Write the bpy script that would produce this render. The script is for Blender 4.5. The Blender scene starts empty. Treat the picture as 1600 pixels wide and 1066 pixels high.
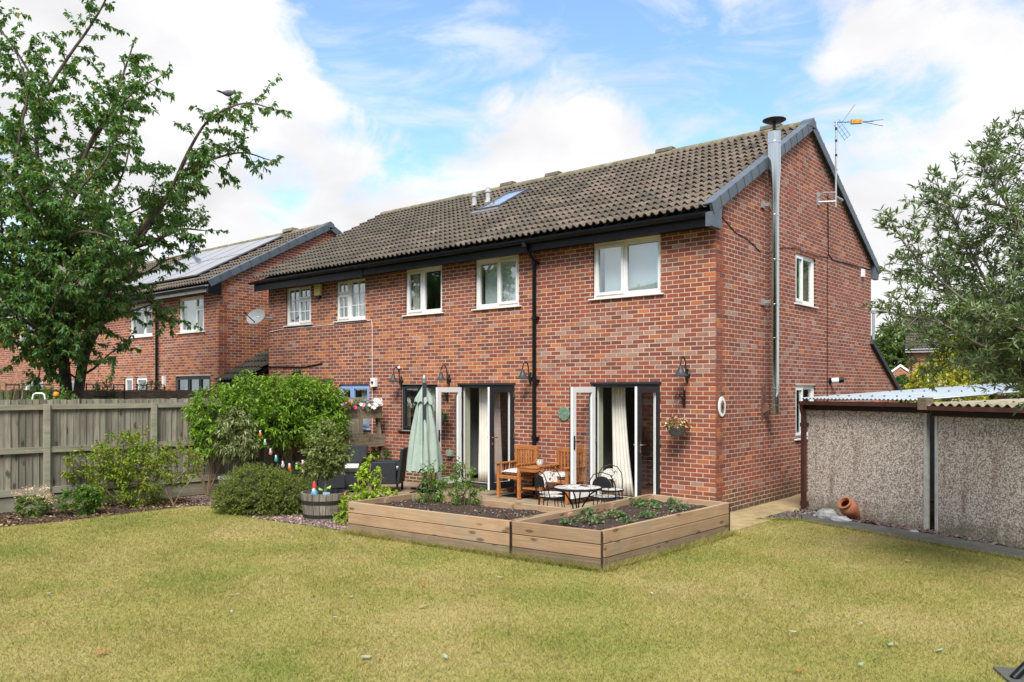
import bpy, math, random
import numpy as np
from mathutils import Vector, Matrix

rnd = random.Random(11)
rng = np.random.default_rng(11)
R = math.radians
SC = bpy.context.scene
COL = SC.collection

# ------------------------------------------------------------------ camera
TH = math.atan2(.6463, .7633)
CAM = Vector((6.02, -12.24, 2.04))
cd = bpy.data.cameras.new('camera')
cam = bpy.data.objects.new('camera', cd)
COL.objects.link(cam)
cam.location = CAM
cam.rotation_euler = (R(90), 0, TH)
cd.sensor_fit = 'HORIZONTAL'
cd.sensor_width = 36
cd.lens = 28.575
cd.shift_y = 0.0481
cd.clip_start = .05
cd.clip_end = 2000
SC.camera = cam
RV = Vector((math.cos(TH), math.sin(TH), 0))     # view-right and view-forward on the ground
FV = Vector((-math.sin(TH), math.cos(TH), 0))

# ------------------------------------------------------------------ sky
SUN_EL, SUN_AZ = 50, 148         # elevation, compass bearing (from +Y towards +X)
W = bpy.data.worlds.new('World')
SC.world = W
W.use_nodes = True
nt = W.node_tree
for n in list(nt.nodes): nt.nodes.remove(n)
def wn(t, **k):
    n = nt.nodes.new(t)
    for a, b in k.items(): setattr(n, a, b)
    return n
wo = wn('ShaderNodeOutputWorld'); bg = wn('ShaderNodeBackground')
bg.inputs[1].default_value = .1
nt.links.new(bg.outputs[0], wo.inputs[0])
sky = wn('ShaderNodeTexSky', sky_type='NISHITA', sun_disc=False)
sky.sun_elevation = R(SUN_EL); sky.sun_rotation = R(SUN_AZ)
sky.air_density = 1.0; sky.dust_density = .4; sky.ozone_density = 2.0
tc = wn('ShaderNodeTexCoord')
nrm = wn('ShaderNodeVectorMath', operation='NORMALIZE')
nt.links.new(tc.outputs['Generated'], nrm.inputs[0])
mp = wn('ShaderNodeMapping'); mp.inputs['Scale'].default_value = (1, 1, 1.7)
nt.links.new(nrm.outputs[0], mp.inputs[0])
def wnoise(scale, detail, rough, dist, off):
    m = wn('ShaderNodeMapping'); m.inputs['Location'].default_value = off
    nt.links.new(mp.outputs[0], m.inputs[0])
    n = wn('ShaderNodeTexNoise'); n.inputs['Scale'].default_value = scale
    n.inputs['Detail'].default_value = detail; n.inputs['Roughness'].default_value = rough
    n.inputs['Distortion'].default_value = dist
    nt.links.new(m.outputs[0], n.inputs['Vector'])
    return n.outputs['Fac']
def wmath(op, a, b):
    n = wn('ShaderNodeMath', operation=op)
    for i, x in enumerate((a, b)):
        if isinstance(x, (int, float)): n.inputs[i].default_value = x
        else: nt.links.new(x, n.inputs[i])
    return n.outputs[0]
n1 = wnoise(3.6, 10, .6, .35, (3.1, 1.7, .4))
n2 = wnoise(8.0, 10, .66, 1.2, (.3, 5.7, 2.4))
spz = wn('ShaderNodeSeparateXYZ'); nt.links.new(nrm.outputs[0], spz.inputs[0])
lowz = wn('ShaderNodeMapRange', interpolation_type='SMOOTHSTEP'); nt.links.new(spz.outputs[2], lowz.inputs[0])
lowz.inputs[1].default_value = .16; lowz.inputs[2].default_value = .42; lowz.inputs[3].default_value = .14; lowz.inputs[4].default_value = -.02
mst = wn('ShaderNodeMapping'); mst.inputs['Scale'].default_value = (2.2, 1.0, 6.5); mst.inputs['Rotation'].default_value = (.25, .3, .2); nt.links.new(nrm.outputs[0], mst.inputs[0])
nst = wn('ShaderNodeTexNoise'); nst.inputs['Scale'].default_value = 2.6; nst.inputs['Detail'].default_value = 8; nst.inputs['Roughness'].default_value = .62; nst.inputs['Distortion'].default_value = .9
nt.links.new(mst.outputs[0], nst.inputs['Vector'])
wisp = wn('ShaderNodeMapRange', interpolation_type='SMOOTHSTEP'); nt.links.new(nst.outputs['Fac'], wisp.inputs[0])
wisp.inputs[1].default_value = .42; wisp.inputs[2].default_value = .70; wisp.inputs[3].default_value = .06; wisp.inputs[4].default_value = .62
cov = wmath('ADD', wmath('MULTIPLY', n1, 1.05), wmath('SUBTRACT', wmath('MULTIPLY', n2, .62), .33))
# clear gaps (negative) and cloud banks (positive): direction, radius in degrees, amount
SKYB = [((-.728,.555,.401),5,-.15),((-.675,.62,.401),7,-.16),((-.609,.675,.415),7,-.16),((-.532,.739,.414),7,-.16),
        ((-.473,.792,.387),6,-.13),((-.7,.623,.35),6,-.15),((-.433,.835,.339),6,-.24),((-.34,.86,.38),4,-.2),
        ((-.391,.87,.3),5.5,-.30),((-.254,.925,.284),6,-.42),((-.81,.536,.239),3.2,-.17),((-.697,.65,.302),4,-.08),
        ((-.845,.418,.334),13,.20),((-.215,.921,.325),9,.13),((-.223,.956,.193),13,.26),
        ((-.59,.755,.286),7,.09),((-.735,.634,.242),7,.10),((-.807,.455,.376),7,.10),((-.55,.80,.22),12,.10)]
cov = wmath('ADD', cov, lowz.outputs[0])
for d, r, a in SKYB:
    dp = wn('ShaderNodeVectorMath', operation='DOT_PRODUCT')
    nt.links.new(nrm.outputs[0], dp.inputs[0]); dp.inputs[1].default_value = Vector(d).normalized()
    mr = wn('ShaderNodeMapRange', interpolation_type='SMOOTHSTEP')
    nt.links.new(dp.outputs['Value'], mr.inputs[0])
    mr.inputs[1].default_value = math.cos(R(r)); mr.inputs[2].default_value = math.cos(R(r*.15))
    mr.inputs[3].default_value = 0; mr.inputs[4].default_value = a
    cov = wmath('ADD', cov, mr.outputs[0])
mk = wn('ShaderNodeMapRange', interpolation_type='SMOOTHSTEP')
nt.links.new(cov, mk.inputs[0])
mk.inputs[1].default_value = .33; mk.inputs[2].default_value = .66
mk.inputs[3].default_value = .0; mk.inputs[4].default_value = 1
maskf = wmath('MAXIMUM', mk.outputs[0], wisp.outputs[0])
n3 = wnoise(4.5, 6, .5, .2, (7.3, 2.2, 1.1))
cr = wn('ShaderNodeMapRange'); nt.links.new(n3, cr.inputs[0])
cr.inputs[1].default_value = .36; cr.inputs[2].default_value = .60
cr.inputs[3].default_value = 3.5; cr.inputs[4].default_value = 4.5
cc = wn('ShaderNodeCombineColor')
nt.links.new(cr.outputs[0], cc.inputs[0]); nt.links.new(cr.outputs[0], cc.inputs[1])
nt.links.new(wmath('MULTIPLY', cr.outputs[0], 1.015), cc.inputs[2])
tint = wn('ShaderNodeMix', data_type='RGBA', blend_type='MULTIPLY'); tint.inputs[0].default_value = 1
nt.links.new(sky.outputs[0], tint.inputs[6]); tint.inputs[7].default_value = (.95, 1.12, 1.25, 1)
mx = wn('ShaderNodeMix', data_type='RGBA')
nt.links.new(maskf, mx.inputs[0]); nt.links.new(tint.outputs[2], mx.inputs[6]); nt.links.new(cc.outputs[0], mx.inputs[7])
nt.links.new(mx.outputs[2], bg.inputs[0])

# ------------------------------------------------------------------ sun and exposure
sl = bpy.data.lights.new('sun', 'SUN'); so = bpy.data.objects.new('sun', sl); COL.objects.link(so)
sl.energy = 2.4; sl.angle = R(28); sl.color = (1, .955, .88)
sd = Vector((math.sin(R(SUN_AZ))*math.cos(R(SUN_EL)), math.cos(R(SUN_AZ))*math.cos(R(SUN_EL)), math.sin(R(SUN_EL))))
so.rotation_euler = sd.to_track_quat('Z', 'Y').to_euler()
so.location = (10, -20, 30)
SC.view_settings.view_transform = 'Standard'
SC.view_settings.look = 'None'
SC.view_settings.gamma = 1
SC.view_settings.use_curve_mapping = False
SC.view_settings.exposure = 1.25

# ------------------------------------------------------------------ object helpers
def link(o, parent=None):
    COL.objects.link(o)
    if parent is not None: o.parent = parent
    return o
def props(o, label=None, cat=None, group=None, kind=None):
    if label: o['label'] = label
    if cat: o['category'] = cat
    if group: o['group'] = group
    if kind: o['kind'] = kind
    return o
def thing(name, label, cat, loc=(0, 0, 0), rz=0, group=None):
    o = bpy.data.objects.new(name, None); o.empty_display_size = .1
    link(o); o.location = loc; o.rotation_euler = (0, 0, rz)
    return props(o, label, cat, group)
def copy_tree(o, parent=None):
    c = o.copy(); link(c, parent)
    for ch in list(o.children): copy_tree(ch, c)
    return c
def inst(name, me, parent, loc, rot=(0, 0, 0), scale=None):
    o = bpy.data.objects.new(name, me); link(o, parent); o.location = loc; o.rotation_euler = rot
    if scale: o.scale = scale
    return o

def np_mesh(name, V, F, tone=None, mats=(), flat=False):
    """V (n,3); F list of equal-length index arrays (each (m,k)); tone (n,3) point colours"""
    me = bpy.data.meshes.new(name)
    V = np.asarray(V, np.float32)
    if not isinstance(F, list) or np.isscalar(F[0][0]): F = [F]
    F = [np.asarray(f, np.int32) for f in F if len(f)]
    me.vertices.add(len(V)); me.vertices.foreach_set('co', V.ravel())
    idx = np.concatenate([f.ravel() for f in F])
    tot = np.concatenate([np.full(len(f), f.shape[1], np.int32) for f in F])
    st = np.concatenate([[0], np.cumsum(tot)[:-1]]).astype(np.int32)
    me.loops.add(len(idx)); me.loops.foreach_set('vertex_index', idx)
    me.polygons.add(len(tot)); me.polygons.foreach_set('loop_start', st); me.polygons.foreach_set('loop_total', tot)
    if tone is not None:
        a = me.color_attributes.new('tone', 'FLOAT_COLOR', 'POINT')
        t = np.ones((len(V), 4), np.float32); t[:, :3] = tone
        a.data.foreach_set('color', t.ravel())
    for m in mats: me.materials.append(m)
    if flat:
        sf = me.attributes.new('sharp_face', 'BOOLEAN', 'FACE'); sf.data.foreach_set('value', np.ones(len(tot), bool))
    me.update(calc_edges=True); me.validate()
    return me

class MB:
    def __init__(s): s.v = []; s.f = []; s.m = []; s.mi = 0
    def add(s, vs, fs):
        b = len(s.v); s.v += [tuple(v) for v in vs]
        for f in fs: s.f.append([b+i for i in f]); s.m.append(s.mi)
        return s
    def box(s, x0, x1, y0, y1, z0, z1):
        return s.add([(x0,y0,z0),(x1,y0,z0),(x1,y1,z0),(x0,y1,z0),(x0,y0,z1),(x1,y0,z1),(x1,y1,z1),(x0,y1,z1)],
                     [(0,3,2,1),(4,5,6,7),(0,1,5,4),(1,2,6,5),(2,3,7,6),(3,0,4,7)])
    def beam(s, p, q, w, h, up=(0, 0, 1)):
        p, q = Vector(p), Vector(q); d = (q-p).normalized(); u = Vector(up)
        a = d.cross(u)
        if a.length < 1e-4: a = d.cross(Vector((1, 0, 0)))
        a.normalize(); b = a.cross(d).normalized(); a *= w/2; b *= h/2
        return s.add([p-a-b, p+a-b, p+a+b, p-a+b, q-a-b, q+a-b, q+a+b, q-a+b],
                     [(0,3,2,1),(4,5,6,7),(0,1,5,4),(1,2,6,5),(2,3,7,6),(3,0,4,7)])
    def tube(s, pts, r, n=8, cap=True):
        pts = [Vector(p) for p in pts]; N = len(pts)
        rs = r if isinstance(r, (list, tuple)) else [r]*N
        base = len(s.v); ref = None
        for i, p in enumerate(pts):
            d = (pts[min(i+1, N-1)]-pts[max(i-1, 0)])
            if d.length < 1e-7: d = Vector((0, 0, 1))
            d.normalize()
            if ref is None:
                ref = Vector((0, 0, 1)) if abs(d.z) < .9 else Vector((1, 0, 0))
            a = d.cross(ref); a.normalize(); ref = a.cross(d).normalized(); 
            for k in range(n):
                t = 2*math.pi*k/n
                s.v.append(tuple(p+(a*math.cos(t)+ref*math.sin(t))*rs[i]))
        for i in range(N-1):
            for k in range(n):
                s.f.append([base+i*n+k, base+i*n+(k+1) % n, base+(i+1)*n+(k+1) % n, base+(i+1)*n+k]); s.m.append(s.mi)
        if cap:
            s.f.append([base+k for k in range(n)][::-1]); s.m.append(s.mi)
            s.f.append([base+(N-1)*n+k for k in range(n)]); s.m.append(s.mi)
        return s
    def lathe(s, prof, n=24, o=(0, 0, 0), ax=None):
        M = Matrix.Identity(3) if ax is None else Vector((0, 0, 1)).rotation_difference(Vector(ax).normalized()).to_matrix()
        base = len(s.v); o = Vector(o)
        for r, z in prof:
            for k in range(n):
                t = 2*math.pi*k/n; s.v.append(tuple(o+M @ Vector((r*math.cos(t), r*math.sin(t), z))))
        for i in range(len(prof)-1):
            for k in range(n):
                s.f.append([base+i*n+k, base+i*n+(k+1) % n, base+(i+1)*n+(k+1) % n, base+(i+1)*n+k]); s.m.append(s.mi)
        return s
    def prism(s, poly, ext):
        """extrude planar polygon (list of 3D points) by vector ext"""
        n = len(poly); e = Vector(ext); P = [Vector(p) for p in poly]; Q = [p+e for p in P]
        return s.add(P+Q, [tuple(range(n))[::-1], tuple(range(n, 2*n))]+[(i, (i+1) % n, n+(i+1) % n, n+i) for i in range(n)])
    def ring(s, u0, u1, z0, z1, w, y0, y1):
        s.box(u0, u0+w, y0, y1, z0, z1); s.box(u1-w, u1, y0, y1, z0, z1)
        s.box(u0+w, u1-w, y0, y1, z0, z0+w); s.box(u0+w, u1-w, y0, y1, z1-w, z1)
        return s
    def blob(s, c, r, n=10, m=6, jit=0, sc=(1, 1, 1)):
        prof = []
        base = len(s.v)
        for i in range(m+1):
            ph = math.pi*i/m
            for k in range(n):
                t = 2*math.pi*k/n; q = 1+rnd.uniform(-jit, jit)
                s.v.append((c[0]+r*sc[0]*q*math.sin(ph)*math.cos(t), c[1]+r*sc[1]*q*math.sin(ph)*math.sin(t), c[2]+r*sc[2]*q*math.cos(ph)))
        for i in range(m):
            for k in range(n):
                s.f.append([base+i*n+k, base+(i+1)*n+k, base+(i+1)*n+(k+1) % n, base+i*n+(k+1) % n]); s.m.append(s.mi)
        return s
    def mesh(s, name, mats, smooth=False):
        me = bpy.data.meshes.new(name); me.from_pydata(s.v, [], s.f)
        if not isinstance(mats, (list, tuple)): mats = [mats]
        for m in mats: me.materials.append(m)
        if len(mats) > 1: me.polygons.foreach_set('material_index', s.m)
        if smooth: me.polygons.foreach_set('use_smooth', [True]*len(me.polygons))
        me.update()
        return me
    def build(s, name, mats, parent=None, smooth=False, loc=None, rot=None, bevel=0):
        o = bpy.data.objects.new(name, s.mesh(name, mats, smooth)); link(o, parent)
        if loc: o.location = loc
        if rot: o.rotation_euler = rot
        if smooth:
            md = o.modifiers.new('es', 'EDGE_SPLIT'); md.split_angle = R(42)
        if bevel:
            b = o.modifiers.new('bev', 'BEVEL'); b.width = bevel; b.segments = 2; b.limit_method = 'ANGLE'
        return o

# ------------------------------------------------------------------ materials
def nodes(name):
    m = bpy.data.materials.new(name); m.use_nodes = True
    return m, m.node_tree, m.node_tree.nodes['Principled BSDF']
def nn(t, typ, **k):
    n = t.nodes.new(typ)
    for a, b in k.items(): setattr(n, a, b)
    return n
def ramp(t, fac, stops):
    r = nn(t, 'ShaderNodeValToRGB'); e = r.color_ramp.elements
    while len(e) < len(stops): e.new(.5)
    for i, (p, c) in enumerate(stops): e[i].position = p; e[i].color = (*c, 1)
    t.links.new(fac, r.inputs[0]); return r.outputs[0]
def noise(t, scale, detail=4, rough=.55, coord='Object', sc=None, dist=0):
    c = nn(t, 'ShaderNodeTexCoord') if coord != 'World' else nn(t, 'ShaderNodeNewGeometry')
    out = c.outputs['Position'] if coord == 'World' else c.outputs[coord]
    if sc:
        m = nn(t, 'ShaderNodeMapping'); m.inputs['Scale'].default_value = sc
        t.links.new(out, m.inputs[0]); out = m.outputs[0]
    n = nn(t, 'ShaderNodeTexNoise'); n.inputs['Scale'].default_value = scale
    n.inputs['Detail'].default_value = detail; n.inputs['Roughness'].default_value = rough; n.inputs['Distortion'].default_value = dist
    t.links.new(out, n.inputs['Vector']); return n.outputs['Fac']
def mixc(t, a, b, fac, blend='MIX'):
    m = nn(t, 'ShaderNodeMix', data_type='RGBA', blend_type=blend)
    for i, x in ((0, fac), (6, a), (7, b)):
        if isinstance(x, (int, float)): m.inputs[i].default_value = x
        elif isinstance(x, tuple): m.inputs[i].default_value = (*x, 1)
        else: t.links.new(x, m.inputs[i])
    return m.outputs[2]
def mrange(t, v, a, b, c, d):
    m = nn(t, 'ShaderNodeMapRange'); t.links.new(v, m.inputs[0])
    for i, x in enumerate((a, b, c, d)): m.inputs[1+i].default_value = x
    return m.outputs[0]
def bump(t, p, h, strength, dist=.01):
    b = nn(t, 'ShaderNodeBump'); b.inputs['Strength'].default_value = strength; b.inputs['Distance'].default_value = dist
    t.links.new(h, b.inputs['Height']); t.links.new(b.outputs[0], p.inputs['Normal'])
def M(name, col, rough=.6, metal=0, var=.18, scale=8, coord='Object', bmp=0, sc=None, spec=.4, objvar=0):
    m, t, p = nodes(name)
    f = noise(t, scale, 5, .6, coord, sc)
    lo = tuple(c*(1-var) for c in col); hi = tuple(min(1, c*(1+var)) for c in col)
    c = ramp(t, f, [(.3, lo), (.7, hi)])
    if objvar:
        oi = nn(t, 'ShaderNodeObjectInfo')
        g = mrange(t, oi.outputs['Random'], 0, 1, 1-objvar, 1+objvar)
        cx = nn(t, 'ShaderNodeCombineColor')
        for i in range(3): t.links.new(g, cx.inputs[i])
        c = mixc(t, c, cx.outputs[0], 1.0, 'MULTIPLY')
    t.links.new(c, p.inputs['Base Color'])
    p.inputs['Roughness'].default_value = rough; p.inputs['Metallic'].default_value = metal
    p.inputs['Specular IOR Level'].default_value = spec
    if bmp: bump(t, p, f, bmp)
    return m
def wood(name, col, dark, grain=(40, 40, 2.2), objvar=.22, rough=.8, knots=True, green=None):
    """grain stretched along the axis with the small scale; knots as dark ovals; world-free object coordinates + per-object offset"""
    m, t, p = nodes(name)
    tcx = nn(t, 'ShaderNodeTexCoord'); oi = nn(t, 'ShaderNodeObjectInfo')
    off = nn(t, 'ShaderNodeVectorMath', operation='SCALE'); cb = nn(t, 'ShaderNodeCombineXYZ')
    for i in range(3): t.links.new(oi.outputs['Random'], cb.inputs[i])
    t.links.new(cb.outputs[0], off.inputs[0]); off.inputs['Scale'].default_value = 37
    ad = nn(t, 'ShaderNodeVectorMath', operation='ADD'); t.links.new(tcx.outputs['Object'], ad.inputs[0]); t.links.new(off.outputs[0], ad.inputs[1])
    mpp = nn(t, 'ShaderNodeMapping'); mpp.inputs['Scale'].default_value = grain; t.links.new(ad.outputs[0], mpp.inputs[0])
    n = nn(t, 'ShaderNodeTexNoise'); n.inputs['Scale'].default_value = 1; n.inputs['Detail'].default_value = 6; n.inputs['Distortion'].default_value = .6
    t.links.new(mpp.outputs[0], n.inputs['Vector'])
    n2 = nn(t, 'ShaderNodeTexNoise'); n2.inputs['Scale'].default_value = 2.3; n2.inputs['Detail'].default_value = 5
    t.links.new(ad.outputs[0], n2.inputs['Vector'])
    c = ramp(t, n.outputs['Fac'], [(.28, dark), (.62, col)])
    c = mixc(t, c, tuple(x*.62 for x in col), mrange(t, n2.outputs['Fac'], .48, .72, 0, .8))
    if green: c = mixc(t, c, green, mrange(t, n2.outputs['Fac'], .3, .5, .55, 0))
    if knots:
        mk_ = nn(t, 'ShaderNodeMapping'); mk_.inputs['Scale'].default_value = tuple(2.2+min(g, 42)*.12 for g in grain); t.links.new(ad.outputs[0], mk_.inputs[0])
        vo = nn(t, 'ShaderNodeTexVoronoi'); vo.inputs['Scale'].default_value = 1.0; t.links.new(mk_.outputs[0], vo.inputs['Vector'])
        c = mixc(t, c, tuple(x*.35 for x in dark), mrange(t, vo.outputs['Distance'], .10, .2, .85, 0))
    g = mrange(t, oi.outputs['Random'], 0, 1, 1-objvar, 1+objvar); cx = nn(t, 'ShaderNodeCombineColor')
    for i in range(3): t.links.new(g, cx.inputs[i])
    c = mixc(t, c, cx.outputs[0], 1.0, 'MULTIPLY')
    t.links.new(c, p.inputs['Base Color']); p.inputs['Roughness'].default_value = rough
    p.inputs['Specular IOR Level'].default_value = .25
    bump(t, p, n.outputs['Fac'], .35, .004)
    return m
def tonemat(name, rough=.85, var=.3, scale=30, bmp=.3, spec=.25, extra=None):
    """base colour from the mesh attribute 'tone', broken up by noise"""
    m, t, p = nodes(name)
    a = nn(t, 'ShaderNodeAttribute', attribute_name='tone')
    f = noise(t, scale, 4, .65, 'World')
    f2 = noise(t, 1.1, 4, .6, 'World')
    g = mrange(t, f, .25, .75, 1-var, 1+var); g2 = mrange(t, f2, .3, .7, .88, 1.12)
    mu = nn(t, 'ShaderNodeMath', operation='MULTIPLY'); t.links.new(g, mu.inputs[0]); t.links.new(g2, mu.inputs[1])
    cx = nn(t, 'ShaderNodeCombineColor')
    for i in range(3): t.links.new(mu.outputs[0], cx.inputs[i])
    c = mixc(t, a.outputs['Color'], cx.outputs[0], 1.0, 'MULTIPLY')
    if extra: c = extra(t, c)
    t.links.new(c, p.inputs['Base Color']); p.inputs['Roughness'].default_value = rough
    p.inputs['Specular IOR Level'].default_value = spec
    if bmp: bump(t, p, f, bmp, .006)
    return m
def leafmat(name, trans=.5, rough=.5, spec=.35):
    m, t, p = nodes(name)
    a = nn(t, 'ShaderNodeAttribute', attribute_name='tone')
    gain = nn(t, 'ShaderNodeMix', data_type='RGBA', blend_type='MULTIPLY'); gain.inputs[0].default_value = 1; gain.inputs[7].default_value = (1.75, 1.68, 1.8, 1); t.links.new(a.outputs['Color'], gain.inputs[6])
    t.links.new(gain.outputs[2], p.inputs['Base Color']); p.inputs['Roughness'].default_value = rough
    p.inputs['Specular IOR Level'].default_value = spec
    tr = nn(t, 'ShaderNodeBsdfTranslucent'); ms = nn(t, 'ShaderNodeMixShader'); ms.inputs[0].default_value = trans
    c2 = mixc(t, a.outputs['Color'], (1.5, 1.55, .6), 1.0, 'MULTIPLY')
    t.links.new(c2, tr.inputs[0]); t.links.new(p.outputs[0], ms.inputs[1]); t.links.new(tr.outputs[0], ms.inputs[2])
    t.links.new(ms.outputs[0], t.nodes['Material Output'].inputs[0])
    return m
def glassmat(name, tintc=(.95, .98, .97), boost=.8, base=.16):
    m, t, p = nodes(name); t.nodes.remove(p)
    tr = nn(t, 'ShaderNodeBsdfTransparent'); tr.inputs[0].default_value = (*tintc, 1)
    gl = nn(t, 'ShaderNodeBsdfGlossy'); gl.inputs['Roughness'].default_value = .015; gl.inputs[0].default_value = (.9, .96, 1, 1)
    lw = nn(t, 'ShaderNodeLayerWeight'); pw = nn(t, 'ShaderNodeMath', operation='POWER'); pw.inputs[1].default_value = 4
    t.links.new(lw.outputs['Facing'], pw.inputs[0])
    mu = nn(t, 'ShaderNodeMath', operation='MULTIPLY_ADD'); mu.use_clamp = True
    t.links.new(pw.outputs[0], mu.inputs[0]); mu.inputs[1].default_value = boost; mu.inputs[2].default_value = base
    ms = nn(t, 'ShaderNodeMixShader'); t.links.new(mu.outputs[0], ms.inputs[0])
    t.links.new(tr.outputs[0], ms.inputs[1]); t.links.new(gl.outputs[0], ms.inputs[2])
    t.links.new(ms.outputs[0], t.nodes['Material Output'].inputs[0])
    return m

def brick_extra(t, c):
    # dark scorched bands across some bricks
    f = noise(t, 1, 2, .5, 'World', (15, 15, 4.5))
    c = mixc(t, c, (.11, .05, .04), mrange(t, f, .58, .68, 0, .4))
    f3 = noise(t, 1, 3, .6, 'World', (26, 26, 8))
    c = mixc(t, c, (.42, .26, .18), mrange(t, f3, .62, .72, 0, .22))
    gz = nn(t, 'ShaderNodeNewGeometry'); sz = nn(t, 'ShaderNodeSeparateXYZ'); t.links.new(gz.outputs['Position'], sz.inputs[0])
    ad = nn(t, 'ShaderNodeMath', operation='MULTIPLY_ADD'); t.links.new(noise(t, 1.6, 5, .65, 'World'), ad.inputs[0]); ad.inputs[1].default_value = -1.1; t.links.new(sz.outputs[2], ad.inputs[2])
    c = mixc(t, c, (.085, .075, .04), mrange(t, ad.outputs[0], -.45, -.15, .7, 0))      # algae on the lowest courses
    s1 = noise(t, 1, 4, .6, 'World', (5.5, 5.5, .5))
    return mixc(t, c, (.10, .055, .04), mrange(t, s1, .60, .74, 0, .32))                  # rain streaks
BRICK = tonemat('brick', .88, .18, 38, .25, .2, brick_extra)
MORTAR = M('mortar', (.55, .41, .31), .95, 0, .22, 1.3, 'World', .15)
MORTAR_B = M('pale_mortar', (.57, .42, .32), .95, 0, .2, 1.3, 'World', .15)
def tile_extra(t, c):
    f = noise(t, 3.2, 6, .7, 'World')
    c = mixc(t, c, (.05, .045, .038), mrange(t, f, .52, .72, 0, .55))
    f2 = noise(t, 16, 4, .7, 'World')
    return mixc(t, c, (.27, .25, .17), mrange(t, f2, .64, .74, 0, .5))
TILE = tonemat('roof_tile', .9, .25, 22, .3, .2, tile_extra)
UPVC = M('white_upvc', (.80, .80, .78), .35, 0, .03, 3)
CREAM = M('cream_upvc', (.80, .80, .775), .4, 0, .05, 3)
BLUE = M('pale_blue_frame', (.26, .40, .66), .4, 0, .05, 3)
ANTH = M('anthracite_frame', (.022, .027, .033), .4, 0, .15, 6)
BLACK = M('black_plastic', (.007, .008, .010), .42, 0, .25, 4, spec=.22)
BLACKM = M('black_metal', (.016, .016, .018), .5, .2, .3, 15)
SLATE = M('slate_grey_plastic', (.095, .117, .138), .5, 0, .15, 5, objvar=.1)
GREYM = M('galvanised', (.42, .43, .43), .45, .7, .15, 12)
CHROME = M('polished_steel', (.62, .64, .63), .14, 1, .06, 3)
GLASS = glassmat('window_glass')
GLASS2 = glassmat('door_glass', (.98, .99, .985), .7, .03)
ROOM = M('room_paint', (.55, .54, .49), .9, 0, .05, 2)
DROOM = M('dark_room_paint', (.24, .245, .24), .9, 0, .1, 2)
SAGE = M('sage_paint', (.42, .44, .31), .8, 0, .04, 2)
CURT = M('cream_curtain', (.70, .67, .60), .9, 0, .08, 7, bmp=.1)
TAUPE = M('taupe_curtain', (.36, .30, .26), .9, 0, .1, 7, bmp=.1)
BLIND = M('pale_blind', (.62, .66, .66), .8, 0, .05, 3)
PINE_W = wood('damp_sleeper_wood', (.27, .195, .125), (.15, .11, .075), (1.3, 42, 42), .15, .85, True, (.13, .13, .06))
PINE = wood('sleeper_wood', (.43, .285, .17), (.30, .19, .11), (2.2, 70, 70), .2, .85, True, (.27, .235, .165))
FENCEW = wood('fence_wood', (.265, .235, .185), (.13, .113, .088), (34, 34, 2.0), .36, .9, True, (.17, .2, .12))
RAILW = wood('fence_rail_wood', (.34, .31, .23), (.205, .185, .135), (2.2, 30, 30), .12, .9, False, (.2, .23, .14))
TEAK = wood('teak_wood', (.47, .185, .06), (.28, .095, .03), (20, 20, 20), .1, .5, False)
OLDW = wood('old_wood', (.24, .19, .13), (.12, .09, .06), (3, 24, 24), .15, .9, False)
BARK = M('bark', (.10, .075, .058), .95, 0, .45, 9, bmp=.8)
BARKG = M('grey_bark', (.17, .15, .12), .95, 0, .4, 9, bmp=.6)
TWIG = M('twig', (.10, .095, .035), .9, 0, .3, 9)
STEM = M('stem', (.26, .18, .10), .9, 0, .3, 9)
LEAF = leafmat('leaf')
LEAFO = leafmat('olive_leaf', .2, .5)
RATTAN = M('black_rattan', (.016, .018, .022), .6, 0, .5, 60, bmp=.6, sc=(1, 1, 2.5))
# ------------------------------------------------------------------ ground surfaces
def lawn_color(t):
    a = noise(t, .55, 5, .6, 'World'); b = noise(t, 2.6, 5, .65, 'World'); c = noise(t, 11, 4, .6, 'World')
    col = ramp(t, a, [(.35, (.228, .25, .054)), (.5, (.335, .297, .09)), (.66, (.41, .338, .138))])
    col = mixc(t, col, (.215, .26, .055), mrange(t, b, .52, .72, 0, .6))
    col = mixc(t, col, (.47, .375, .19), mrange(t, c, .52, .75, 0, .35))
    return col
m, t, p = nodes('lawn_soil'); c0 = lawn_color(t)
c0 = mixc(t, c0, (.24, .20, .085), mrange(t, noise(t, 60, 3, .7, 'World'), .45, .65, 0, .7))
t.links.new(c0, p.inputs['Base Color']); p.inputs['Roughness'].default_value = 1; p.inputs['Specular IOR Level'].default_value = .1
bump(t, p, noise(t, 45, 4, .7, 'World'), .6, .02)
LAWNM = m
m, t, p = nodes('grass_blade'); oi = nn(t, 'ShaderNodeObjectInfo'); at = nn(t, 'ShaderNodeAttribute', attribute_name='tone')
c0 = mixc(t, lawn_color(t), at.outputs['Color'], 1.0, 'MULTIPLY')
t.links.new(c0, p.inputs['Base Color']); p.inputs['Roughness'].default_value = .7; p.inputs['Specular IOR Level'].default_value = .2
tr = nn(t, 'ShaderNodeBsdfTranslucent'); t.links.new(c0, tr.inputs[0]); ms = nn(t, 'ShaderNodeMixShader'); ms.inputs[0].default_value = .3
t.links.new(p.outputs[0], ms.inputs[1]); t.links.new(tr.outputs[0], ms.inputs[2]); t.links.new(ms.outputs[0], t.nodes['Material Output'].inputs[0])
BLADE = m
SOIL = M('dark_soil', (.058, .041, .032), 1, 0, .5, 26, 'World', .9, spec=.1)
EARTH = M('earth', (.12, .11, .06), 1, 0, .4, 3, 'World', .3, spec=.1)
GRAVB = M('gravel_base', (.17, .115, .10), 1, 0, .4, 40, 'World', .8, spec=.1)
PATHM = M('path_paving', (.33, .25, .125), .85, 0, .25, 5, 'World', .25, objvar=.1)
PAVE = M('buff_paving', (.27, .205, .13), .85, 0, .25, 5, 'World', .25, objvar=.1)
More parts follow.
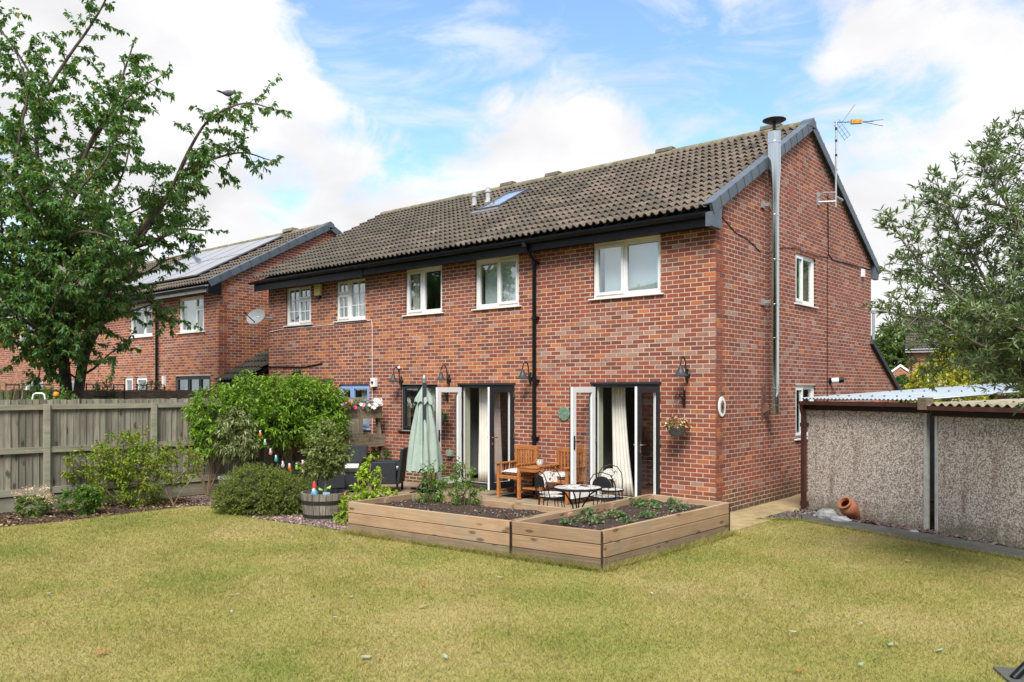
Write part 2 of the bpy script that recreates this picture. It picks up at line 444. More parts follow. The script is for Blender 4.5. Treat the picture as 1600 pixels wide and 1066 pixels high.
DPAVE = M('dark_paving', (.088, .088, .075), .75, 0, .3, 6, 'World', .35, objvar=.1)
MUDDY = M('path_bed', (.10, .085, .05), 1, 0, .3, 8, 'World', .4)

def sheet(name, poly, z, mat, kind='structure'):
    me = bpy.data.meshes.new(name); me.from_pydata([(x, y, z) for x, y in poly], [], [tuple(range(len(poly)))]); me.materials.append(mat)
    return props(link(bpy.data.objects.new(name, me)), kind=kind)
sheet('ground', [(-900, -600), (900, -600), (900, 1200), (-900, 1200)], -.035, EARTH)
LAWN = [(-7.6,-7.98),(-7.46,-7.1),(-7.49,-6.09),(-7.54,-5.07),(-7.25,-4.62),(-6.2,-5.05),(-5.04,-4.98),(-4.0,-4.86),(-3.3,-4.84),
        (-.35,-4.7),(.84,-4.58),(.93,-1.45),(.9,-1.12),(.66,.02),(1.25,.39),(2.1,.02),(3.12,-.37),(3.89,-.65),(4.4,-.8),(5.5,-1.35),(9,-3.3),(9,-17),(-8.9,-17),(-8.4,-12.2),(-8.0,-10)]
lawn = sheet('lawn', LAWN, 0, LAWNM)
sheet('soil_bed', [(-9.6,-12.2),(-8.5,-12.2),(-8.1,-10),(-7.55,-7.98),(-7.4,-7.1),(-7.4,-6.09),(-7.45,-5.07),(-7.4,-4.4),(-8.9,-4.4)], -.006, SOIL)
sheet('gravel_bed', [(-8.95,-4.75),(-7.5,-5.2),(-7.1,-4.5),(-6.2,-4.9),(-5.04,-4.85),(-3.3,-4.7),(-3.3,-3.4),(-8.6,-3.3),(-8.6,-.0),(-8.8,-2)], -.012, GRAVB)
sheet('path', [(.0,-1.4),(.98,-1.4),(.95,.1),(.9,8),(0,8)], -.010, MUDDY)
sheet('slate_bed', [(.7,.2),(1.25,.35),(4.4,-.85),(6,-1.6),(6.4,-.5),(1.2,1.9),(.75,1.7)], -.014, M('slate_bed', (.05,.045,.048), 1, 0, .5, 60, 'World', .9, spec=.1))

def slab_block(name, poly, z0, z1, mat, parent):
    b = MB(); b.prism([(x, y, z0) for x, y in poly], (0, 0, z1-z0))
    return b.build(name, mat, parent, bevel=.006)
pat = sheet('patio', [(-8.55,-3.30),(-.47,-3.30),(-.47,-1.3),(.0,-1.3),(0,0),(-8.55,0)], .004, MUDDY)
sx, sy = .6, .45
for j in range(8):
    y1 = -.012-j*sy; y0 = y1-sy+.012
    if y0 < -3.34: y0 = -3.34
    if y1-y0 < .06: continue
    x = -.012-(j % 2)*.3
    first = True
    while x > -8.5:
        xa = max(x-sx+.012, -8.52)
        if j % 2 and first: slab_edge = -.012
        if not (xa > -.6 and y1 < -1.3):
            q = [(xa, y0), (x, y0), (x, y1), (xa, y1)]
            slab_block('paving_slab', q, .006, .026+rnd.uniform(-.003, .003), PAVE, pat)
        if first and j % 2 and not (y1 < -1.3): slab_block('paving_slab', [(-.30+.0, y0), (-.012, y0), (-.012, y1), (-.30, y1)], .006, .024, PAVE, pat)
        first = False; x -= sx
pth = props(bpy.data.objects.new('side_path', None), kind='structure'); link(pth)
for i in range(7):
    y0 = -1.33+i*.9
    slab_block('paving_slab', [(.06, y0), (.90-.0*i, y0), (.90, y0+.885), (.06, y0+.885)], -.008, .016+rnd.uniform(-.003, .003), PATHM, pth)
stp = props(bpy.data.objects.new('stepping_path', None), kind='structure'); link(stp)
SLABS = [[(.72,.22),(1.25,.40),(1.02,1.02),(.74,1.16)], [(1.26,.40),(2.12,.03),(2.36,.58),(1.04,1.02)], [(2.14,.02),(3.76,-.58),(3.98,-.04),(2.38,.57)], [(3.78,-.59),(5.3,-1.22),(5.5,-.7),(4.0,-.05)]]
for q in SLABS:
    slab_block('paving_slab', q, -.01, .02+rnd.uniform(-.003, .003), DPAVE, stp)
slab_block('paving_slab', [(4.86,-5.43),(5.6,-5.0),(5.95,-5.6),(5.2,-6.05)], -.01, .022, DPAVE, stp)

# ------------------------------------------------------------------ houses
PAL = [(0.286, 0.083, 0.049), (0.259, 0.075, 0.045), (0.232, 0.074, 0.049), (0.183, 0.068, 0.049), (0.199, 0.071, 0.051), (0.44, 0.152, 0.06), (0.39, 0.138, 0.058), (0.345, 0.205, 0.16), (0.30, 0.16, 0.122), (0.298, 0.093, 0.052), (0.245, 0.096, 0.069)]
def wsel(w):
    r = rnd.random()*sum(w); s = 0
    for i, x in enumerate(w):
        s += x
        if r <= s: return i
    return 0
#            R1 R2 R3 D1 D2 O1 O2 P1 P2 R4 B
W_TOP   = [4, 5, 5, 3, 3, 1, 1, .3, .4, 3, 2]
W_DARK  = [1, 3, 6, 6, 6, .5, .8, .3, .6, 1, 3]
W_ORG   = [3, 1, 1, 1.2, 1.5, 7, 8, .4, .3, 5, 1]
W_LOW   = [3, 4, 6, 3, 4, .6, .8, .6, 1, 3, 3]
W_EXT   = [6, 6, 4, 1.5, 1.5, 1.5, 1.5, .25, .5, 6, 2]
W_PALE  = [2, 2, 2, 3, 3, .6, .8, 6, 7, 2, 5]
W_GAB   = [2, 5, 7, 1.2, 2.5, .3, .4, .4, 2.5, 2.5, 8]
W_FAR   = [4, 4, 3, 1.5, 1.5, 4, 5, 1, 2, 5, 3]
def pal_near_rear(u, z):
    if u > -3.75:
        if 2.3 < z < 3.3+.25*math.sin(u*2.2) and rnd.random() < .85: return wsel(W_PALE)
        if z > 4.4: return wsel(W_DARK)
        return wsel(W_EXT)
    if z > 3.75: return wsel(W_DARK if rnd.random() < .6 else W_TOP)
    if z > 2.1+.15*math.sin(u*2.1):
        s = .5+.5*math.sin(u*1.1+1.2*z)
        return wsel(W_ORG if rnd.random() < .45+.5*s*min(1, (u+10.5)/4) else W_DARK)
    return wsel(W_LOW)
def pal_gable(u, z):
    if u < .5: return wsel(W_EXT)
    return wsel(W_GAB)
def pal_att(u, z):
    if z > 4.3 or (u < -12.1 and z < 4): return wsel(W_DARK)
    return wsel(W_ORG if rnd.random() < .42+.25*math.sin(u*2.3+z*1.9) else W_DARK)
def pal_far(u, z): return wsel(W_FAR)

class House:
    def __init__(s, root): s.root = root; s.br = []
    def wall(s, origin, rz, u0, u1, z0, z1, ops, pal, name='wall', zclip=None, prisms=(), bz0=None, phase=0, end='r', bu=None, mortar=None, core=None, btop=None):
        """wall in its own frame: x along the wall, y inwards, z up"""
        c0, c1 = core or (u0, u1)
        us = sorted({c0, c1, *[o[0] for o in ops], *[o[1] for o in ops]}); zs = sorted({z0, z1, *[o[2] for o in ops], *[o[3] for o in ops]})
        us = [u for u in us if c0 <= u <= c1]; zs = [z for z in zs if z0 <= z <= z1]
        inside = lambda u, z: any(o[0] < u < o[1] and o[2] < z < o[3] for o in ops)
        b = MB(); A, B = .0015, .28
        nu, nz = len(us)-1, len(zs)-1
        g = [[not inside((us[i]+us[i+1])/2, (zs[j]+zs[j+1])/2) for j in range(nz)] for i in range(nu)]
        for i in range(nu):
            for j in range(nz):
                if not g[i][j]: continue
                x0, x1, y0, y1 = us[i], us[i+1], zs[j], zs[j+1]
                b.add([(x0,A,y0),(x1,A,y0),(x1,A,y1),(x0,A,y1)], [(0,1,2,3)]); b.add([(x0,B,y0),(x1,B,y0),(x1,B,y1),(x0,B,y1)], [(3,2,1,0)])
                for di, dj, q in ((-1,0,[(x0,A,y0),(x0,A,y1),(x0,B,y1),(x0,B,y0)]), (1,0,[(x1,A,y0),(x1,B,y0),(x1,B,y1),(x1,A,y1)]),
                                  (0,-1,[(x0,A,y0),(x0,B,y0),(x1,B,y0),(x1,A,y0)]), (0,1,[(x0,A,y1),(x1,A,y1),(x1,B,y1),(x0,B,y1)])):
                    ii, jj = i+di, j+dj
                    if not (0 <= ii < nu and 0 <= jj < nz) or not g[ii][jj]: b.add(q, [(0,1,2,3)])
        for P in prisms: b.prism([(u, A, z) for u, z in P], (0, B-A, 0))
        b.build(name, mortar or MORTAR, s.root, loc=(*origin, 0), rot=(0, 0, rz))
        # bricks
        zb = z0 if bz0 is None else bz0
        top = btop or z1
        lo, hi = bu or (u0, u1)
        k = 0
        while zb+k*.075+.06 < top:
            z = zb+k*.075+.0068; zc = z+.0325
            a0, a1 = lo, hi
            if zclip:
                r = zclip(zc)
                if r is None: k += 1; continue
                a0, a1 = max(a0, r[0]), min(a1, r[1])
            holes = [(o[0], o[1]) for o in ops if o[2] < zc < o[3]]
            half = (k+phase) % 2
            if end == 'r': e = hi-(.1125 if half else 0); edges = [hi] if half else []
            else: e = lo+(.1125 if half else 0); edges = [lo] if half else []
            sgn = -1 if end == 'r' else 1
            while lo-.3 < e < hi+.3: edges.append(e); e += sgn*.225
            edges = sorted(set(edges+[e]))
            for e0, e1 in zip(edges, edges[1:]):
                segs = [(e0+.0078, e1-.0078)]
                if abs(e1-hi) < 1e-6 and end == 'r': segs = [(e0+.0075, e1)]
                if abs(e0-lo) < 1e-6 and end != 'r': segs = [(e0, e1-.0075)]
                segs = [(max(x, a0), min(y, a1)) for x, y in segs]
                for h0, h1 in holes:
                    ns = []
                    for x, y in segs:
                        if y <= h0 or x >= h1: ns.append((x, y))
                        else:
                            if x < h0: ns.append((x, h0))
                            if y > h1: ns.append((h1, y))
                    segs = ns
                for x, y in segs:
                    if y-x > .010: s.br.append((origin, rz, x, y, z, pal((x+y)/2, zc)))
            k += 1
    def finish(s, nparts=300):
        sc = []
        for i, (o, rz, x, y, z, c) in enumerate(s.br):
            u = (x+y)/2; p = Vector((o[0]+u*math.cos(rz), o[1]+u*math.sin(rz), z+.03)); n = Vector((math.sin(rz), -math.cos(rz), 0))
            d = p+Vector(s.root.location)
            v = CAM-d; L = v.length
            f = (d-CAM).dot(FV); px = abs((d-CAM).dot(RV)/f) if f > .1 else 9
            sc.append(((y-x)*max(0, n.dot(v))/L/L/L if px < .62 else 0, i))
        sc.sort(reverse=True); big = [i for _, i in sc[:nparts]]; bs = set(big); cache = {}
        for i in big:
            o, rz, x, y, z, c = s.br[i]; L = round(y-x, 3); key = (L, c)
            if key not in cache:
                V = [(0,0,0),(L,0,0),(L,.03,0),(0,.03,0),(0,0,.0615),(L,0,.0615),(L,.03,.0615),(0,.03,.0615)]
                F = [(0,3,2,1),(4,5,6,7),(0,1,5,4),(1,2,6,5),(3,0,4,7)]
                cache[key] = np_mesh('brick', V, F, np.tile(PAL[c], (8, 1)), [BRICK], True)
            d = rnd.uniform(-.001, .001)
            inst('brick', cache[key], s.root, (o[0]+x*math.cos(rz)-d*math.sin(rz), o[1]+x*math.sin(rz)+d*math.cos(rz), z), (0, 0, rz))
        rest = [b for i, b in enumerate(s.br) if i not in bs]
        if rest:
            n = len(rest); V = np.zeros((n, 8, 3)); T = np.zeros((n, 8, 3))
            for i, (o, rz, x, y, z, c) in enumerate(rest):
                d = rnd.uniform(-.001, .001); cs, sn = math.cos(rz), math.sin(rz); j = rnd.uniform(.92, 1.08)
                for k, (a, b, h) in enumerate([(x,d,0),(y,d,0),(y,.03,0),(x,.03,0),(x,d,.0615),(y,d,.0615),(y,.03,.0615),(x,.03,.0615)]):
                    V[i, k] = (o[0]+a*cs-b*sn, o[1]+a*sn+b*cs, z+h)
                T[i] = np.array(PAL[c])*j
            base = np.array([(0,3,2,1),(4,5,6,7),(0,1,5,4),(1,2,6,5),(3,0,4,7)])
            F = (np.arange(n)[:, None, None]*8+base[None]).reshape(-1, 4)
            ob = link(bpy.data.objects.new('brickwork', np_mesh('brickwork', V.reshape(-1, 3), F, T.reshape(-1, 3), [BRICK], True)), s.root)
            ob['kind'] = 'stuff'

def window(root, origin, rz, u0, u1, z0, z1, lights, mat=None, y=.045, sill=True, inside='room', fw=.05, sillmat=None, glass=None, roomdepth=1.9, blind=None, zr=None, curtain=None):
    mat = mat or UPVC
    L = dict(loc=(*origin, 0), rot=(0, 0, rz))
    b = MB(); b.ring(u0, u1, z0, z1, fw, y, y+.07)
    w, h = u1-u0-2*fw, z1-z0-2*fw; cols = sorted({l[0] for l in lights if l[0] > 0}); 
    fr = b.build('window', mat, root, **L)
    for l in lights:
        a, c, e, g = u0+fw+l[0]*w, u0+fw+l[1]*w, z0+fw+l[2]*h, z0+fw+l[3]*h
        if l[0] > 0: a += .014
        if l[1] < 1: c -= .014
        if l[2] > 0: e += .014
        if l[3] < 1: g -= .014
        raised = l[6]; sw = .048 if raised else .034; yy = y-.022 if raised else y+.008
        s_ = MB(); s_.ring(a, c, e, g, sw, yy, yy+.055); s_.build('sash', mat, fr)
        pn = MB(); pn.box(a+sw, c-sw, yy+.028, yy+.034, e+sw, g-sw); pn.build('pane', glass or GLASS, fr)
        nx, ny = l[4], l[5]
        for i in range(1, nx):
            q = MB(); x = a+sw+(c-a-2*sw)*i/nx; q.box(x-.011, x+.011, yy+.014, yy+.026, e+sw, g-sw); q.build('glazing_bar', mat, fr)
        for j in range(1, ny):
            q = MB(); zz = e+sw+(g-e-2*sw)*j/ny; q.box(a+sw, c-sw, yy+.013, yy+.0265, zz-.011, zz+.011); q.build('glazing_bar', mat, fr)
    for x in cols:
        q = MB(); xx = u0+fw+x*w; q.box(xx-.014, xx+.014, y+.003, y+.068, z0+fw, z1-fw); q.build('mullion', mat, fr)
    for x, x2, zf in {(l[0], l[1], l[2]) for l in lights if l[2] > 0}:
        q = MB(); zz = z0+fw+zf*h; q.box(u0+fw+x*w+.015, u0+fw+x2*w-.015, y+.004, y+.067, zz-.014, zz+.014); q.build('transom', mat, fr)
    if sill:
        q = MB(); q.prism([(u0-.075, -.045, z0-.032), (u0-.075, .12, z0-.032), (u0-.075, .12, z0-.002), (u0-.075, -.045, z0-.012)], (u1-u0+.15, 0, 0)); q.build('sill', sillmat or mat, fr)
    if inside:
        q = MB(); a, c = u0-.35, u1+.35; za, zc_ = zr or (z0-.9, z1+.02); d0, d1 = .285, .285+roomdepth
        q.add([(a,d0,za),(c,d0,za),(c,d1,za),(a,d1,za),(a,d0,zc_),(c,d0,zc_),(c,d1,zc_),(a,d1,zc_)], [(0,1,2,3),(4,7,6,5),(3,2,6,7),(0,3,7,4),(1,5,6,2)])
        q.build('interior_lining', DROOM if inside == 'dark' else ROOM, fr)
    if blind:
        q = MB()
        for (ua, ub, kind) in blind:
            n = int((ub-ua)/.085)+1
            for i in range(n):
                x = ua+(ub-ua)*(i+.5)/n; hw = (ub-ua)/n*.47
                q.add([(x-hw, .215, z0-.02), (x+hw, .235, z0-.02), (x+hw, .235, z1+.0), (x-hw, .215, z1+.0), (x-hw, .218, z0-.02), (x+hw, .238, z0-.02), (x+hw, .238, z1), (x-hw, .218, z1)],
                      [(0,1,2,3),(7,6,5,4),(0,4,5,1),(3,2,6,7),(0,3,7,4),(1,5,6,2)])
        q.build('blind', BLIND, fr)
    if curtain:
        for ua, ub in curtain: drape('curtain_panel', ua, ub, .20, z0-.03, z1, CURT, fr)
    return fr

def drape(name, u0, u1, y, z0, z1, mat, parent, n=5, amp=.028, flare=0.0, lean=0.0, **k):
    b = MB(); N = n*8; rows = 9; V = []
    for j in range(rows):
        f = j/(rows-1); z = z1+(z0-z1)*f
        for i in range(N+1):
            s = i/N; x = u0+(u1-u0)*s+flare*f*f*(s-.5)*2+lean*f*f
            V.append((x, y+amp*math.sin(s*n*2*math.pi)*(.75+.4*f)+.008*math.sin(s*23+f*5), z))
    F = [(j*(N+1)+i, j*(N+1)+i+1, (j+1)*(N+1)+i+1, (j+1)*(N+1)+i) for j in range(rows-1) for i in range(N)]
    b.add(V, F); o = b.build(name, mat, parent, True, **k)
    o.modifiers.clear(); sd = o.modifiers.new('thick', 'SOLIDIFY'); sd.thickness = .006
    return o

def tile_profile():
    P = []
    for h in (0, 1):
        for k in range(7):
            tt = k/6*.098; P.append((h*.15+tt, .050*math.sin(math.pi*k/6)**.8 if 0 < k < 6 else 0))
        P.append((h*.15+.124, -.002))
    P.append((.30, 0)); return P
TPROF = tile_profile()
def tile_arrays():
    n = len(TPROF); V = []
    for v, lift, dn in ((0, .052, 0), (.40, .0, 0), (0, .052, .016)):
        for u, z in TPROF: V.append((u*.985, v, z+lift-dn))
    F = [(i, i+1, n+i+1, n+i) for i in range(n-1)]+[(2*n+i, 2*n+i+1, i+1, i) for i in range(n-1)]
    return np.array(V), np.array(F)
TV, TF = tile_arrays()
TPAL = [(0.156, 0.122, 0.095), (0.136, 0.109, 0.084), (0.172, 0.136, 0.105), (0.121, 0.1, 0.078), (0.101, 0.086, 0.067), (0.111, 0.095, 0.072), (0.092, 0.08, 0.062), (0.183, 0.144, 0.113), (0.129, 0.108, 0.08)]
def roof(root, x0, x1, ye, ze, yr, zr, tone, skip=(), nparts=300, under_x1=None, both=True, off=(0, 0)):
    """rear slope of tiles from eave (ye,ze) to ridge (yr,zr) between x0 and x1; slab underneath on both slopes"""
    L = math.hypot(yr-ye, zr-ze); a = math.atan2(zr-ze, yr-ye); ca, sa = math.cos(a), math.sin(a)
    yf = 2*yr-ye
    b = MB()
    d = .05
    b.prism([(x0+.04, ye+.05, ze-d), (x0+.04, ye+.05, ze-d-.06), (x0+.04, yr, zr-d-.06), (x0+.04, yf-.0, ze-d-.06), (x0+.04, yf, ze-d), (x0+.04, yr, zr-d)], ((x1-.04)-(x0+.04), 0, 0))
    rf = b.build('roof', M('roof_underlay', (.05, .045, .04), .95), root)
    f = MB(); f.add([(x0, yr, zr-.01), (x1, yr, zr-.01), (x1, yf, ze-.01), (x0, yf, ze-.01), (x0, yr, zr-.045), (x1, yr, zr-.045), (x1, yf, ze-.045), (x0, yf, ze-.045)],
                    [(0,3,2,1),(4,5,6,7),(0,1,5,4),(1,2,6,5),(2,3,7,6),(3,0,4,7)]); f.build('front_slope', M('front_tiles', (.13, .115, .09), .9, 0, .3, 12), rf)
    nr = int(round(L/.335)); gauge = L/nr; nc = int(round((x1-x0)/.30)); cw = (x1-x0)/nc; su = cw/.30
    T = []
    for j in range(nr):
        for i in range(nc):
            x = x0+i*cw; v = j*gauge; px, py, pz = x, ye+v*ca, ze+v*sa
            if any(sx0 < x+cw/2 < sx1 and sv0 < v+.15 < sv1 for sx0, sx1, sv0, sv1 in skip): continue
            p = Vector((px+.15, py+.15*ca, pz))+Vector(root.location); q = p-CAM; fz = q.dot(FV)
            vis = abs(q.dot(RV)/fz) < .66
            T.append((q.length if vis else 99, px, py, pz, tone(px, v)))
    T.sort(); cache = {}; parts, rest = T[:nparts], T[nparts:]
    for _, px, py, pz, c in parts:
        if c not in cache: cache[c] = np_mesh('tile', TV*np.array([su, 1, 1]), TF, np.tile(TPAL[c], (len(TV), 1)), [TILE], True)
        inst('tile', cache[c], rf, (px, py, pz+rnd.uniform(-.002, .003)), (a+rnd.uniform(-.004, .004), rnd.uniform(-.004, .004), rnd.uniform(-.004, .004)))
    if rest:
        Rm = np.array([[1, 0, 0], [0, ca, -sa], [0, sa, ca]]); base = (TV*np.array([su, 1, 1])) @ Rm.T
        V = np.concatenate([base+np.array([px, py, pz+rnd.uniform(-.003, .003)]) for _, px, py, pz, c in rest])
        F = np.concatenate([TF+k*len(TV) for k in range(len(rest))]); tn = np.concatenate([np.tile(np.array(TPAL[c])*rnd.uniform(.88, 1.12), (len(TV), 1)) for *_, c in rest])
        o = link(bpy.data.objects.new('tiling', np_mesh('tiling', V, F, tn, [TILE], True)), rf); o['kind'] = 'stuff'
    # ridge tiles
    b = MB(); prof = []
    for k in range(9):
        an = math.pi*(k/8); prof.append((.125*math.cos(an), .105*math.sin(an)-.03))
    inn = [(.11*math.cos(math.pi*(k/8)), .09*math.sin(math.pi*(k/8))-.03) for k in range(9)][::-1]
    b.prism([(0, yy, zz) for yy, zz in prof+inn], (.445, 0, 0))
    me = b.mesh('ridge_tile', M('ridge_tile', (.19, .165, .10), .95, 0, .45, 5, 'World', .4, objvar=.12), False)
    n = int((x1-x0)/.45); w = (x1-x0)/n
    for i in range(n): inst('ridge_tile', me, rf, (x0+i*w, yr, zr+.035+rnd.uniform(-.004, .004)), (0, rnd.uniform(-.008, .008), 0), (w/.45, 1, 1))
    return rf, a, L
def verge(root, x, ye, ze, yr, zr, mat, n, name='verge_cap'):
    """overlapping dry-verge caps up one slope and down the other, on the wall side of x"""
    for sgn in (1, -1):
        L = math.hypot(yr-ye, zr-ze); a = math.atan2(zr-ze, yr-ye)
        w = L/n
        b = MB(); q = w+.03
        b.prism([(-.10, 0, .055), (.075, 0, .055), (.075, 0, -.125), (.058, 0, -.125), (.058, 0, .038), (-.10, 0, .038)], (0, q, 0))
        b.prism([(.030, .0, -.130), (.082, 0, -.130), (.082, 0, .0615), (.030, 0, .0615)], (0, .018, 0))
        me = b.mesh(name, mat)
        for i in range(n):
            y = ye+(yr-ye)*i/n; z = ze+(zr-ze)*i/n
            if sgn > 0: inst(name, me, root, (x, y, z+.012), (a+.022, 0, 0))
            else: inst(name, me, root, (x, 2*yr-y-(yr-ye)/n, z+(zr-ze)/n+.012), (-a-.0, 0, 0))
def gutter(root, x0, x1, y, z, mat, r=.058):
    b = MB(); pr = []
    for k in range(11):
        t_ = math.pi+math.pi*k/10; pr.append((r*math.cos(t_), r*math.sin(t_)))
    inn = [(yy*.9, zz*.9) for yy, zz in pr][::-1]
    b.prism([(x0, y+yy, z+zz) for yy, zz in pr+inn], (x1-x0, 0, 0))
    for x in (x0, x1-.004): b.prism([(x, y+yy, z+zz) for yy, zz in pr], (.004, 0, 0))
    x = x0+.4
    while x < x1:
        pp = [(yy*1.12, zz*1.12) for yy, zz in pr]
        b.prism([(x, y+yy, z+zz) for yy, zz in pp+pr[::-1]], (.035, 0, 0)); x += .95
    return b.build('gutter', mat, root, True)
# ================================================================== near house
nh = thing('brick_house', 'two storey red brick house with a steel flue and two pairs of open garden doors', 'house')
H = House(nh)
SL = (7.36-4.93)/4.4
RO = [(-2.41,-1.02,3.71,4.70), (-5.33,-4.17,3.71,4.70), (-7.44,-6.30,3.71,4.70), (-7.58,-6.44,1.15,2.17), (-5.76,-4.28,.10,2.15), (-2.40,-1.03,.10,2.15)]
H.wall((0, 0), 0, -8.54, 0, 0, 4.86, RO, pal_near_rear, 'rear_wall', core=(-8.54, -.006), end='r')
GO = [(3.43,4.50,3.75,4.74), (3.43,4.50,1.10,2.14)]
def gclip(z):
    if z > 7.2: return None
    lo = 0 if z < 5.0 else (z-5.0)/SL
    hi = 8.18 if z < 5.0 else 8.18-(z-5.0)/SL
    if z < 3.1: hi = min(10.22, 8.18+(3.11-z)/.51)
    return lo, hi
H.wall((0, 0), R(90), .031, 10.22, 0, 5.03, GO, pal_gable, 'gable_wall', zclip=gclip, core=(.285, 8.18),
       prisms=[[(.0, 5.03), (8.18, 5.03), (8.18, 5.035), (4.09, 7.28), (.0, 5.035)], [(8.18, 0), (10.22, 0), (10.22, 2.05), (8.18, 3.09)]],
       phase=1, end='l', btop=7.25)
H.finish(300)
# other walls that close the shell
b = MB(); b.box(-8.54, -.30, 7.93, 8.18, 0, 4.98); b.box(-8.54, -8.30, .29, 7.92, 0, 4.98); b.build('front_wall', MORTAR_B, nh)
b = MB(); b.box(-8.29, -.30, .29, 7.92, 2.36, 2.62); b.build('upper_floor', DROOM, nh)

def near_tone(x, v):
    f = min(1, max(0, (x+6.5)/4.5))
    if rnd.random() < .25+.75*f*.9: return rnd.choice([0, 0, 1, 2, 2, 3, 7, 8])
    return rnd.choice([3, 4, 5, 5, 6, 8, 1])
rf, RA, RL = roof(nh, -8.54, .02, -.33, 4.93, 4.09, 7.36, near_tone, skip=[(-7.22, -6.5, 2.75, 4.15)], nparts=300)
verge(nh, .03, -.33, 4.955, 4.09, 7.385, SLATE, 15)
b = MB(); b.prism([(-.10, 3.93, 7.31), (-.10, 4.25, 7.31), (-.10, 4.22, 7.43), (-.10, 4.09, 7.50), (-.10, 3.96, 7.43)], (.215, 0, 0)); b.build('ridge_end_cap', SLATE, nh)
# eaves
b = MB(); b.box(-8.54, -3.72, -.30, -.278, 4.66, 4.92); b.box(-3.72, .0, -.29, -.268, 4.675, 4.92); b.build('fascia', BLACK, nh)
b = MB(); b.box(-8.54, .0, -.266, -.002, 4.70, 4.712); b.build('soffit', BLACK, nh)
b = MB(); b.prism([(.0, -.36, 4.655), (.0, .02, 4.655), (.0, .02, 5.06), (.0, -.30, 4.89), (.0, -.36, 4.87)], (.10, 0, 0)); b.build('eave_end_box', SLATE, nh)
b = MB(); b.prism([(.0, 8.16, 4.70), (.0, 8.46, 4.70), (.0, 8.50, 4.86), (.0, 8.16, 5.05)], (.09, 0, 0)); b.build('eave_end_box', SLATE, nh)
gutter(nh, -8.54, -.01, -.375, 4.865, BLACK)
b = MB(); b.tube([(-3.72, -.37, 4.82), (-3.72, -.37, 4.72), (-3.72, -.08, 4.52), (-3.72, -.08, .05)], .038, 10)
for z in (4.45, 3.4, 2.2, 1.1): b.tube([(-3.72, -.08, z), (-3.72, -.08, z+.06)], .047, 10); b.box(-3.79, -3.65, -.08, -.001, z+.01, z+.05)
b.tube([(-3.72, -.37, 4.86), (-3.72, -.37, 4.74)], .055, 10); b.build('downpipe', BLACK, nh, True)
# catslide roof of the front lean-to, seen past the gable
b = MB(); b.beam((.02, 8.12, 3.20), (.02, 10.36, 2.06), .12, .12); b.build('slope_coping', M('dark_coping', (.03, .034, .036), .6), nh)
b = MB(); b.prism([(-.05, 8.18, 3.14), (-.05, 10.4, 2.02), (-.05, 10.4, 1.94), (-.05, 8.18, 3.06)], (-8.4, 0, 0)); b.build('front_lean_to_roof', M('lean_to_tiles', (.12, .105, .08), .9, 0, .3, 12), nh)
# ridge vents, vent pipes, roof window
for x in (-7.95, -6.44, -3.25, -.77):
    b = MB(); b.prism([(x-.2, 3.98, 7.44), (x-.2, 4.2, 7.44), (x-.2, 4.17, 7.525), (x-.2, 4.01, 7.525)], (.42, 0, 0)); b.build('ridge_vent', M('ridge_vent_tile', (.12, .105, .075), .95, 0, .4, 8), nh)
for x, y in ((-7.92, 2.76), (-7.6, 2.92)):
    z = 4.93+SL*(y+.33); b = MB(); b.lathe([(.0, z-.1), (.11, z-.1), (.09, z+.05), (.062, z+.09), (.062, z+.26), (.078, z+.27), (.078, z+.31), (.06, z+.33), (.06, z+.37), (.045, z+.40), (0, z+.41)], 14, (x, y, 0))
    b.build('vent_pipe', M('grey_vent', (.36, .36, .35), .6), nh, True)
def on_roof(o, x, v, n): # position on the near rear slope
    o.location = (x, -.33+v*math.cos(RA)-n*math.sin(RA), 4.93+v*math.sin(RA)+n*math.cos(RA)); o.rotation_euler = (RA, 0, 0)
b = MB()
for q in ((0, .045, 0, 1.32), (.655, .70, 0, 1.32), (.045, .655, 0, .06), (.045, .655, 1.25, 1.32)): b.box(q[0], q[1], q[2], q[3], -.06, .07)
rw = b.build('roof_window', M('roof_window_frame', (.14, .145, .15), .5, .3), nh); on_roof(rw, -7.21, 2.80, .04)
b = MB(); b.box(.045, .655, .06, 1.25, .05, .058); b.build('pane', glassmat('roof_glass', (.95, .96, .97), .4, .35), rw)
b = MB(); b.box(.046, .654, .061, 1.249, .02, .03); b.build('blind', M('sky_sheen_sheet', (.82, .82, .81), .8), rw)  # white sheet added under the pane, imitating pale sky reflected in the glass
b = MB(); b.box(-.12, .82, -.18, -.004, -.03, .035); b.build('lead_flashing', M('lead', (.19, .20, .21), .6, .2, .2, 20), rw)

# windows of the near house (rear)
two = lambda f, s1, s2: [(0, f, 0, 1, 1, 1, s1), (f, 1, 0, 1, 1, 1, s2)]
UP = (2.70, 4.84)
window(nh, (0, 0), 0, -2.41, -1.02, 3.71, 4.70, two(.46, True, False), CREAM, zr=UP, blind=[(-2.30, -1.08, 0)], sillmat=UPVC)
window(nh, (0, 0), 0, -5.33, -4.17, 3.71, 4.70, two(.52, False, True), CREAM, zr=UP, blind=[(-5.25, -4.25, 0)], sillmat=UPVC)
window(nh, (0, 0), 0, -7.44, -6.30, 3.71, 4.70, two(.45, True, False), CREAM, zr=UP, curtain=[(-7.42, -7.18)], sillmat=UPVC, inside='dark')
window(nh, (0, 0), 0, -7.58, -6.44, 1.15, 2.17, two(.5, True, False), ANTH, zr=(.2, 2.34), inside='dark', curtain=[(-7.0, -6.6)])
# gable windows
window(nh, (0, 0), R(90), 3.43, 4.50, 3.75, 4.74, two(.42, True, False), UPVC, zr=(2.9, 4.84), inside='dark', roomdepth=.9)
window(nh, (0, 0), R(90), 3.43, 4.50, 1.10, 2.14, two(.42, True, False), UPVC, zr=(.2, 2.34), inside='dark', roomdepth=.9)

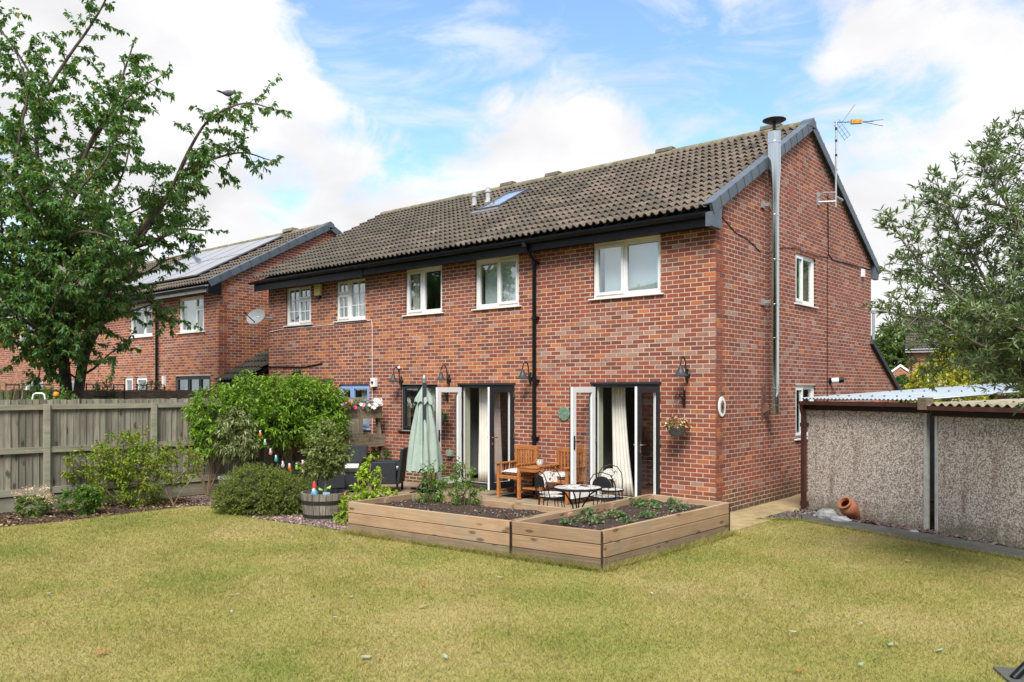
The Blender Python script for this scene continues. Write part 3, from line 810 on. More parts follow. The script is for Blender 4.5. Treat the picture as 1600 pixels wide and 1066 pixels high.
# garden doors: outward-opening pairs, each leaf at right angles to the wall
def leaf(hx, side, lab):
    """side -1: hinged at its left jamb (its white inner face towards +x); +1: hinged at its right jamb (dark outer face towards +x)"""
    b = MB(); w, h, z0 = .70, 1.96, .14
    lay = [(0, .045, 0), (.0452, .068, 1)] if side < 0 else [(.0232, .068, 0), (0, .023, 1)]
    for a, c, mi in lay:
        b.mi = mi; xa, xb = (hx-c, hx-a) if side < 0 else (hx-c+.068, hx-a+.068)
        if side > 0: xa, xb = hx+.0-(c-.068), hx-(a-.068)
        for (y0, y1, za, zb) in ((-w, -w+.105, z0, z0+h), (-.105, -.0, z0, z0+h), (-w+.105, -.105, z0, z0+.13), (-w+.105, -.105, z0+h-.10, z0+h)):
            b.box(xa, xb, y0-.02, y1-.02, za, zb)
    o = b.build('door_leaf', [UPVC, ANTH], nh); o['label'] = lab
    xc = hx-.034 if side < 0 else hx+.034
    q = MB(); q.box(xc-.004, xc+.004, -w+.085, -.125, z0+.13, z0+h-.10); q.build('pane', GLASS2, o)
    q = MB()
    for xs in ((xc+.034, 1), (xc-.034, -1)):
        x, d = xs
        q.box(min(x, x+d*.012), max(x, x+d*.012), -w+.008, -w+.042, 1.0, 1.24); q.tube([(x+d*.01, -w+.025, 1.14), (x+d*.045, -w+.025, 1.14), (x+d*.045, -w+.14, 1.14)], .009, 8)
    q.build('handle', BLACKM if side < 0 else CHROME, o)
    for z in (.32, 1.15, 1.95):
        q = MB(); s_ = 1 if side > 0 else -1
        q.tube([(hx+s_*.03+.045, -.03, z-.05), (hx+s_*.03+.045, -.03, z+.05)], .014, 8); q.build('hinge', CHROME, o)
    return o
def garden_doors(u0, u1):
    b = MB()
    for (x0, x1, z0, z1) in ((u0, u0+.055, .10, 2.15), (u1-.055, u1, .10, 2.15), (u0+.055, u1-.055, 2.09, 2.15), (u0+.055, u1-.055, .10, .15)):
        b.mi = 1; b.box(x0, x1, .015, .045, z0, z1); b.mi = 0; b.box(x0, x1, .0455, .095, z0, z1)
    b.mi = 1; b.box(u0-.06, u1+.03, -.03, .014, 2.151, 2.185)
    fr = b.build('door_frame', [UPVC, ANTH], nh)
    q = MB(); q.box(u0+.001, u0+.012, .10, .29, .15, 2.14); q.box(u1-.012, u1-.001, .10, .29, .15, 2.14); q.box(u0+.012, u1-.012, .10, .29, 2.13, 2.149); q.build('reveal', SAGE, fr)
    q = MB(); q.box(u0+.002, u1-.002, -.02, .28, .075, .0995); q.build('threshold', ANTH, fr)
    q = MB(); a, c = u0-.55, u1+.65; d0, d1, za, zb = .29, 3.6, .12, 2.34
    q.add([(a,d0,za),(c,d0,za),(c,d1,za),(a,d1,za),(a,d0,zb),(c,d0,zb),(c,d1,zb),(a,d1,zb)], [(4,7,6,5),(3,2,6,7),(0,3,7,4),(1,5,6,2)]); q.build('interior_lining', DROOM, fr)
    q = MB(); q.box(a, c, d0, d1, .10, .119); q.build('interior_floor', M('interior_oak', (.16, .095, .05), .45, 0, .2, 9), fr)
garden_doors(-5.76, -4.28)
garden_doors(-2.40, -1.03)
leaf(-5.70, -1, 'white inner face of the left leaf of the left garden doors')
leaf(-4.34, 1, 'dark outer face of the right leaf of the left garden doors')
leaf(-2.345, -1, 'white inner face of the left leaf of the right garden doors')
leaf(-1.085, 1, 'dark outer face of the right leaf of the right garden doors')
# cables clipped to the gable and rear wall
b = MB(); b.tube([(.008, .15, 4.92), (.008, .7, 4.72), (.008, 1.25, 4.66), (.008, 1.75, 4.52)], .007, 5); b.tube([(.008, 2.2, 4.65), (.008, 3.3, 4.80), (.008, 4.6, 4.80), (.008, 5.24, 4.86)], .006, 5)
b.tube([(.01, 5.2, 6.15), (.01, 5.22, 4.92), (.01, 5.5, 4.84), (.01, 8.1, 4.92)], .012, 5); b.tube([(.008, 5.17, 4.9), (.008, 5.17, .4)], .008, 5); b.build('cable', BLACK, nh)
b = MB(); b.box(.001, .05, 7.42, 7.58, 4.68, 4.86); b.build('air_vent', UPVC, nh)

# ================================================================== attached house (left half of the pair)
ah = thing('attached_house', 'left half of the brick pair with white gridded windows and a black eave', 'house', (-8.545, 0, 0))
HA = House(ah); o0 = -8.545
AO = [(-11.98-o0,-10.92-o0,3.71,4.68), (-9.90-o0,-8.82-o0,3.71,4.68), (-9.79-o0,-8.68-o0,1.15,2.18)]
HA.wall((0, 0), 0, -4.225, 0, 0, 4.86, AO, pal_att, 'rear_wall', end='r')
HA.finish(300)
b = MB(); b.prism([(-4.225, .285, 0), (-4.225, 8.18, 0), (-4.225, 8.18, 5.0), (-4.225, 4.09, 7.26), (-4.225, .285, 5.0)], (.25, 0, 0)); b.box(-3.96, 0, 7.9, 8.18, 0, 4.98); b.build('side_wall', MORTAR_B, ah)
att_tone = lambda x, v: rnd.choice([3, 4, 5, 5, 6, 6, 8])
roof(ah, -4.40, -.002, -.33, 4.925, 4.09, 7.355, att_tone, nparts=300)
b = MB(); b.box(-4.42, -.001, -.312, -.288, 4.63, 4.915); b.build('fascia', BLACK, ah)
b = MB(); b.box(-4.40, -.001, -.286, -.002, 4.69, 4.70); b.build('soffit', BLACK, ah)
gutter(ah, -4.5, -.005, -.385, 4.86, BLACK)
gl = lambda l: l
window(ah, (0, 0), 0, AO[0][0], AO[0][1], 3.71, 4.68, [(0,.5,0,1,2,3,False), (.5,1,.66,1,2,1,True), (.5,1,0,.66,2,2,True)], UPVC, zr=(2.7,4.8), inside='dark', fw=.04)
window(ah, (0, 0), 0, AO[1][0], AO[1][1], 3.71, 4.68, [(0,.42,.66,1,2,1,True), (0,.42,0,.66,2,2,True), (.42,1,0,1,2,3,False)], UPVC, zr=(2.7,4.8), fw=.04, curtain=[(-9.42-o0, -9.1-o0), (-9.05-o0, -8.86-o0)])
window(ah, (0, 0), 0, AO[2][0], AO[2][1], 1.15, 2.18, [(0,.4,0,1,1,1,True), (.4,1,0,1,1,1,True)], BLUE, zr=(.2,2.3), curtain=[(-9.2-o0, -8.75-o0)])
b = MB(); b.tube([(-4.2, -.008, 3.57), (-3.6, -.008, 3.62), (-2.4, -.008, 3.62), (-.04, -.008, 3.66), (-.02, -.008, 3.5), (-.02, -.008, 1.0)], .008, 5); b.build('white_cable', UPVC, ah)
b = MB(); b.tube([(-4.2, -.012, 2.66), (-2.6, -.012, 2.62), (-1.9, -.012, 2.70)], .018, 6); b.build('cable', BLACK, ah)
b = MB(); b.box(-2.13, -1.90, -.09, -.001, 4.37, 4.66); 
ab = b.build('alarm_box', M('faded_yellow', (.62, .50, .17), .6), ah, bevel=.015)
b = MB(); b.box(-2.08, -1.95, -.06, -.002, 4.31, 4.366); b.build('alarm_light', BLACK, ab)

# ================================================================== end house further left, with the solar panels
eh = thing('end_house', 'brick house with solar panels on its roof beyond the attached house', 'house', (-14.05, -.7, 0))
HE = House(eh)
EO = [(-2.14,-.76,3.67,4.66), (-5.17,-3.74,3.67,4.66), (-2.32,-.42,1.2,2.44), (-4.78,-4.05,.3,2.45), (-5.55,-4.98,1.2,2.45)]
HE.wall((0, 0), 0, -7.4, 0, 0, 4.80, EO, pal_far, 'rear_wall', core=(-7.4, -.006), end='r', bz0=1.5, mortar=MORTAR_B)
SE = (6.98-4.86)/(3.6+.33)
def eclip(z):
    if z > 6.9: return None
    lo = 0 if z < 4.95 else (z-4.95)/SE
    return lo, 7.2-lo
HE.wall((0, 0), R(90), .031, 7.2, 0, 4.97, [], pal_far, 'gable_wall', zclip=eclip, core=(.285, 7.2), prisms=[[(0, 4.97), (7.2, 4.97), (3.6, 6.92)]], phase=1, end='l', btop=6.9, bz0=1.8, mortar=MORTAR_B)
HE.finish(300)
b = MB(); b.box(-7.4, -.3, 6.9, 7.2, 0, 4.9); b.build('front_wall', MORTAR_B, eh)
end_tone = lambda x, v: rnd.choice([0, 0, 1, 1, 3, 8, 5])
rfe, EA, EL = roof(eh, -7.4, .03, -.33, 4.86, 3.6, 6.98, end_tone, nparts=300)
verge(eh, .03, -.33, 4.885, 3.6, 7.005, SLATE, 13)
b = MB(); b.prism([(-.10, 3.45, 6.94), (-.10, 3.75, 6.94), (-.10, 3.72, 7.05), (-.10, 3.6, 7.12), (-.10, 3.48, 7.05)], (.215, 0, 0)); b.build('ridge_end_cap', SLATE, eh)
b = MB(); b.prism([(.0, -.36, 4.60), (.0, .02, 4.60), (.0, .02, 4.98), (.0, -.30, 4.82), (.0, -.36, 4.80)], (.10, 0, 0)); b.build('eave_end_box', BLACK, eh)
b = MB(); b.box(-3.2, .0, -.30, -.28, 4.66, 4.85); b.build('fascia', GREYM, eh)
b = MB(); b.box(-7.4, -3.21, -.30, -.28, 4.66, 4.85); b.build('fascia', BLACK, eh)
gutter(eh, -7.4, -.01, -.375, 4.80, BLACK)
b = MB(); b.tube([(-3.3, -.36, 4.78), (-3.3, -.36, 4.66), (-3.3, -.08, 4.5), (-3.3, -.08, .1)], .04, 8); b.build('downpipe', BLACK, eh, True)
window(eh, (0, 0), 0, *EO[0], [(0,.68,0,1,1,1,False), (.68,1,.66,1,1,1,True), (.68,1,0,.66,1,1,True)], UPVC, zr=(2.8,4.75), curtain=[(-2.1,-1.25)])
window(eh, (0, 0), 0, *EO[1], [(0,.62,0,.72,1,1,False), (0,.62,.72,1,1,1,True), (.62,1,.72,1,1,1,True), (.62,1,0,.72,1,1,False)], UPVC, zr=(2.8,4.75), inside='dark')
window(eh, (0, 0), 0, *EO[2], [(0,.36,0,1,1,1,True), (.36,.7,0,1,1,1,True), (.7,1,0,1,1,1,True)], ANTH, zr=(.3,2.5), blind=[(-2.2,-.5,0)])
window(eh, (0, 0), 0, *EO[3], [(0,1,.45,1,1,1,True), (0,1,0,.45,1,1,False)], UPVC, zr=(.2,2.5), inside='dark', sill=False)
window(eh, (0, 0), 0, *EO[4], [(0,1,.55,1,1,1,True), (0,1,0,.55,1,1,False)], UPVC, zr=(.3,2.5), inside='dark')
b = MB(); b.lathe([(.17, 0), (.19, .0), (.19, .05), (.15, .06), (.15, 0)], 20, (-2.75, -.01, 1.75), (0, -1, 0)); b.lathe([(.0, 0), (.15, .0), (.15, .02), (0, .02)], 20, (-2.75, -.01, 1.75), (0, -1, 0)); b.build('round_plaque', UPVC, eh)
b = MB(); b.box(-2.98, -2.88, -.08, -.001, 2.15, 2.45); b.build('bell_box', CREAM, eh)
# solar array
SOL = M('solar_glass', (.16, .18, .22), .09, 0, .05, 2, spec=1.0); SFR = M('solar_frame', (.30, .31, .33), .35, .8)
arr = bpy.data.objects.new('solar_array', None); link(arr, eh); arr.location = (-6.6, -.33+.62*math.cos(EA)-.12*math.sin(EA), 4.86+.62*math.sin(EA)+.12*math.cos(EA)); arr.rotation_euler = (EA, 0, 0)
b = MB(); b.box(.008, 1.012, .008, 1.612, 0, .03); b.box(.0, 1.02, 0, .008, -.005, .034); b.box(0, 1.02, 1.612, 1.62, -.005, .034); b.box(0, .008, .008, 1.612, -.005, .034); b.box(1.012, 1.02, .008, 1.612, -.005, .034)
sm = b.mesh('solar_panel', [SOL, SFR]); sm.polygons.foreach_set('material_index', [0]*6+[1]*24)
for i in range(5):
    for j in range(2): inst('solar_panel', sm, arr, (i*1.03, j*1.63, 0))
b = MB()
for j in (.25, 1.3, 1.9, 2.95): b.box(0, 5.2, j, j+.05, -.06, -.006)
b.build('mounting_rail', BLACK, arr)
b = MB(); b.lathe([(.06, 0), (.06, .55), (.09, .56), (.09, .66), (0, .7)], 12, (-6.5, 2.75, 6.35)); b.build('vent_pipe', SLATE, eh, True)
b = MB(); b.prism([(-2.2, 3.45, 7.06), (-2.2, 3.75, 7.06), (-2.2, 3.72, 7.16), (-2.2, 3.48, 7.16)], (.5, 0, 0)); b.build('ridge_vent', M('ridge_vent_pale', (.22, .2, .15), .95, 0, .4, 8), eh)
# tiled roof in the gap between the two pairs
lt = thing('side_porch', 'dark tiled lean-to roof in the gap between the brick pairs', 'porch', (-13.4, 0, 0))
roof_l = MB(); roof_l.box(-.63, .62, .35, .5, 0, 2.3); roof_l.build('wall', MORTAR_B, lt)
b = MB(); b.prism([(-.64, -.75, 2.26), (-.64, 4.2, 4.95), (-.64, 4.2, 4.87), (-.64, -.75, 2.18)], (1.27, 0, 0)); lrf = b.build('roof', BLACK, lt)
la = math.atan2(2.69, 4.95)
tmes = [np_mesh('tile', TV*np.array([1.06, 1, 1]), TF, np.tile(np.array(c)*.75, (len(TV), 1)), [TILE], True) for c in TPAL[4:7]]
for j in range(14):
    for i in range(4): inst('tile', rnd.choice(tmes), lrf, (-.635+i*.318, -.82+j*.35*math.cos(la), 2.27+j*.35*math.sin(la)), (la, 0, 0))
b = MB(); b.box(-.63, .62, -.80, -.76, 2.1, 2.24); b.build('fascia', BLACK, lt)

# ================================================================== houses further along to the left
th_ = thing('terraced_house', 'far brick house with a white fascia behind the cherry tree', 'house', (-21.5, -.7, 0))
HT = House(th_)
TO = [(-7.0,-5.6,3.67,4.66), (-3.2,-1.8,3.67,4.66), (-6.4,-4.6,.4,2.4), (-2.6,-1.3,1.2,2.4)]
HT.wall((0, 0), 0, -12, 0, 0, 4.80, TO, pal_far, 'rear_wall', end='r', bz0=1.8, mortar=MORTAR_B)
HT.finish(300)
roof(th_, -12, -.002, -.33, 4.86, 3.6, 6.98, end_tone, nparts=300)
b = MB(); b.box(-12, -.01, -.30, -.28, 4.66, 4.85); b.build('fascia', UPVC, th_)
gutter(th_, -12, -.01, -.375, 4.80, UPVC)
for w_ in TO: window(th_, (0, 0), 0, *w_, [(0,.6,0,1,1,1,False), (.6,1,0,1,1,1,True)], UPVC, zr=(w_[2]-.7, w_[3]+.05), inside='dark')
fg = thing('gable_house', 'distant brick gable rising behind the far terraced house at the left', 'house', (-36.5, 3.2, 0), R(15))
HG = House(fg)
def gc2(z):
    if z > 9.3: return None
    lo = 0 if z < 6.2 else (z-6.2)/.62
    return lo, 10-lo
HG.wall((0, 0), R(90), 0, 10, 0, 6.2, [], pal_far, 'gable_wall', zclip=gc2, prisms=[[(0, 6.2), (10, 6.2), (5, 9.3)]], end='l', btop=9.3, bz0=5.2, mortar=MORTAR_B)
HG.finish(60)
b = MB(); b.prism([(.15, -.4, 6.05), (.15, 5, 9.42), (.15, 10.4, 6.05), (.15, 10.4, 5.9), (.15, 5, 9.27), (.15, -.4, 5.9)], (-9, 0, 0)); b.build('roof', M('far_roof', (.13, .11, .09), .9, 0, .3, 4), fg)
b = MB(); b.box(-9, -.285, .0, .28, 0, 6.1); b.build('side_wall', MORTAR_B, fg)
# ================================================================== fences
def boxpart(name, dims, mat, parent, loc=(0, 0, 0), bevel=0):
    b = MB(); b.box(*dims); return b.build(name, mat, parent, loc=loc, bevel=bevel)
def fence(root, L0, L1, posts, top, bw, postw=.10, rails=((1.71, 1.80), (.97, 1.07), (.26, .37)), gb=.24, mat=None, railmat=None):
    mat = mat or FENCEW; railmat = railmat or RAILW
    ms = []
    for k in range(6):
        b = MB(); h = top-gb+rnd.uniform(-.008, .008); w = bw+.012
        b.prism([(0, 0, 0), (w, -.019, 0), (w, .006, 0), (0, .006, 0)], (0, 0, h)); ms.append(b.mesh('fence_board', mat))
    x = L0
    while x < L1:
        inst('fence_board', rnd.choice(ms), root, (x, .022+rnd.uniform(-.002, .002), gb-.02), (rnd.uniform(-.003, .003), rnd.uniform(-.006, .006), 0)); x += bw
    for a in posts: boxpart('fence_post', (-postw/2, postw/2, -.075, .025-.02, 0, rails[0][1]+.005), RAILW, root, (a, 0, 0), .006)
    ed = [L0]+[p for p in posts if L0 < p < L1]+[L1]
    for a, c in zip(ed, ed[1:]):
        q0 = a+(postw/2 if a in posts else 0); q1 = c-(postw/2 if c in posts else 0)
        for z0, z1 in rails: boxpart('fence_rail', (-(q1-q0)/2, (q1-q0)/2, -.040, .004, z0, z1), railmat, root, ((q0+q1)/2, 0, rnd.uniform(-.006, .006)))
        if gb: boxpart('gravel_board', (-(q1-q0)/2, (q1-q0)/2, -.012, .02, 0, gb), railmat, root, ((q0+q1)/2, 0, 0))
FA = math.atan2(7.8, .65)
gf = thing('garden_fence', 'weathered grey close-board garden fence with posts and rails running to the house', 'fence', (-9.25, -7.8, 0), FA)
fence(gf, -4.4, 7.55, [1.065+1.81*k for k in range(-3, 4)], 1.90, .107)
nf = thing('garden_fence', 'second timber fence whose top edge shows behind the garden fence and cherry trunk', 'fence', (-13.2, -9.2, 0), R(88))
fence(nf, -1, 8.0, [.6+1.83*k for k in range(0, 5)], 2.06, .15, mat=OLDW, railmat=OLDW)

# ================================================================== garages
m, t, p = nodes('pebbledash')
tcx = nn(t, 'ShaderNodeTexCoord'); vo = nn(t, 'ShaderNodeTexVoronoi'); vo.inputs['Scale'].default_value = 52
t.links.new(tcx.outputs['Object'], vo.inputs['Vector'])
sp = nn(t, 'ShaderNodeSeparateColor'); t.links.new(vo.outputs['Color'], sp.inputs[0])
c0 = ramp(t, sp.outputs[0], [(0, (.30, .245, .195)), (.3, (.52, .44, .36)), (.6, (.63, .56, .48)), (.8, (.46, .42, .37)), (1, (.76, .70, .62))])
c0 = mixc(t, c0, (.13, .10, .085), mrange(t, vo.outputs['Distance'], .45, .68, 0, .8))
f = noise(t, 1, 5, .6, 'Object', (3.2, 3.2, .55)); c0 = mixc(t, c0, (.15, .085, .05), mrange(t, f, .58, .74, 0, .55))
f = noise(t, 1, 6, .65, 'Object', (9, 9, .35)); c0 = mixc(t, c0, (.10, .075, .05), mrange(t, f, .60, .70, 0, .5))
gz = nn(t, 'ShaderNodeNewGeometry'); sz = nn(t, 'ShaderNodeSeparateXYZ'); t.links.new(gz.outputs['Position'], sz.inputs[0])
ad = nn(t, 'ShaderNodeMath', operation='MULTIPLY_ADD'); t.links.new(noise(t, 3.5, 5, .65), ad.inputs[0]); ad.inputs[1].default_value = -.9; t.links.new(sz.outputs[2], ad.inputs[2])
c0 = mixc(t, c0, (.13, .115, .065), mrange(t, ad.outputs[0], -.42, -.12, .75, 0))
t.links.new(c0, p.inputs['Base Color']); p.inputs['Roughness'].default_value = .9; bump(t, p, vo.outputs['Distance'], -.9, .012)
PEB = m
CONC = M('concrete_post', (.42, .42, .38), .9, 0, .2, 14, bmp=.2)
BROWN = M('brown_plastic', (.055, .022, .018), .4, 0, .3, 5)
BROWNR = M('weathered_brown_gutter', (.095, .035, .025), .5, 0, .3, 5)
DWOOD = M('dark_fascia', (.018, .010, .009), .7, 0, .3, 8)
ALU = M('corrugated_metal', (.42, .47, .49), .38, .35, .12, 2.5)
FIB = M('mossy_fibre_cement', (.30, .27, .19), .95, 0, .45, 7, bmp=.3)
def corrugated(name, x0, x1, y0, y1, z0, z1, pitch, amp, mat, parent):
    n = int((x1-x0)/pitch*8); V = []
    for j, (y, z) in enumerate(((y0, z0), ((y0+y1)/2, (z0+z1)/2), (y1, z1))):
        for i in range(n+1):
            x = x0+(x1-x0)*i/n; V.append((x, y, z+amp*math.sin(2*math.pi*(x-x0)/pitch)))
    F = [(j*(n+1)+i, j*(n+1)+i+1, (j+1)*(n+1)+i+1, (j+1)*(n+1)+i) for j in range(2) for i in range(n)]
    b = MB(); b.add(V, F); o = b.build(name, mat, parent, True); o.modifiers.clear()
    s = o.modifiers.new('thick', 'SOLIDIFY'); s.thickness = .006; return o
def garage(label, loc, rz, w, d, h, panels, roofmat, pitch, amp, gut, dp, zr):
    g = thing('garage', label, 'garage', loc, rz)
    for a, c in panels: boxpart('wall_panel', (a, c, 0, .06, -.02, h), PEB, g)
    for x in (0.0, w): boxpart('side_wall', (x-.05, x+.05, .065 if (x == 0) == dp else .45, d, -.02, h), CONC, g)
    boxpart('front_wall', (.06, w-.06, d-.06, d, -.02, h+.2), CONC, g)
    boxpart('corner_post', (panels[-1][1]+.004 if dp else .025, panels[-1][1]+.05 if dp else .07, -.012, .062, -.02, h+.004), CONC, g)
    boxpart('fascia', (-.02, w+.02, -.035, -.004, h-.03, h+.10), DWOOD, g)
    corrugated('roof', -.06, w+.05, -.14, d+.1, zr[0], zr[1], pitch, amp, roofmat, g)
    b = MB()
    b.prism([(-.05, -.155, h+.055), (-.05, -.045, h+.055), (-.05, -.045, h+.118), (-.05, -.052, h+.118), (-.05, -.052, h+.063), (-.05, -.147, h+.063), (-.05, -.147, h+.118), (-.05, -.155, h+.118)], (w+.08, 0, 0))
    for x in (.02, .75, 1.6, 2.15): b.box(x, x+.035, -.160, -.040, h+.05, h+.121)
    b.build('gutter', gut, g)
    if dp:
        b = MB(); b.box(-.055, .012, -.135, -.068, h-.02, h+.054); b.prism([(-.055, -.135, h-.02), (.012, -.135, h-.02), (.012, -.068, h-.02), (-.055, -.068, h-.02)], (0, .03, -.10)); b.box(-.055, .012, -.105, -.038, .0, h-.121)
        for z in (h-.32, .08): b.box(-.068, .025, -.112, -.0, z, z+.07)
        b.build('downpipe', BROWN, g)
    b = MB()
    for i in range(int(w/pitch/3)):
        for y in (.35, 1.9, 3.6): b.blob((.1+i*pitch*3, y, zr[0]+(zr[1]-zr[0])*(y+.14)/(d+.24)+amp+.004), .017, 6, 4)
    b.build('roof_bolt', BLACKM, g)
    return g
GA = math.atan2(-.89, 2.05)
garage('pebbledash garage with bright metal roof and brown downpipe beside the house', (.93, 1.55, 0), GA, 2.28, 5.0, 1.74, [(.0, .33), (.335, 2.2)], ALU, .076, .011, BROWN, True, (1.905, 2.17))
p1 = Vector((.93, 1.55, 0))+Vector((math.cos(GA), math.sin(GA), 0))*2.36
garage('pebbledash garage with mossy corrugated roof under the olive tree', p1, GA-.13, 4.6, 5.0, 1.70, [(.075, 1.6), (1.605, 3.1), (3.105, 4.6)], FIB, .146, .022, BROWNR, False, (1.84, 2.0))
gr_, grz = p1, GA-.13
# junction block between the gutters
b = MB(); b.box(-.05, .09, -.14, .02, -.10, .075); b.build('gutter_end', OLDW, None, loc=(p1.x-.09, p1.y+.0, 1.86), rot=(0, 0, GA))
o = bpy.data.objects['gutter_end']; props(o, 'grey timber block closing the gap between the two garage gutters', 'timber block')

# ================================================================== raised beds
def plank(name, P, Q, z0, z1, th, mat, parent, bevel=.004):
    P, Q = Vector(P), Vector(Q); d = Q-P; L = d.length; a = math.atan2(d.y, d.x)
    b = MB(); b.box(-L/2, L/2, -th/2, th/2, -(z1-z0)/2, (z1-z0)/2); c = (P+Q)/2
    return b.build(name, mat, parent, loc=(c.x, c.y, (z0+z1)/2), rot=(0, 0, a), bevel=bevel)
def raised_bed(cs, label, soilz=.365):
    c = sum((Vector((*q, 0)) for q in cs), Vector())/4
    t_ = thing('raised_bed', label, 'planter', c); cs = [Vector((*q, 0))-c for q in cs]; th = .05
    inn = []
    for i in range(4):
        P, Q = cs[i], cs[(i+1) % 4]; d = (Q-P).normalized(); n = Vector((-d.y, d.x, 0))
        for k in range(3):
            e = 0 if i % 2 == 0 else th
            j = rnd.uniform(-.004, .004)
            plank('plank', P+d*(e+.012)+n*(th/2+j), Q-d*(e+.012)+n*(th/2+j), -.014+.157*k if k else -.03, .157*(k+1)-.022 if k < 2 else .45, th, PINE if k else PINE_W, t_, .006)
        cp = boxpart('corner_gap_strip', (-.016, .016, -.016, .016, 0, .44), M('dark_gap_strip', (.06, .04, .028), .8, .3, .3, 20), t_, P+(d+n)*.022); cp.rotation_euler = (0, 0, math.atan2(d.y, d.x))  # dark strip added; its colour imitates the shaded gap at the plank corner
        m_ = max(2, int((Q-P).length/.9))
        for k in range(m_+1):
            q = P+d*(.09+((Q-P).length-.18)*k/m_)+n*(th+.027)
            o = boxpart('batten', (-.035, .035, -.024, .024, 0, .43), PINE, t_, q); o.rotation_euler = (0, 0, math.atan2(d.y, d.x))
    # lumpy soil
    N = 26; V = []; A, B, C_, D = [q*.985 for q in cs]
    for j in range(N+1):
        for i in range(N+1):
            u, v = i/N, j/N; q = (A*(1-u)+B*u)*(1-v)+(D*(1-u)+C_*u)*v
            edge = min(u, 1-u, v, 1-v)
            V.append((q.x, q.y, soilz+rnd.uniform(-.012, .016)+.03*math.sin(u*9+1)*math.sin(v*7)*min(1, edge*8)))
    b = MB(); b.add(V, [(j*(N+1)+i, j*(N+1)+i+1, (j+1)*(N+1)+i+1, (j+1)*(N+1)+i) for j in range(N) for i in range(N)]); b.build('soil', SOIL, t_)
    return t_
raised_bed([(-3.27,-4.90), (-.385,-4.715), (-.42,-3.36), (-3.29,-3.56)], 'long timber raised bed with tomato plants, in front of the closed parasol')
raised_bed([(-.365,-4.715), (.87,-4.60), (.95,-1.46), (-.45,-1.34)], 'timber raised bed of strawberry plants nearest the house corner')

# ================================================================== things fixed to the walls
lm = thing('wall_lamp', 'black swan-neck wall lamp above the anthracite kitchen window', 'lamp', (-7.56, 0, 2.25), 0, 'black swan-neck lamps on the rear wall')
b = MB(); b.lathe([(0, 0), (.055, 0), (.055, .012), (.03, .03), (0, .032)], 16, (0, -.001, 0), (0, -1, 0)); b.box(-.012, .012, -.03, -.001, -.13, .10); b.build('wall_plate', BLACKM, lm)
b = MB(); b.tube([(0, -.025, -.10), (0, -.06, -.09), (0, -.075, -.03), (0, -.075, .10), (0, -.085, .2), (0, -.12, .27), (0, -.17, .295), (0, -.22, .27), (0, -.25, .21), (0, -.255, .14)], .0115, 8); b.build('arm', BLACKM, lm, True)
b = MB(); b.lathe([(.012, .15), (.03, .145), (.04, .09), (.06, .045), (.095, .0), (.132, -.02), (.130, -.026), (.09, -.008), (.05, .035), (.02, .1)], 24, (0, -.255, 0)); b.build('shade', M('lamp_shade_grey', (.05, .058, .062), .5, .2, .15, 9), lm, True)
b = MB(); b.lathe([(0, .05), (.035, .04), (.042, -.03), (.035, -.07), (0, -.085)], 14, (0, -.255, 0)); b.build('bulb_glass', glassmat('lamp_glass', (.9, .9, .88), 1.5, .1), lm, True)
for x, z, lab in ((-6.07, 2.27, 'black swan-neck wall lamp between the kitchen window and the left garden doors'), (-3.86, 2.29, 'black swan-neck wall lamp just left of the black downpipe'), (-.50, 2.30, 'black swan-neck wall lamp nearest the house corner')):
    c = copy_tree(lm); c.location = (x, 0, z); c['label'] = lab
def leaf_cloud(P, D, L, Wd, tones, name, mat, parent, droop=.25, jit=.5):
    """many folded leaf blades: P base points, D growth directions"""
    P = np.asarray(P, float); D = np.asarray(D, float); n = len(P)
    D = D+rng.normal(0, jit, D.shape); D /= np.linalg.norm(D, axis=1)[:, None]+1e-9
    U = rng.normal(0, .55, (n, 3))+np.array([0, 0, 1.0]); S = np.cross(D, U); S /= np.linalg.norm(S, axis=1)[:, None]+1e-9
    N = np.cross(S, D)
    l = L*rng.uniform(.65, 1.2, n)[:, None]; w = Wd*rng.uniform(.75, 1.2, n)[:, None]
    mid = P+D*l*.45-N*w*.22; tip = P+D*l-np.array([0, 0, 1])*l*droop-N*l*.06
    V = np.stack([P, P+D*l*.42+S*w*.5, P+D*l*.42-S*w*.5, mid, tip, P+D*l*.75+S*w*.36-np.array([0, 0, 1])*l*droop*.4, P+D*l*.75-S*w*.36-np.array([0, 0, 1])*l*droop*.4], 1).reshape(-1, 3)
    tt = (np.arange(n)*7)[:, None]
    F = np.concatenate([tt+np.array([[0, 3, 1]]), tt+np.array([[0, 2, 3]]), tt+np.array([[1, 3, 5]]), tt+np.array([[3, 2, 6]]), tt+np.array([[3, 4, 5]]), tt+np.array([[3, 6, 4]])])
    tones = np.asarray(tones, float); k = rng.integers(0, len(tones), n)
    T = np.repeat(tones[k]*rng.uniform(.75, 1.25, (n, 1)), 7, 0)
    return link(bpy.data.objects.new(name, np_mesh(name, V, F, T, [mat])), parent)
FLOWER = leafmat('petal', .35, .6)
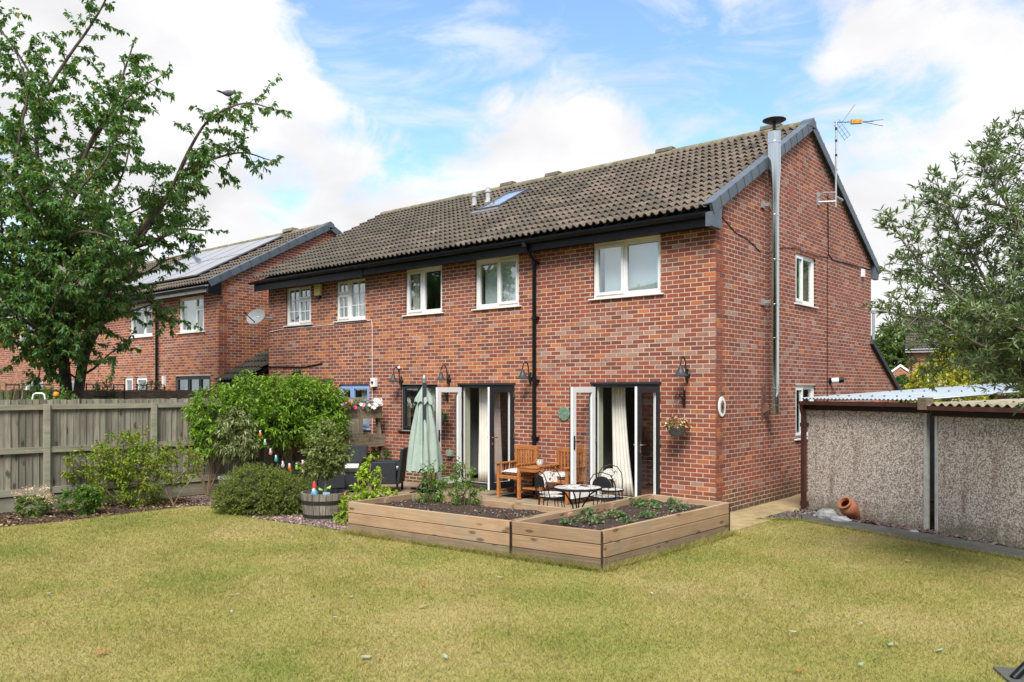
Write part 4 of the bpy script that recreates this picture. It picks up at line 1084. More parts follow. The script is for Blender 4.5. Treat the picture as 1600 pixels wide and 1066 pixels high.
def hanging_basket(x, z, zb, label, bowlmat, tones, flow, r=.17):
    t_ = thing('hanging_basket', label, 'hanging basket', (x, -.27, zb))
    w = M('iron', (.014, .014, .015), .6)
    b = MB(); b.tube([(0, -.01, 0), (0, -.29, .0), (0, -.31, -.02)], .009, 6); b.tube([(0, -.02, -.2), (0, -.05, -.16), (0, -.06, -.08), (0, -.12, -.03), (0, -.19, -.02)], .009, 6); b.box(-.018, .018, -.016, -.001, -.22, .07)
    for q in (0, 1): b.tube([(0, -.06+.03*math.cos(a), -.10+.03*math.sin(a)) for a in [k*.7 for k in range(10)]], .006, 5)
    br = b.build('wall_bracket', w, None, loc=(x, 0, z)); props(br, 'black scrolled iron bracket carrying the '+label.split(' hanging')[0]+' hanging basket', 'bracket')
    b = MB(); b.lathe([(0, -.155), (.09, -.15), (r*.8, -.09), (r, 0), (r*.96, 0), (r*.75, -.08), (0, -.13)], 20); b.build('bowl', bowlmat, t_, True)
    b = MB()
    for k in range(3):
        a = k*2.09; b.tube([(r*math.cos(a), r*math.sin(a), 0), (0, -.03, z-zb-.03)], .004, 4)
    b.build('chain', w, t_)
    n = 260; a = rng.uniform(0, 6.28, n); rr = r*1.15*np.sqrt(rng.uniform(0, 1, n)); h = rng.uniform(-.03, .16, n)*(1.2-rr/r*.6)
    P = np.stack([rr*np.cos(a), rr*np.sin(a), h], 1); D = np.stack([np.cos(a), np.sin(a), rng.uniform(-.4, .9, n)], 1)
    leaf_cloud(P, D, .06, .03, tones, 'foliage', LEAF, t_)
    leaf_cloud(P[:90]*1.12+[0, 0, .015], D[:90], .042, .04, flow, 'flowers', FLOWER, t_)
hanging_basket(-.56, 1.97, 1.43, 'grey bowl of pink and white flowers hanging basket near the house corner', M('grey_bowl', (.13, .135, .13), .8, 0, .3, 20), [(.10, .13, .04), (.17, .12, .05)], [(.62, .26, .20), (.68, .45, .36), (.5, .14, .1), (.6, .5, .38)])
hanging_basket(-6.12, 2.02, 1.45, 'blue-grey bowl hanging basket seen through the left glass door leaf', M('blue_bowl', (.08, .12, .15), .6, 0, .2, 20), [(.06, .11, .03), (.09, .14, .04)], [(.09, .14, .05)], .15)
# plaque, disc, sensors
t_ = thing('oval_plaque', 'white oval wall plaque with a dark picture on the gable corner', 'plaque', (0, .2, 1.77), R(90))
b = MB(); 
def oval(b, a, c, y0, y1, n=28):
    b.prism([(a*math.cos(2*math.pi*k/n), y0, c*math.sin(2*math.pi*k/n)) for k in range(n)], (0, y1-y0, 0))
oval(b, .125, .165, -.022, -.001); b.build('board', UPVC, t_, bevel=.006)
b = MB(); oval(b, .068, .105, -.028, -.0225); b.build('picture', M('plaque_picture', (.25, .17, .12), .7, 0, .9, 28), t_)
b = MB(); b.blob((-.005, -.03, .005), .03, 8, 6, 0, (1, .2, 1.3)); b.blob((.012, -.03, .045), .015, 8, 6, 0, (1, .3, 1)); b.beam((-.02, -.03, -.02), (-.04, -.03, -.07), .012, .008); b.build('motif', BLACKM, t_)
t_ = MB(); t_.lathe([(0, .025), (.125, .025), (.135, .018), (.135, 0)], 28, (0, 0, 0), (0, -1, 0)); o = t_.build('wall_disc', M('verdigris', (.14, .22, .15), .8, 0, .5, 22, bmp=.4), None, loc=(-3.06, -.001, 1.60)); props(o, 'round green verdigris disc on the wall beside the white door leaf', 'wall ornament')
def wallbox(name, label, cat, x, z, w, h, d, mat, extra=None):
    b = MB(); b.box(-w/2, w/2, -d, -.001, -h/2, h/2); o = b.build(name, mat, None, loc=(x, 0, z), bevel=.006); props(o, label, cat)
    if extra: extra(o)
    return o
def lens(o):
    b = MB(); b.lathe([(.03, 0), (.03, .02), (0, .025)], 14, (0, -.09, 0), (0, -1, 0)); b.build('lens', BLACKM, o)
wallbox('sensor_box', 'small cream box with a black eye beside the blue window', 'sensor', -8.46, 2.22, .15, .2, .09, CREAM, lens)
o = wallbox('outdoor_socket', 'pale green outdoor socket box low on the wall behind the parasol', 'socket', -6.02, .72, .16, .13, .08, M('pale_green', (.40, .46, .38), .6))
b = MB(); b.blob((0, -.035, 0), .035, 12, 8); o = b.build('wall_sensor', UPVC, None, True, loc=(-7.62, 0, 2.54)); props(o, 'tiny white round sensor above the first wall lamp', 'sensor')
def flood(x, z, label, s=1):
    t_ = thing('floodlight', label, 'lamp', (x, 0, z))
    b = MB(); b.box(-.05*s, .05*s, -.03, -.001, -.05, .05); b.tube([(0, -.02, 0), (0, -.1, .0)], .015, 6); b.build('bracket', BLACKM, t_)
    b = MB(); b.prism([(-.10*s, -.08, .06), (-.10*s, -.20, .0), (-.10*s, -.16, -.08), (-.10*s, -.06, -.03)], (.2*s, 0, 0)); b.build('lamp_head', M('lamp_head', (.05, .052, .055), .5), t_)
flood(-11.4, 2.50, 'grey floodlight under the cable on the attached house')
flood(-10.15, 2.27, 'black floodlight at the top of the leafy bush')
t_ = thing('security_light', 'white and black security light on the gable above the garage roof', 'lamp', (0, 5.33, 2.24), R(90))
b = MB(); b.lathe([(0, 0), (.07, 0), (.07, .03), (.04, .04)], 14, (0, -.001, 0), (0, -1, 0)); b.build('wall_plate', BLACK, t_)
b = MB(); b.lathe([(.045, 0), (.055, .03), (.055, .13), (.05, .14)], 14, (0, -.04, 0), (.5, -1, .1)); b.build('lamp_body', UPVC, t_, True)
b = MB(); b.lathe([(.055, 0), (.06, .06), (.05, .10), (0, .1)], 14, (.065, -.165, .013), (.5, -1, .1)); b.build('lamp_head', BLACK, t_, True)
# flue
STEEL = M('flue_steel', (.58, .61, .60), .07, 1, .05, 3)
fl = thing('flue', 'polished steel stove flue with a round cowl climbing the gable', 'flue', (.2, 1.9, 0))
b = MB(); b.lathe([(.0, 1.62), (.084, 1.62), (.084, 5.2), (.086, 5.5), (.112, 6.0), (.112, 6.66), (.09, 6.68), (.0, 6.68)], 28); b.build('pipe', STEEL, fl, True)
b = MB()
for z in (1.75, 2.05, 2.95, 3.55, 4.35, 5.15, 6.45): 
    r_ = .091 if z < 5.3 else .119
    b.lathe([(r_-.006, z), (r_, z+.004), (r_, z+.03), (r_-.006, z+.034)], 28)
b.build('locking_band', CHROME, fl, True)
b = MB(); b.lathe([(0, 6.83), (.16, 6.845), (.205, 6.87), (.205, 6.88), (.15, 6.90), (0, 6.925)], 28); b.lathe([(.03, 6.66), (.03, 6.84)], 10); b.build('cowl', M('dark_cowl', (.035, .038, .035), .45, .5, .2, 9), fl, True)
b = MB(); b.prism([(-.19, -.05, 1.62), (-.0, -.05, 1.72), (-.0, -.05, 1.74), (-.19, -.05, 1.80)], (0, .1, 0)); b.prism([(-.198, -.10, 1.48), (-.198, .06, 1.62), (-.198, .06, 2.18), (-.198, -.10, 2.10)], (.012, 0, 0)); b.build('wall_bracket', M('rusty_plate', (.16, .085, .06), .7, .3, .5, 9), fl)
b = MB()
for z in (3.6, 5.35): b.box(-.199, -.06, -.05, -.02, z, z+.06); b.box(-.199, -.17, -.13, .0, z-.03, z+.09)
b.build('stand_off', GREYM, fl)
# television aerial
ae = thing('tv_aerial', 'television aerial with an orange box on a tall mast at the gable edge', 'aerial', (.3, 4.82, 5.8))
b = MB(); b.tube([(0, 0, 0), (0, .03, 1.78)], .02, 8); b.build('mast', GREYM, ae)
b = MB()
for z in (.45, .75, 1.05, 1.35, 1.6): b.tube([(0, .02, z), (0, .02, z+.05)], .024, 8)
b.build('tape_band', BLACKM, ae)
b = MB(); b.tube([(-.29, -.18, .22), (-.2, -.18, .30), (0, -.02, .30)], .02, 6); b.tube([(-.29, -.18, .12), (0, -.02, .12)], .02, 6); b.box(-.30, -.28, -.25, -.10, .05, .32); b.tube([(0, 0, .21), (.06, .2, .17)], .035, 8); b.build('bracket', GREYM, ae)
d = Vector((.8, .58, 0)); s_ = Vector((-.58, .8, 0)); c = Vector((0, .03, 1.76)); up = Vector((0, 0, 1))
b = MB(); b.tube([c-d*.05, c+d*.75], .012, 6)
for q in (.10, .22, .34, .46):
    b.tube([c+d*q-s_*.14-up*.02, c+d*q+s_*.14+up*.02], .005, 4)
for q, e in (((.3), .33), ((.3), -.02)): b.tube([c+d*.5, c+d*.95+up*(.03 if e > 0 else -.10)], .008, 5)
b.tube([c+d*.12, c+d*.38+up*.36], .008, 5)
for k in range(5): b.tube([c+d*(.02+.05*k)-up*(.02+.075*k)-s_*.17, c+d*(.02+.05*k)-up*(.02+.075*k)+s_*.17], .004, 4)
for k in (-1, 0, 1): b.tube([c+s_*.17*k, c+d*.23-up*.33+s_*.17*k], .005, 4)
b.build('antenna', M('antenna_alu', (.25, .25, .25), .5, .6), ae)
b = MB(); b.prism([c+d*.30-s_*.04-up*.045, c+d*.52-s_*.04-up*.036, c+d*.52-s_*.04+up*.036, c+d*.30-s_*.04+up*.045], s_*.08); b.build('signal_box', M('orange_plastic', (.55, .27, .05), .6), ae)
# satellite dish
dn = Vector((.25, -.95, .28)).normalized()
SCD = (1.08, 1, .74)
sdh = thing('satellite_dish', 'grey oval satellite dish at the far corner of the attached house', 'satellite dish', (-12.82, -.34, 3.96))
b = MB(); b.lathe([(0, -.05), (.12, -.04), (.22, -.012), (.29, .025), (.285, .03), (.2, -.005), (0, -.04)], 28, (0, 0, 0), dn); dob = b.build('dish', M('dish_grey', (.30, .315, .32), .6, 0, .1, 8), sdh, True); dob.scale = SCD
b = MB(); b.tube([(0, 0, -.17), dn*.42+Vector((0, 0, -.06))], .013, 6); b.blob(dn*.42+Vector((0, 0, -.05)), .035); b.build('feed_arm', BLACKM, sdh)
b = MB(); b.tube([(0, .03, 0), (.12, .12, -.02), (.2, .335, -.02)], .018, 8); b.box(.14, .26, .32, .339, -.08, .06); b.build('wall_mount', GREYM, sdh)
# inside the garden-door rooms
def curtain(label, u0, u1, y, mat, flare=0, lean=0):
    o = drape('curtain', 0, u1-u0, 0, .13, 2.20, mat, None, flare=flare, lean=lean, loc=(u0, y, 0)); props(o, label, 'curtain')
curtain('cream curtain hanging inside the left garden doors', -5.56, -5.22, .36, CURT, .03, .02)
curtain('taupe curtain lining beside the cream one in the left garden doors', -5.25, -5.08, .50, TAUPE, .03, .04)
curtain('cream curtain sweeping down inside the right garden doors', -2.26, -1.96, .38, CURT, .06, .12)
NAVY = M('navy_fabric', (.022, .033, .045), .9, 0, .2, 20)
so_ = thing('sofa', 'dark navy sofa just inside the right garden doors', 'sofa', (-1.45, 1.9, .12))
boxpart('seat', (-.75, .75, -.35, .35, .10, .42), NAVY, so_, bevel=.05); boxpart('backrest', (-.95, .95, .36, .58, .10, .82), NAVY, so_, bevel=.06)
for x in (-.95, .76): boxpart('armrest', (x, x+.19, -.38, .355, .06, .60), NAVY, so_, bevel=.05)
wm_ = thing('wall_mirror', 'tall dark mirror with pale edges inside the right garden doors', 'mirror', (-2.55, 3.55, 1.15))
boxpart('frame', (-.30, .30, -.03, -.001, 0, 1.05), CREAM, wm_); boxpart('mirror_glass', (-.25, .25, -.036, -.031, .05, 1.0), BLACK, wm_)
ws = thing('wall_shelf', 'small grey shelf with a curved bracket under the dark mirror', 'shelf', (-2.5, 3.58, 1.02))
boxpart('shelf_board', (-.35, .35, -.2, 0, 0, .04), GREYM, ws); b = MB(); b.prism([(.25, 0, -.28), (.25, -.04, -.25), (.25, -.16, -.04), (.25, -.16, -.002), (.25, 0, -.002)], (.03, 0, 0)); b.build('bracket', GREYM, ws)
# ================================================================== garden furniture
PZ = .026
# companion seat: two chairs joined by a table
cb = thing('companion_bench', 'varnished wooden companion seat of two chairs joined by a small table', 'bench', (-3.26, -.42, PZ))
def bx(name, *d, p=cb, m=TEAK): return boxpart(name, d, m, p, bevel=.004)
XS = [(-.83, -.30), (.22, .83)]
for x in (-.83, -.33, .19, .77):
    bx('leg', x, x+.055, -.33, -.275, 0, .63); bx('leg', x, x+.055, .20, .255, 0, .96)
for x in (-.845, -.345, .175, .755): bx('armrest', x, x+.085, -.36, .195, .631, .657)
for x in (-.83, -.33, .19, .77):
    for k in range(5): bx('arm_slat', x+.018, x+.036, -.20+k*.085, -.165+k*.085, .405, .63)
    bx('arm_rail', x+.012, x+.043, -.275, .20, .375, .404); bx('side_stretcher', x+.012, x+.043, -.275, .20, .12, .15)
for a, c in ((-.775, -.33), (.245, .77)):
    bx('seat_rail', a, c, -.325, -.29, .365, .42)
    for k in range(5): bx('seat_slat', a, c, -.28+k*.095, -.20+k*.095, .40, .42)
    bx('back_rail', a, c, .205, .24, .88, .965); bx('back_rail', a, c, .205, .24, .46, .51)
    n = 7
    for k in range(n): bx('back_slat', a+(c-a)*(k+.5)/n-.02, a+(c-a)*(k+.5)/n+.02, .212, .232, .51, .88)
for k in range(4): bx('table_slat', -.27, .185, -.33+k*.125, -.213+k*.125, .585, .607)
bx('table_rail', -.275, .19, -.32, -.29, .52, .584); bx('lower_shelf', -.275, .19, -.25, .19, .19, .212)
for x, lab in ((-.55, 'patterned white cushion on the left seat of the wooden companion bench'), (.51, 'patterned white cushion on the right seat of the wooden companion bench')):
    cu = thing('seat_cushion', lab, 'cushion', (-3.26+x, -.46, PZ+.42))
    m, t, p = nodes('cushion_fabric'); vo = nn(t, 'ShaderNodeTexVoronoi', feature='DISTANCE_TO_EDGE'); vo.inputs['Scale'].default_value = 17
    tcx = nn(t, 'ShaderNodeTexCoord'); t.links.new(tcx.outputs['Object'], vo.inputs['Vector'])
    t.links.new(ramp(t, vo.outputs['Distance'], [(.05, (.30, .29, .30)), (.13, (.66, .64, .62))]), p.inputs['Base Color']); p.inputs['Roughness'].default_value = .9
    b = MB(); V = []; N = 12
    for s_ in (1, -1):
        for j in range(N+1):
            for i in range(N+1):
                u, v = i/N*2-1, j/N*2-1; h = .055*(1-u**4)*(1-v**4)
                V.append((u*.235, v*.22, .06+s_*(h+.003)-.01*(s_ < 0)))
    k0 = (N+1)**2; F = []
    for j in range(N):
        for i in range(N): q = (j*(N+1)+i, j*(N+1)+i+1, (j+1)*(N+1)+i+1, (j+1)*(N+1)+i); F += [q, tuple(k0+a for a in q[::-1])]
    b.add(V, F); b.build('cover', m, cu, True)
pp = thing('pot_plant', 'small succulent in a round white pot on the wooden bench table', 'potted plant', (-3.28, -.46, PZ+.607))
b = MB(); b.lathe([(0, 0), (.04, 0), (.045, .02), (.055, .03), (.07, .07), (.073, .135), (.066, .135), (.064, .12), (0, .12)], 20); b.build('pot', M('white_ceramic', (.72, .70, .66), .4, 0, .05, 9), pp, True)
n = 90; a = rng.uniform(0, 6.28, n); r_ = .055*np.sqrt(rng.uniform(0, 1, n)); leaf_cloud(np.stack([r_*np.cos(a), r_*np.sin(a), np.full(n, .12)], 1), np.stack([np.cos(a)*.7, np.sin(a)*.7, np.full(n, .8)], 1), .05, .022, [(.08, .14, .05), (.12, .17, .08)], 'succulent', LEAF, pp)
b = MB(); b.box(-.26, .26, -.16, .16, 0, .02); b.box(-.24, .24, -.14, .14, .0201, .024); o = b.build('boot_tray', BLACK, None, loc=(-3.85, -.42, PZ)); props(o, 'flat black tray on the paving under the left bench seat', 'tray')
# bistro set
m, t, p = nodes('mosaic'); tcx = nn(t, 'ShaderNodeTexCoord'); vo = nn(t, 'ShaderNodeTexVoronoi', feature='DISTANCE_TO_EDGE'); vo.inputs['Scale'].default_value = 26; t.links.new(tcx.outputs['Object'], vo.inputs['Vector'])
v2 = nn(t, 'ShaderNodeTexVoronoi'); v2.inputs['Scale'].default_value = 26; t.links.new(tcx.outputs['Object'], v2.inputs['Vector']); sp = nn(t, 'ShaderNodeSeparateColor'); t.links.new(v2.outputs['Color'], sp.inputs[0])
c0 = ramp(t, sp.outputs[0], [(0, (.62, .58, .52)), (.8, (.72, .69, .63)), (.86, (.10, .09, .08)), (1, (.2, .17, .14))]); c0 = mixc(t, c0, (.25, .23, .2), mrange(t, vo.outputs['Distance'], .0, .07, 1, 0)); t.links.new(c0, p.inputs['Base Color']); p.inputs['Roughness'].default_value = .45
MOS = m
bt = thing('bistro_table', 'round mosaic bistro table with curved black legs beside the raised beds', 'table', (-.62, -2.98, PZ))
b = MB(); b.lathe([(0, .66), (.325, .66), (.325, .645), (0, .645)], 36); b.build('tabletop', MOS, bt)
b = MB(); b.lathe([(.326, .632), (.338, .632), (.338, .664), (.326, .664)], 36); b.build('rim', BLACKM, bt, True)
for k in range(4):
    a = k*math.pi/2+.4; c, s_ = math.cos(a), math.sin(a); b = MB()
    b.tube([(c*.28, s_*.28, .635), (c*.17, s_*.17, .56), (c*.07, s_*.07, .40), (c*.05, s_*.05, .28), (c*.09, s_*.09, .15), (c*.24, s_*.24, 0)], .011, 8); b.build('leg', BLACKM, bt, True)
b = MB(); b.box(-.07, .05, .06, .11, .661, .672); o = b.build('lighter_case', BLACKM, None, loc=(-.60, -2.92, PZ)); props(o, 'small dark object lying flat on the bistro table', 'case')
bc = thing('bistro_chair', 'black-backed bistro chair at the left of the mosaic table', 'chair', (0, 0, PZ), 0, 'bistro chairs round the mosaic table')
b = MB(); b.lathe([(0, .42), (.165, .42), (.178, .428), (.178, .438), (.165, .444), (0, .446)], 28); b.build('seat', MOS, bc)
b = MB(); b.lathe([(.179, .415), (.186, .415), (.186, .445), (.179, .445)], 28); b.build('seat_rim', BLACKM, bc, True)
arc = [(-.19, .13, .44), (-.20, .16, .55), (-.185, .18, .68), (-.12, .19, .78), (0, .195, .815), (.12, .19, .78), (.185, .18, .68), (.20, .16, .55), (.19, .13, .44)]
b = MB(); b.tube(arc, .008, 6); 
for x in (-.09, 0, .09): b.tube([(x, .155, .44), (x*1.1, .18, .585)], .005, 5)
b.build('back_frame', BLACKM, bc, True)
PB = [(.145*math.cos(q), .585+.17*max(0, math.sin(q))**.8) for q in [math.pi*k/16 for k in range(17)]]
b = MB(); b.prism([(x, .179, z) for x, z in PB], (0, .012, 0)); b.build('backrest', MOS, bc)
b = MB(); b.prism([(x, .1915, z) for x, z in PB], (0, .004, 0)); b.build('back_plate', BLACKM, bc)
for sx_, sy_ in ((-1, -1), (1, -1), (-1, 1), (1, 1)):
    b = MB(); b.tube([(sx_*.13, sy_*.13, .42), (sx_*.15, sy_*.155, .2), (sx_*.19, sy_*.20, 0)], .008, 6); b.build('leg', BLACKM, bc, True)
b = MB(); b.tube([(.155*math.cos(k*.6283), .155*math.sin(k*.6283), .2) for k in range(11)], .005, 5); b.build('leg_ring', BLACKM, bc, True)
def at(px, d): return Vector((CAM.x, CAM.y, 0))+(FV+RV*px)*d
def face(o, v): o.rotation_euler = (0, 0, math.atan2(v.x, -v.y))
chairs = [((-1.46+.10, -2.62), RV*.9+FV*.45, 'black-backed bistro chair at the left of the mosaic table'),
          ((-1.60, -2.32), -FV*.95+RV*.15, 'white-mosaic-backed bistro chair in front of the wooden bench'),
          ((-.73, -2.14), FV*1+RV*.35, 'black-backed bistro chair tucked behind the mosaic table'),
          ((-1.11, -1.36), -FV+RV*.05, 'white-mosaic-backed bistro chair standing by the right garden doors')]
for i, (q, v, lab) in enumerate(chairs):
    o = bc if i == 0 else copy_tree(bc); o.location = (*q, PZ); face(o, v); o['label'] = lab
# rattan set
rc = thing('rattan_chair', 'black rattan armchair with its back against the house wall side of the patio', 'chair', (0, 0, PZ), 0, 'black rattan armchairs')
for s_ in (-1, 1): boxpart('arm', (min(s_*.28, s_*.215), max(s_*.28, s_*.215), -.28, .22, .16, .60), RATTAN, rc, bevel=.018)
boxpart('seat', (-.214, .214, -.28, .215, .18, .38), RATTAN, rc, bevel=.015)
b = MB(); b.prism([(-.28, .22, .16), (-.28, .285, .16), (-.28, .37, .86), (-.28, .31, .86)], (.56, 0, 0)); b.build('backrest', RATTAN, rc, bevel=.02)
for sx_ in (-.25, .25):
    for sy_ in (-.25, .24): boxpart('leg', (sx_-.02, sx_+.02, sy_-.02, sy_+.02, 0, .17), BLACK, rc)
rch = [((-6.40, -1.42), Vector((-.80, -.60, 0)), 'black rattan armchair at the foot of the house wall behind the parasol'),
       ((-7.40, -1.55), Vector((.646, -.763, 0)), 'black rattan armchair under the wooden planter facing the lawn'),
       ((-6.72, -2.62), Vector((.55, .83, 0)), 'black rattan armchair with its back towards the half barrel')]
for i, (q, v, lab) in enumerate(rch):
    o = rc if i == 0 else copy_tree(rc); o.location = (*q, PZ); face(o, v); o['label'] = lab
for q, v, lab in ((rch[1][0], rch[1][1], 'white cushion on the rattan armchair under the planter'), (rch[0][0], rch[0][1], 'white patterned cushion on the rattan armchair by the house wall')):
    b = MB(); b.box(-.205, .205, -.27, .20, .385, .48); o = b.build('seat_cushion', M('white_cushion', (.66, .64, .58), .9, 0, .1, 20), None, loc=(*q, PZ), bevel=.03); face(o, v); props(o, lab, 'cushion')
rt = thing('rattan_table', 'low black rattan table amid the rattan armchairs', 'table', (-7.05, -1.98, PZ), R(40))
boxpart('tabletop', (-.33, .33, -.33, .33, .40, .43), RATTAN, rt, bevel=.006); boxpart('skirt', (-.31, .31, -.31, .31, .05, .399), RATTAN, rt)
# parasol
SAGEF = M('parasol_fabric', (.315, .39, .33), .9, 0, .1, 6, bmp=.05)
ps = thing('parasol', 'closed sage green cantilever parasol on a dark mast in front of the garden doors', 'parasol', (-5.56, -1.22, PZ))
N = 64; Z = [2.06, 2.0, 1.9, 1.78, 1.64, 1.50, 1.3, 1.0, .70, .44]; RR = [.035, .06, .10, .15, .19, .215, .25, .30, .345, .38]
b = MB(); V = []
for zi, r_ in zip(Z, RR):
    for k in range(N):
        a = 2*math.pi*k/N; q = r_*(1+.15*math.sin(8*a+.3*math.sin(zi*2))*min(1, (2.06-zi)*1.2)+.06*math.sin(13*a+zi*4)+.025*math.sin(31*a-zi*9))
        V.append((q*math.cos(a)*.85, q*math.sin(a)*.85, zi+(.03*math.sin(8*a) if zi < .6 else 0)))
b.add(V, [(i*N+k, i*N+(k+1) % N, (i+1)*N+(k+1) % N, (i+1)*N+k) for i in range(len(Z)-1) for k in range(N)]); b.build('canopy', SAGEF, ps, True).modifiers.clear()
b = MB(); V = []
for zi, r_ in ((2.10, .04), (2.03, .08), (1.95, .13), (1.85, .185), (1.80, .195)):
    for k in range(N):
        a = 2*math.pi*k/N; q = r_*(1+.14*math.sin(8*a)*min(1, (2.1-zi)*3)); V.append((q*math.cos(a)*.92, q*math.sin(a)*.92, zi-.035*(1+math.sin(8*a+1.5))*(zi < 1.85)))
b.add(V, [(i*N+k, i*N+(k+1) % N, (i+1)*N+(k+1) % N, (i+1)*N+k) for i in range(4) for k in range(N)]); b.build('vent_flap', SAGEF, ps, True).modifiers.clear()
mx_ = RV*.045-FV*.30
b = MB(); b.beam(mx_+Vector((0, 0, .12)), mx_*.35+Vector((0, 0, 2.16)), .075, .06, up=FV); b.build('mast', ANTH, ps)
b = MB(); b.lathe([(0, 2.06), (.035, 2.06), (.035, 2.22), (.045, 2.225), (.045, 2.26), (.03, 2.3), (0, 2.31)], 14, (mx_.x*.12, mx_.y*.12, 0)); b.build('finial', GREYM, ps, True)
b = MB(); b.box(-.03, .03, -.36, .36, 0, .05); b.box(-.36, .36, -.03, .03, .0501, .09); b.lathe([(0, .09), (.07, .09), (.055, .30), (0, .30)], 16, tuple(mx_)); o = b.build('base', BLACK, ps)
b = MB(); b.tube([mx_+Vector((0, 0, .5)), mx_+RV*-.08+Vector((0, 0, .5)), mx_+RV*-.13+Vector((0, 0, .42))], .012, 6); b.tube([mx_-RV*.02+Vector((0, 0, .30)), mx_-RV*.2-FV*.1+Vector((0, 0, .05))], .018, 6); b.build('crank_handle', BLACK, ps)

# ================================================================== wall planter on the fence, barrel, pots, ornaments
wp = thing('ladder_planter', 'tiered wooden trough planter with leaning posts against the fence by the blue window', 'planter', (-8.30, -.95, 0), FA)
for x in (-1.05, .72):
    b = MB(); b.beam((x, -.40, 0), (x, -.06, 1.86), .09, .06, up=(1, 0, 0)); b.build('post', OLDW, wp)
for z, y in ((1.50, -.17), (.88, -.28)):
    b = MB(); b.box(-.9, .9, -.012, .012, -.13, .13); b.build('trough_board', OLDW, wp, loc=(-.15, y-.10, z+.05), bevel=.004)
    b = MB(); b.box(-.9, .9, -.012, .012, -.12, .12); b.build('trough_board', OLDW, wp, loc=(-.15, y+.13, z+.05), bevel=.004)
    b = MB(); b.box(-.89, .89, -.09, .11, -.08, -.06); b.build('trough_base', OLDW, wp, loc=(-.15, y, z))
    b = MB(); b.box(-.87, .87, -.085, .11, -.058, .10); b.build('soil', SOIL, wp, loc=(-.15, y, z))
wfa = Matrix.Rotation(FA, 3, 'Z')
pf = thing('petunias', 'white, pink and magenta petunias in the top trough of the wooden planter', 'flowers', (-8.30, -.95, 0), FA)
n = 420; P = np.stack([rng.uniform(-1.0, .72, n), rng.uniform(-.34, -.05, n), rng.uniform(1.58, 1.80, n)], 1); leaf_cloud(P, np.stack([rng.normal(0, .5, n), rng.normal(-.4, .4, n), rng.uniform(-.3, 1, n)], 1), .07, .035, [(.06, .10, .025), (.09, .13, .04), (.05, .075, .02)], 'foliage', LEAF, pf)
def blooms(name, pts, r_, tones, parent, face_=(0, -1, .25)):
    V = []; F = []; T = []
    for q in pts:
        d = Vector(face_)+Vector((rnd.uniform(-.5, .5), rnd.uniform(-.4, .4), rnd.uniform(-.3, .4))); d.normalize(); a = d.orthogonal().normalized(); c = d.cross(a); b0 = len(V); col = np.array(rnd.choice(tones)); rr = r_*rnd.uniform(.75, 1.2)
        V.append(Vector(q)-d*rr*.25); T.append(col*.6)
        for k in range(10):
            t_ = 2*math.pi*k/10; R_ = rr*(1 if k % 2 else .82); V.append(Vector(q)+(a*math.cos(t_)+c*math.sin(t_))*R_); T.append(col)
        F += [(b0, b0+1+k, b0+1+(k+1) % 10) for k in range(10)]
    return link(bpy.data.objects.new(name, np_mesh(name, V, F, np.array(T), [FLOWER])), parent)
WHT, PNK, MAG = (.75, .72, .75), (.72, .22, .38), (.60, .05, .22)
L3 = lambda a, c, k: [(rnd.uniform(a, c), rnd.uniform(-.40, -.30), rnd.uniform(1.66, 1.85)) for _ in range(k)]
blooms('blossom', L3(-.55, -.2, 9), .042, [WHT], pf); blooms('blossom', L3(-.35, .05, 12), .045, [MAG, PNK], pf); blooms('blossom', L3(.1, .3, 3), .04, [PNK, WHT], pf); blooms('blossom', L3(.3, .7, 16), .045, [WHT], pf)
hp = thing('herbs', 'sparse trailing herbs in the lower trough of the wooden planter', 'plant', (-8.30, -.95, 0), FA)
n = 200; leaf_cloud(np.stack([rng.uniform(-.95, .6, n), rng.uniform(-.46, -.2, n), rng.uniform(.96, 1.08, n)], 1), np.stack([rng.normal(0, .5, n), rng.normal(-.3, .4, n), rng.uniform(-.5, 1, n)], 1), .07, .02, [(.05, .08, .025), (.09, .10, .04)], 'foliage', LEAF, hp)

STAVE = wood('stave_wood', (.26, .23, .19), (.13, .11, .09), (30, 30, 2.2), .2, .9, False)
hb = thing('half_barrel', 'weathered half barrel planter with a black iron hoop at the lawn edge', 'planter', (-4.66, -4.27, 0))
N = 22
for k in range(N):
    a0, a1 = 2*math.pi*(k+.04)/N, 2*math.pi*(k+.96)/N; b = MB(); V = []
    for z, r_ in ((.0, .315), (.2, .345), (.42, .365)):
        for rr in (r_, r_-.03):
            for a in (a0, a1): V.append((rr*math.cos(a), rr*math.sin(a), z+(rnd.uniform(-.006, .004) if z > .4 else 0)))
    F = []
    for j in (0, 4): F += [(j, j+1, j+5, j+4), (j+3, j+2, j+6, j+7), (j+1, j+3, j+7, j+5), (j+2, j, j+4, j+6)]
    F += [(8, 9, 11, 10), (0, 2, 3, 1)]; b.add(V, F); b.build('stave', STAVE, hb)
b = MB()
for z0, z1, ra, rb in ((.25, .31, .352, .359), (.04, .09, .323, .33)): b.lathe([(ra, z0), (ra+.004, z0), (rb+.004, z1), (rb, z1)], 36)
b.build('hoop', M('rusted_hoop', (.035, .028, .024), .7, .3, .4, 12), hb, True)
b = MB(); b.lathe([(0, .36), (.2, .355), (.333, .34)], 20); b.build('soil', SOIL, hb)
gn = thing('garden_gnome', 'small garden gnome with a red hat and blue coat in the half barrel', 'ornament', (-4.60, -4.50, .35))
b = MB(); b.lathe([(0, 0), (.055, 0), (.06, .04), (.05, .10), (.03, .13), (0, .135)], 14); b.build('coat', M('gnome_blue', (.08, .32, .50), .5, 0, .05, 9), gn, True)
b = MB(); b.blob((0, 0, .15), .034); b.blob((.008, -.032, .148), .010); b.build('head', M('gnome_skin', (.55, .32, .22), .6, 0, .05, 9), gn, True)
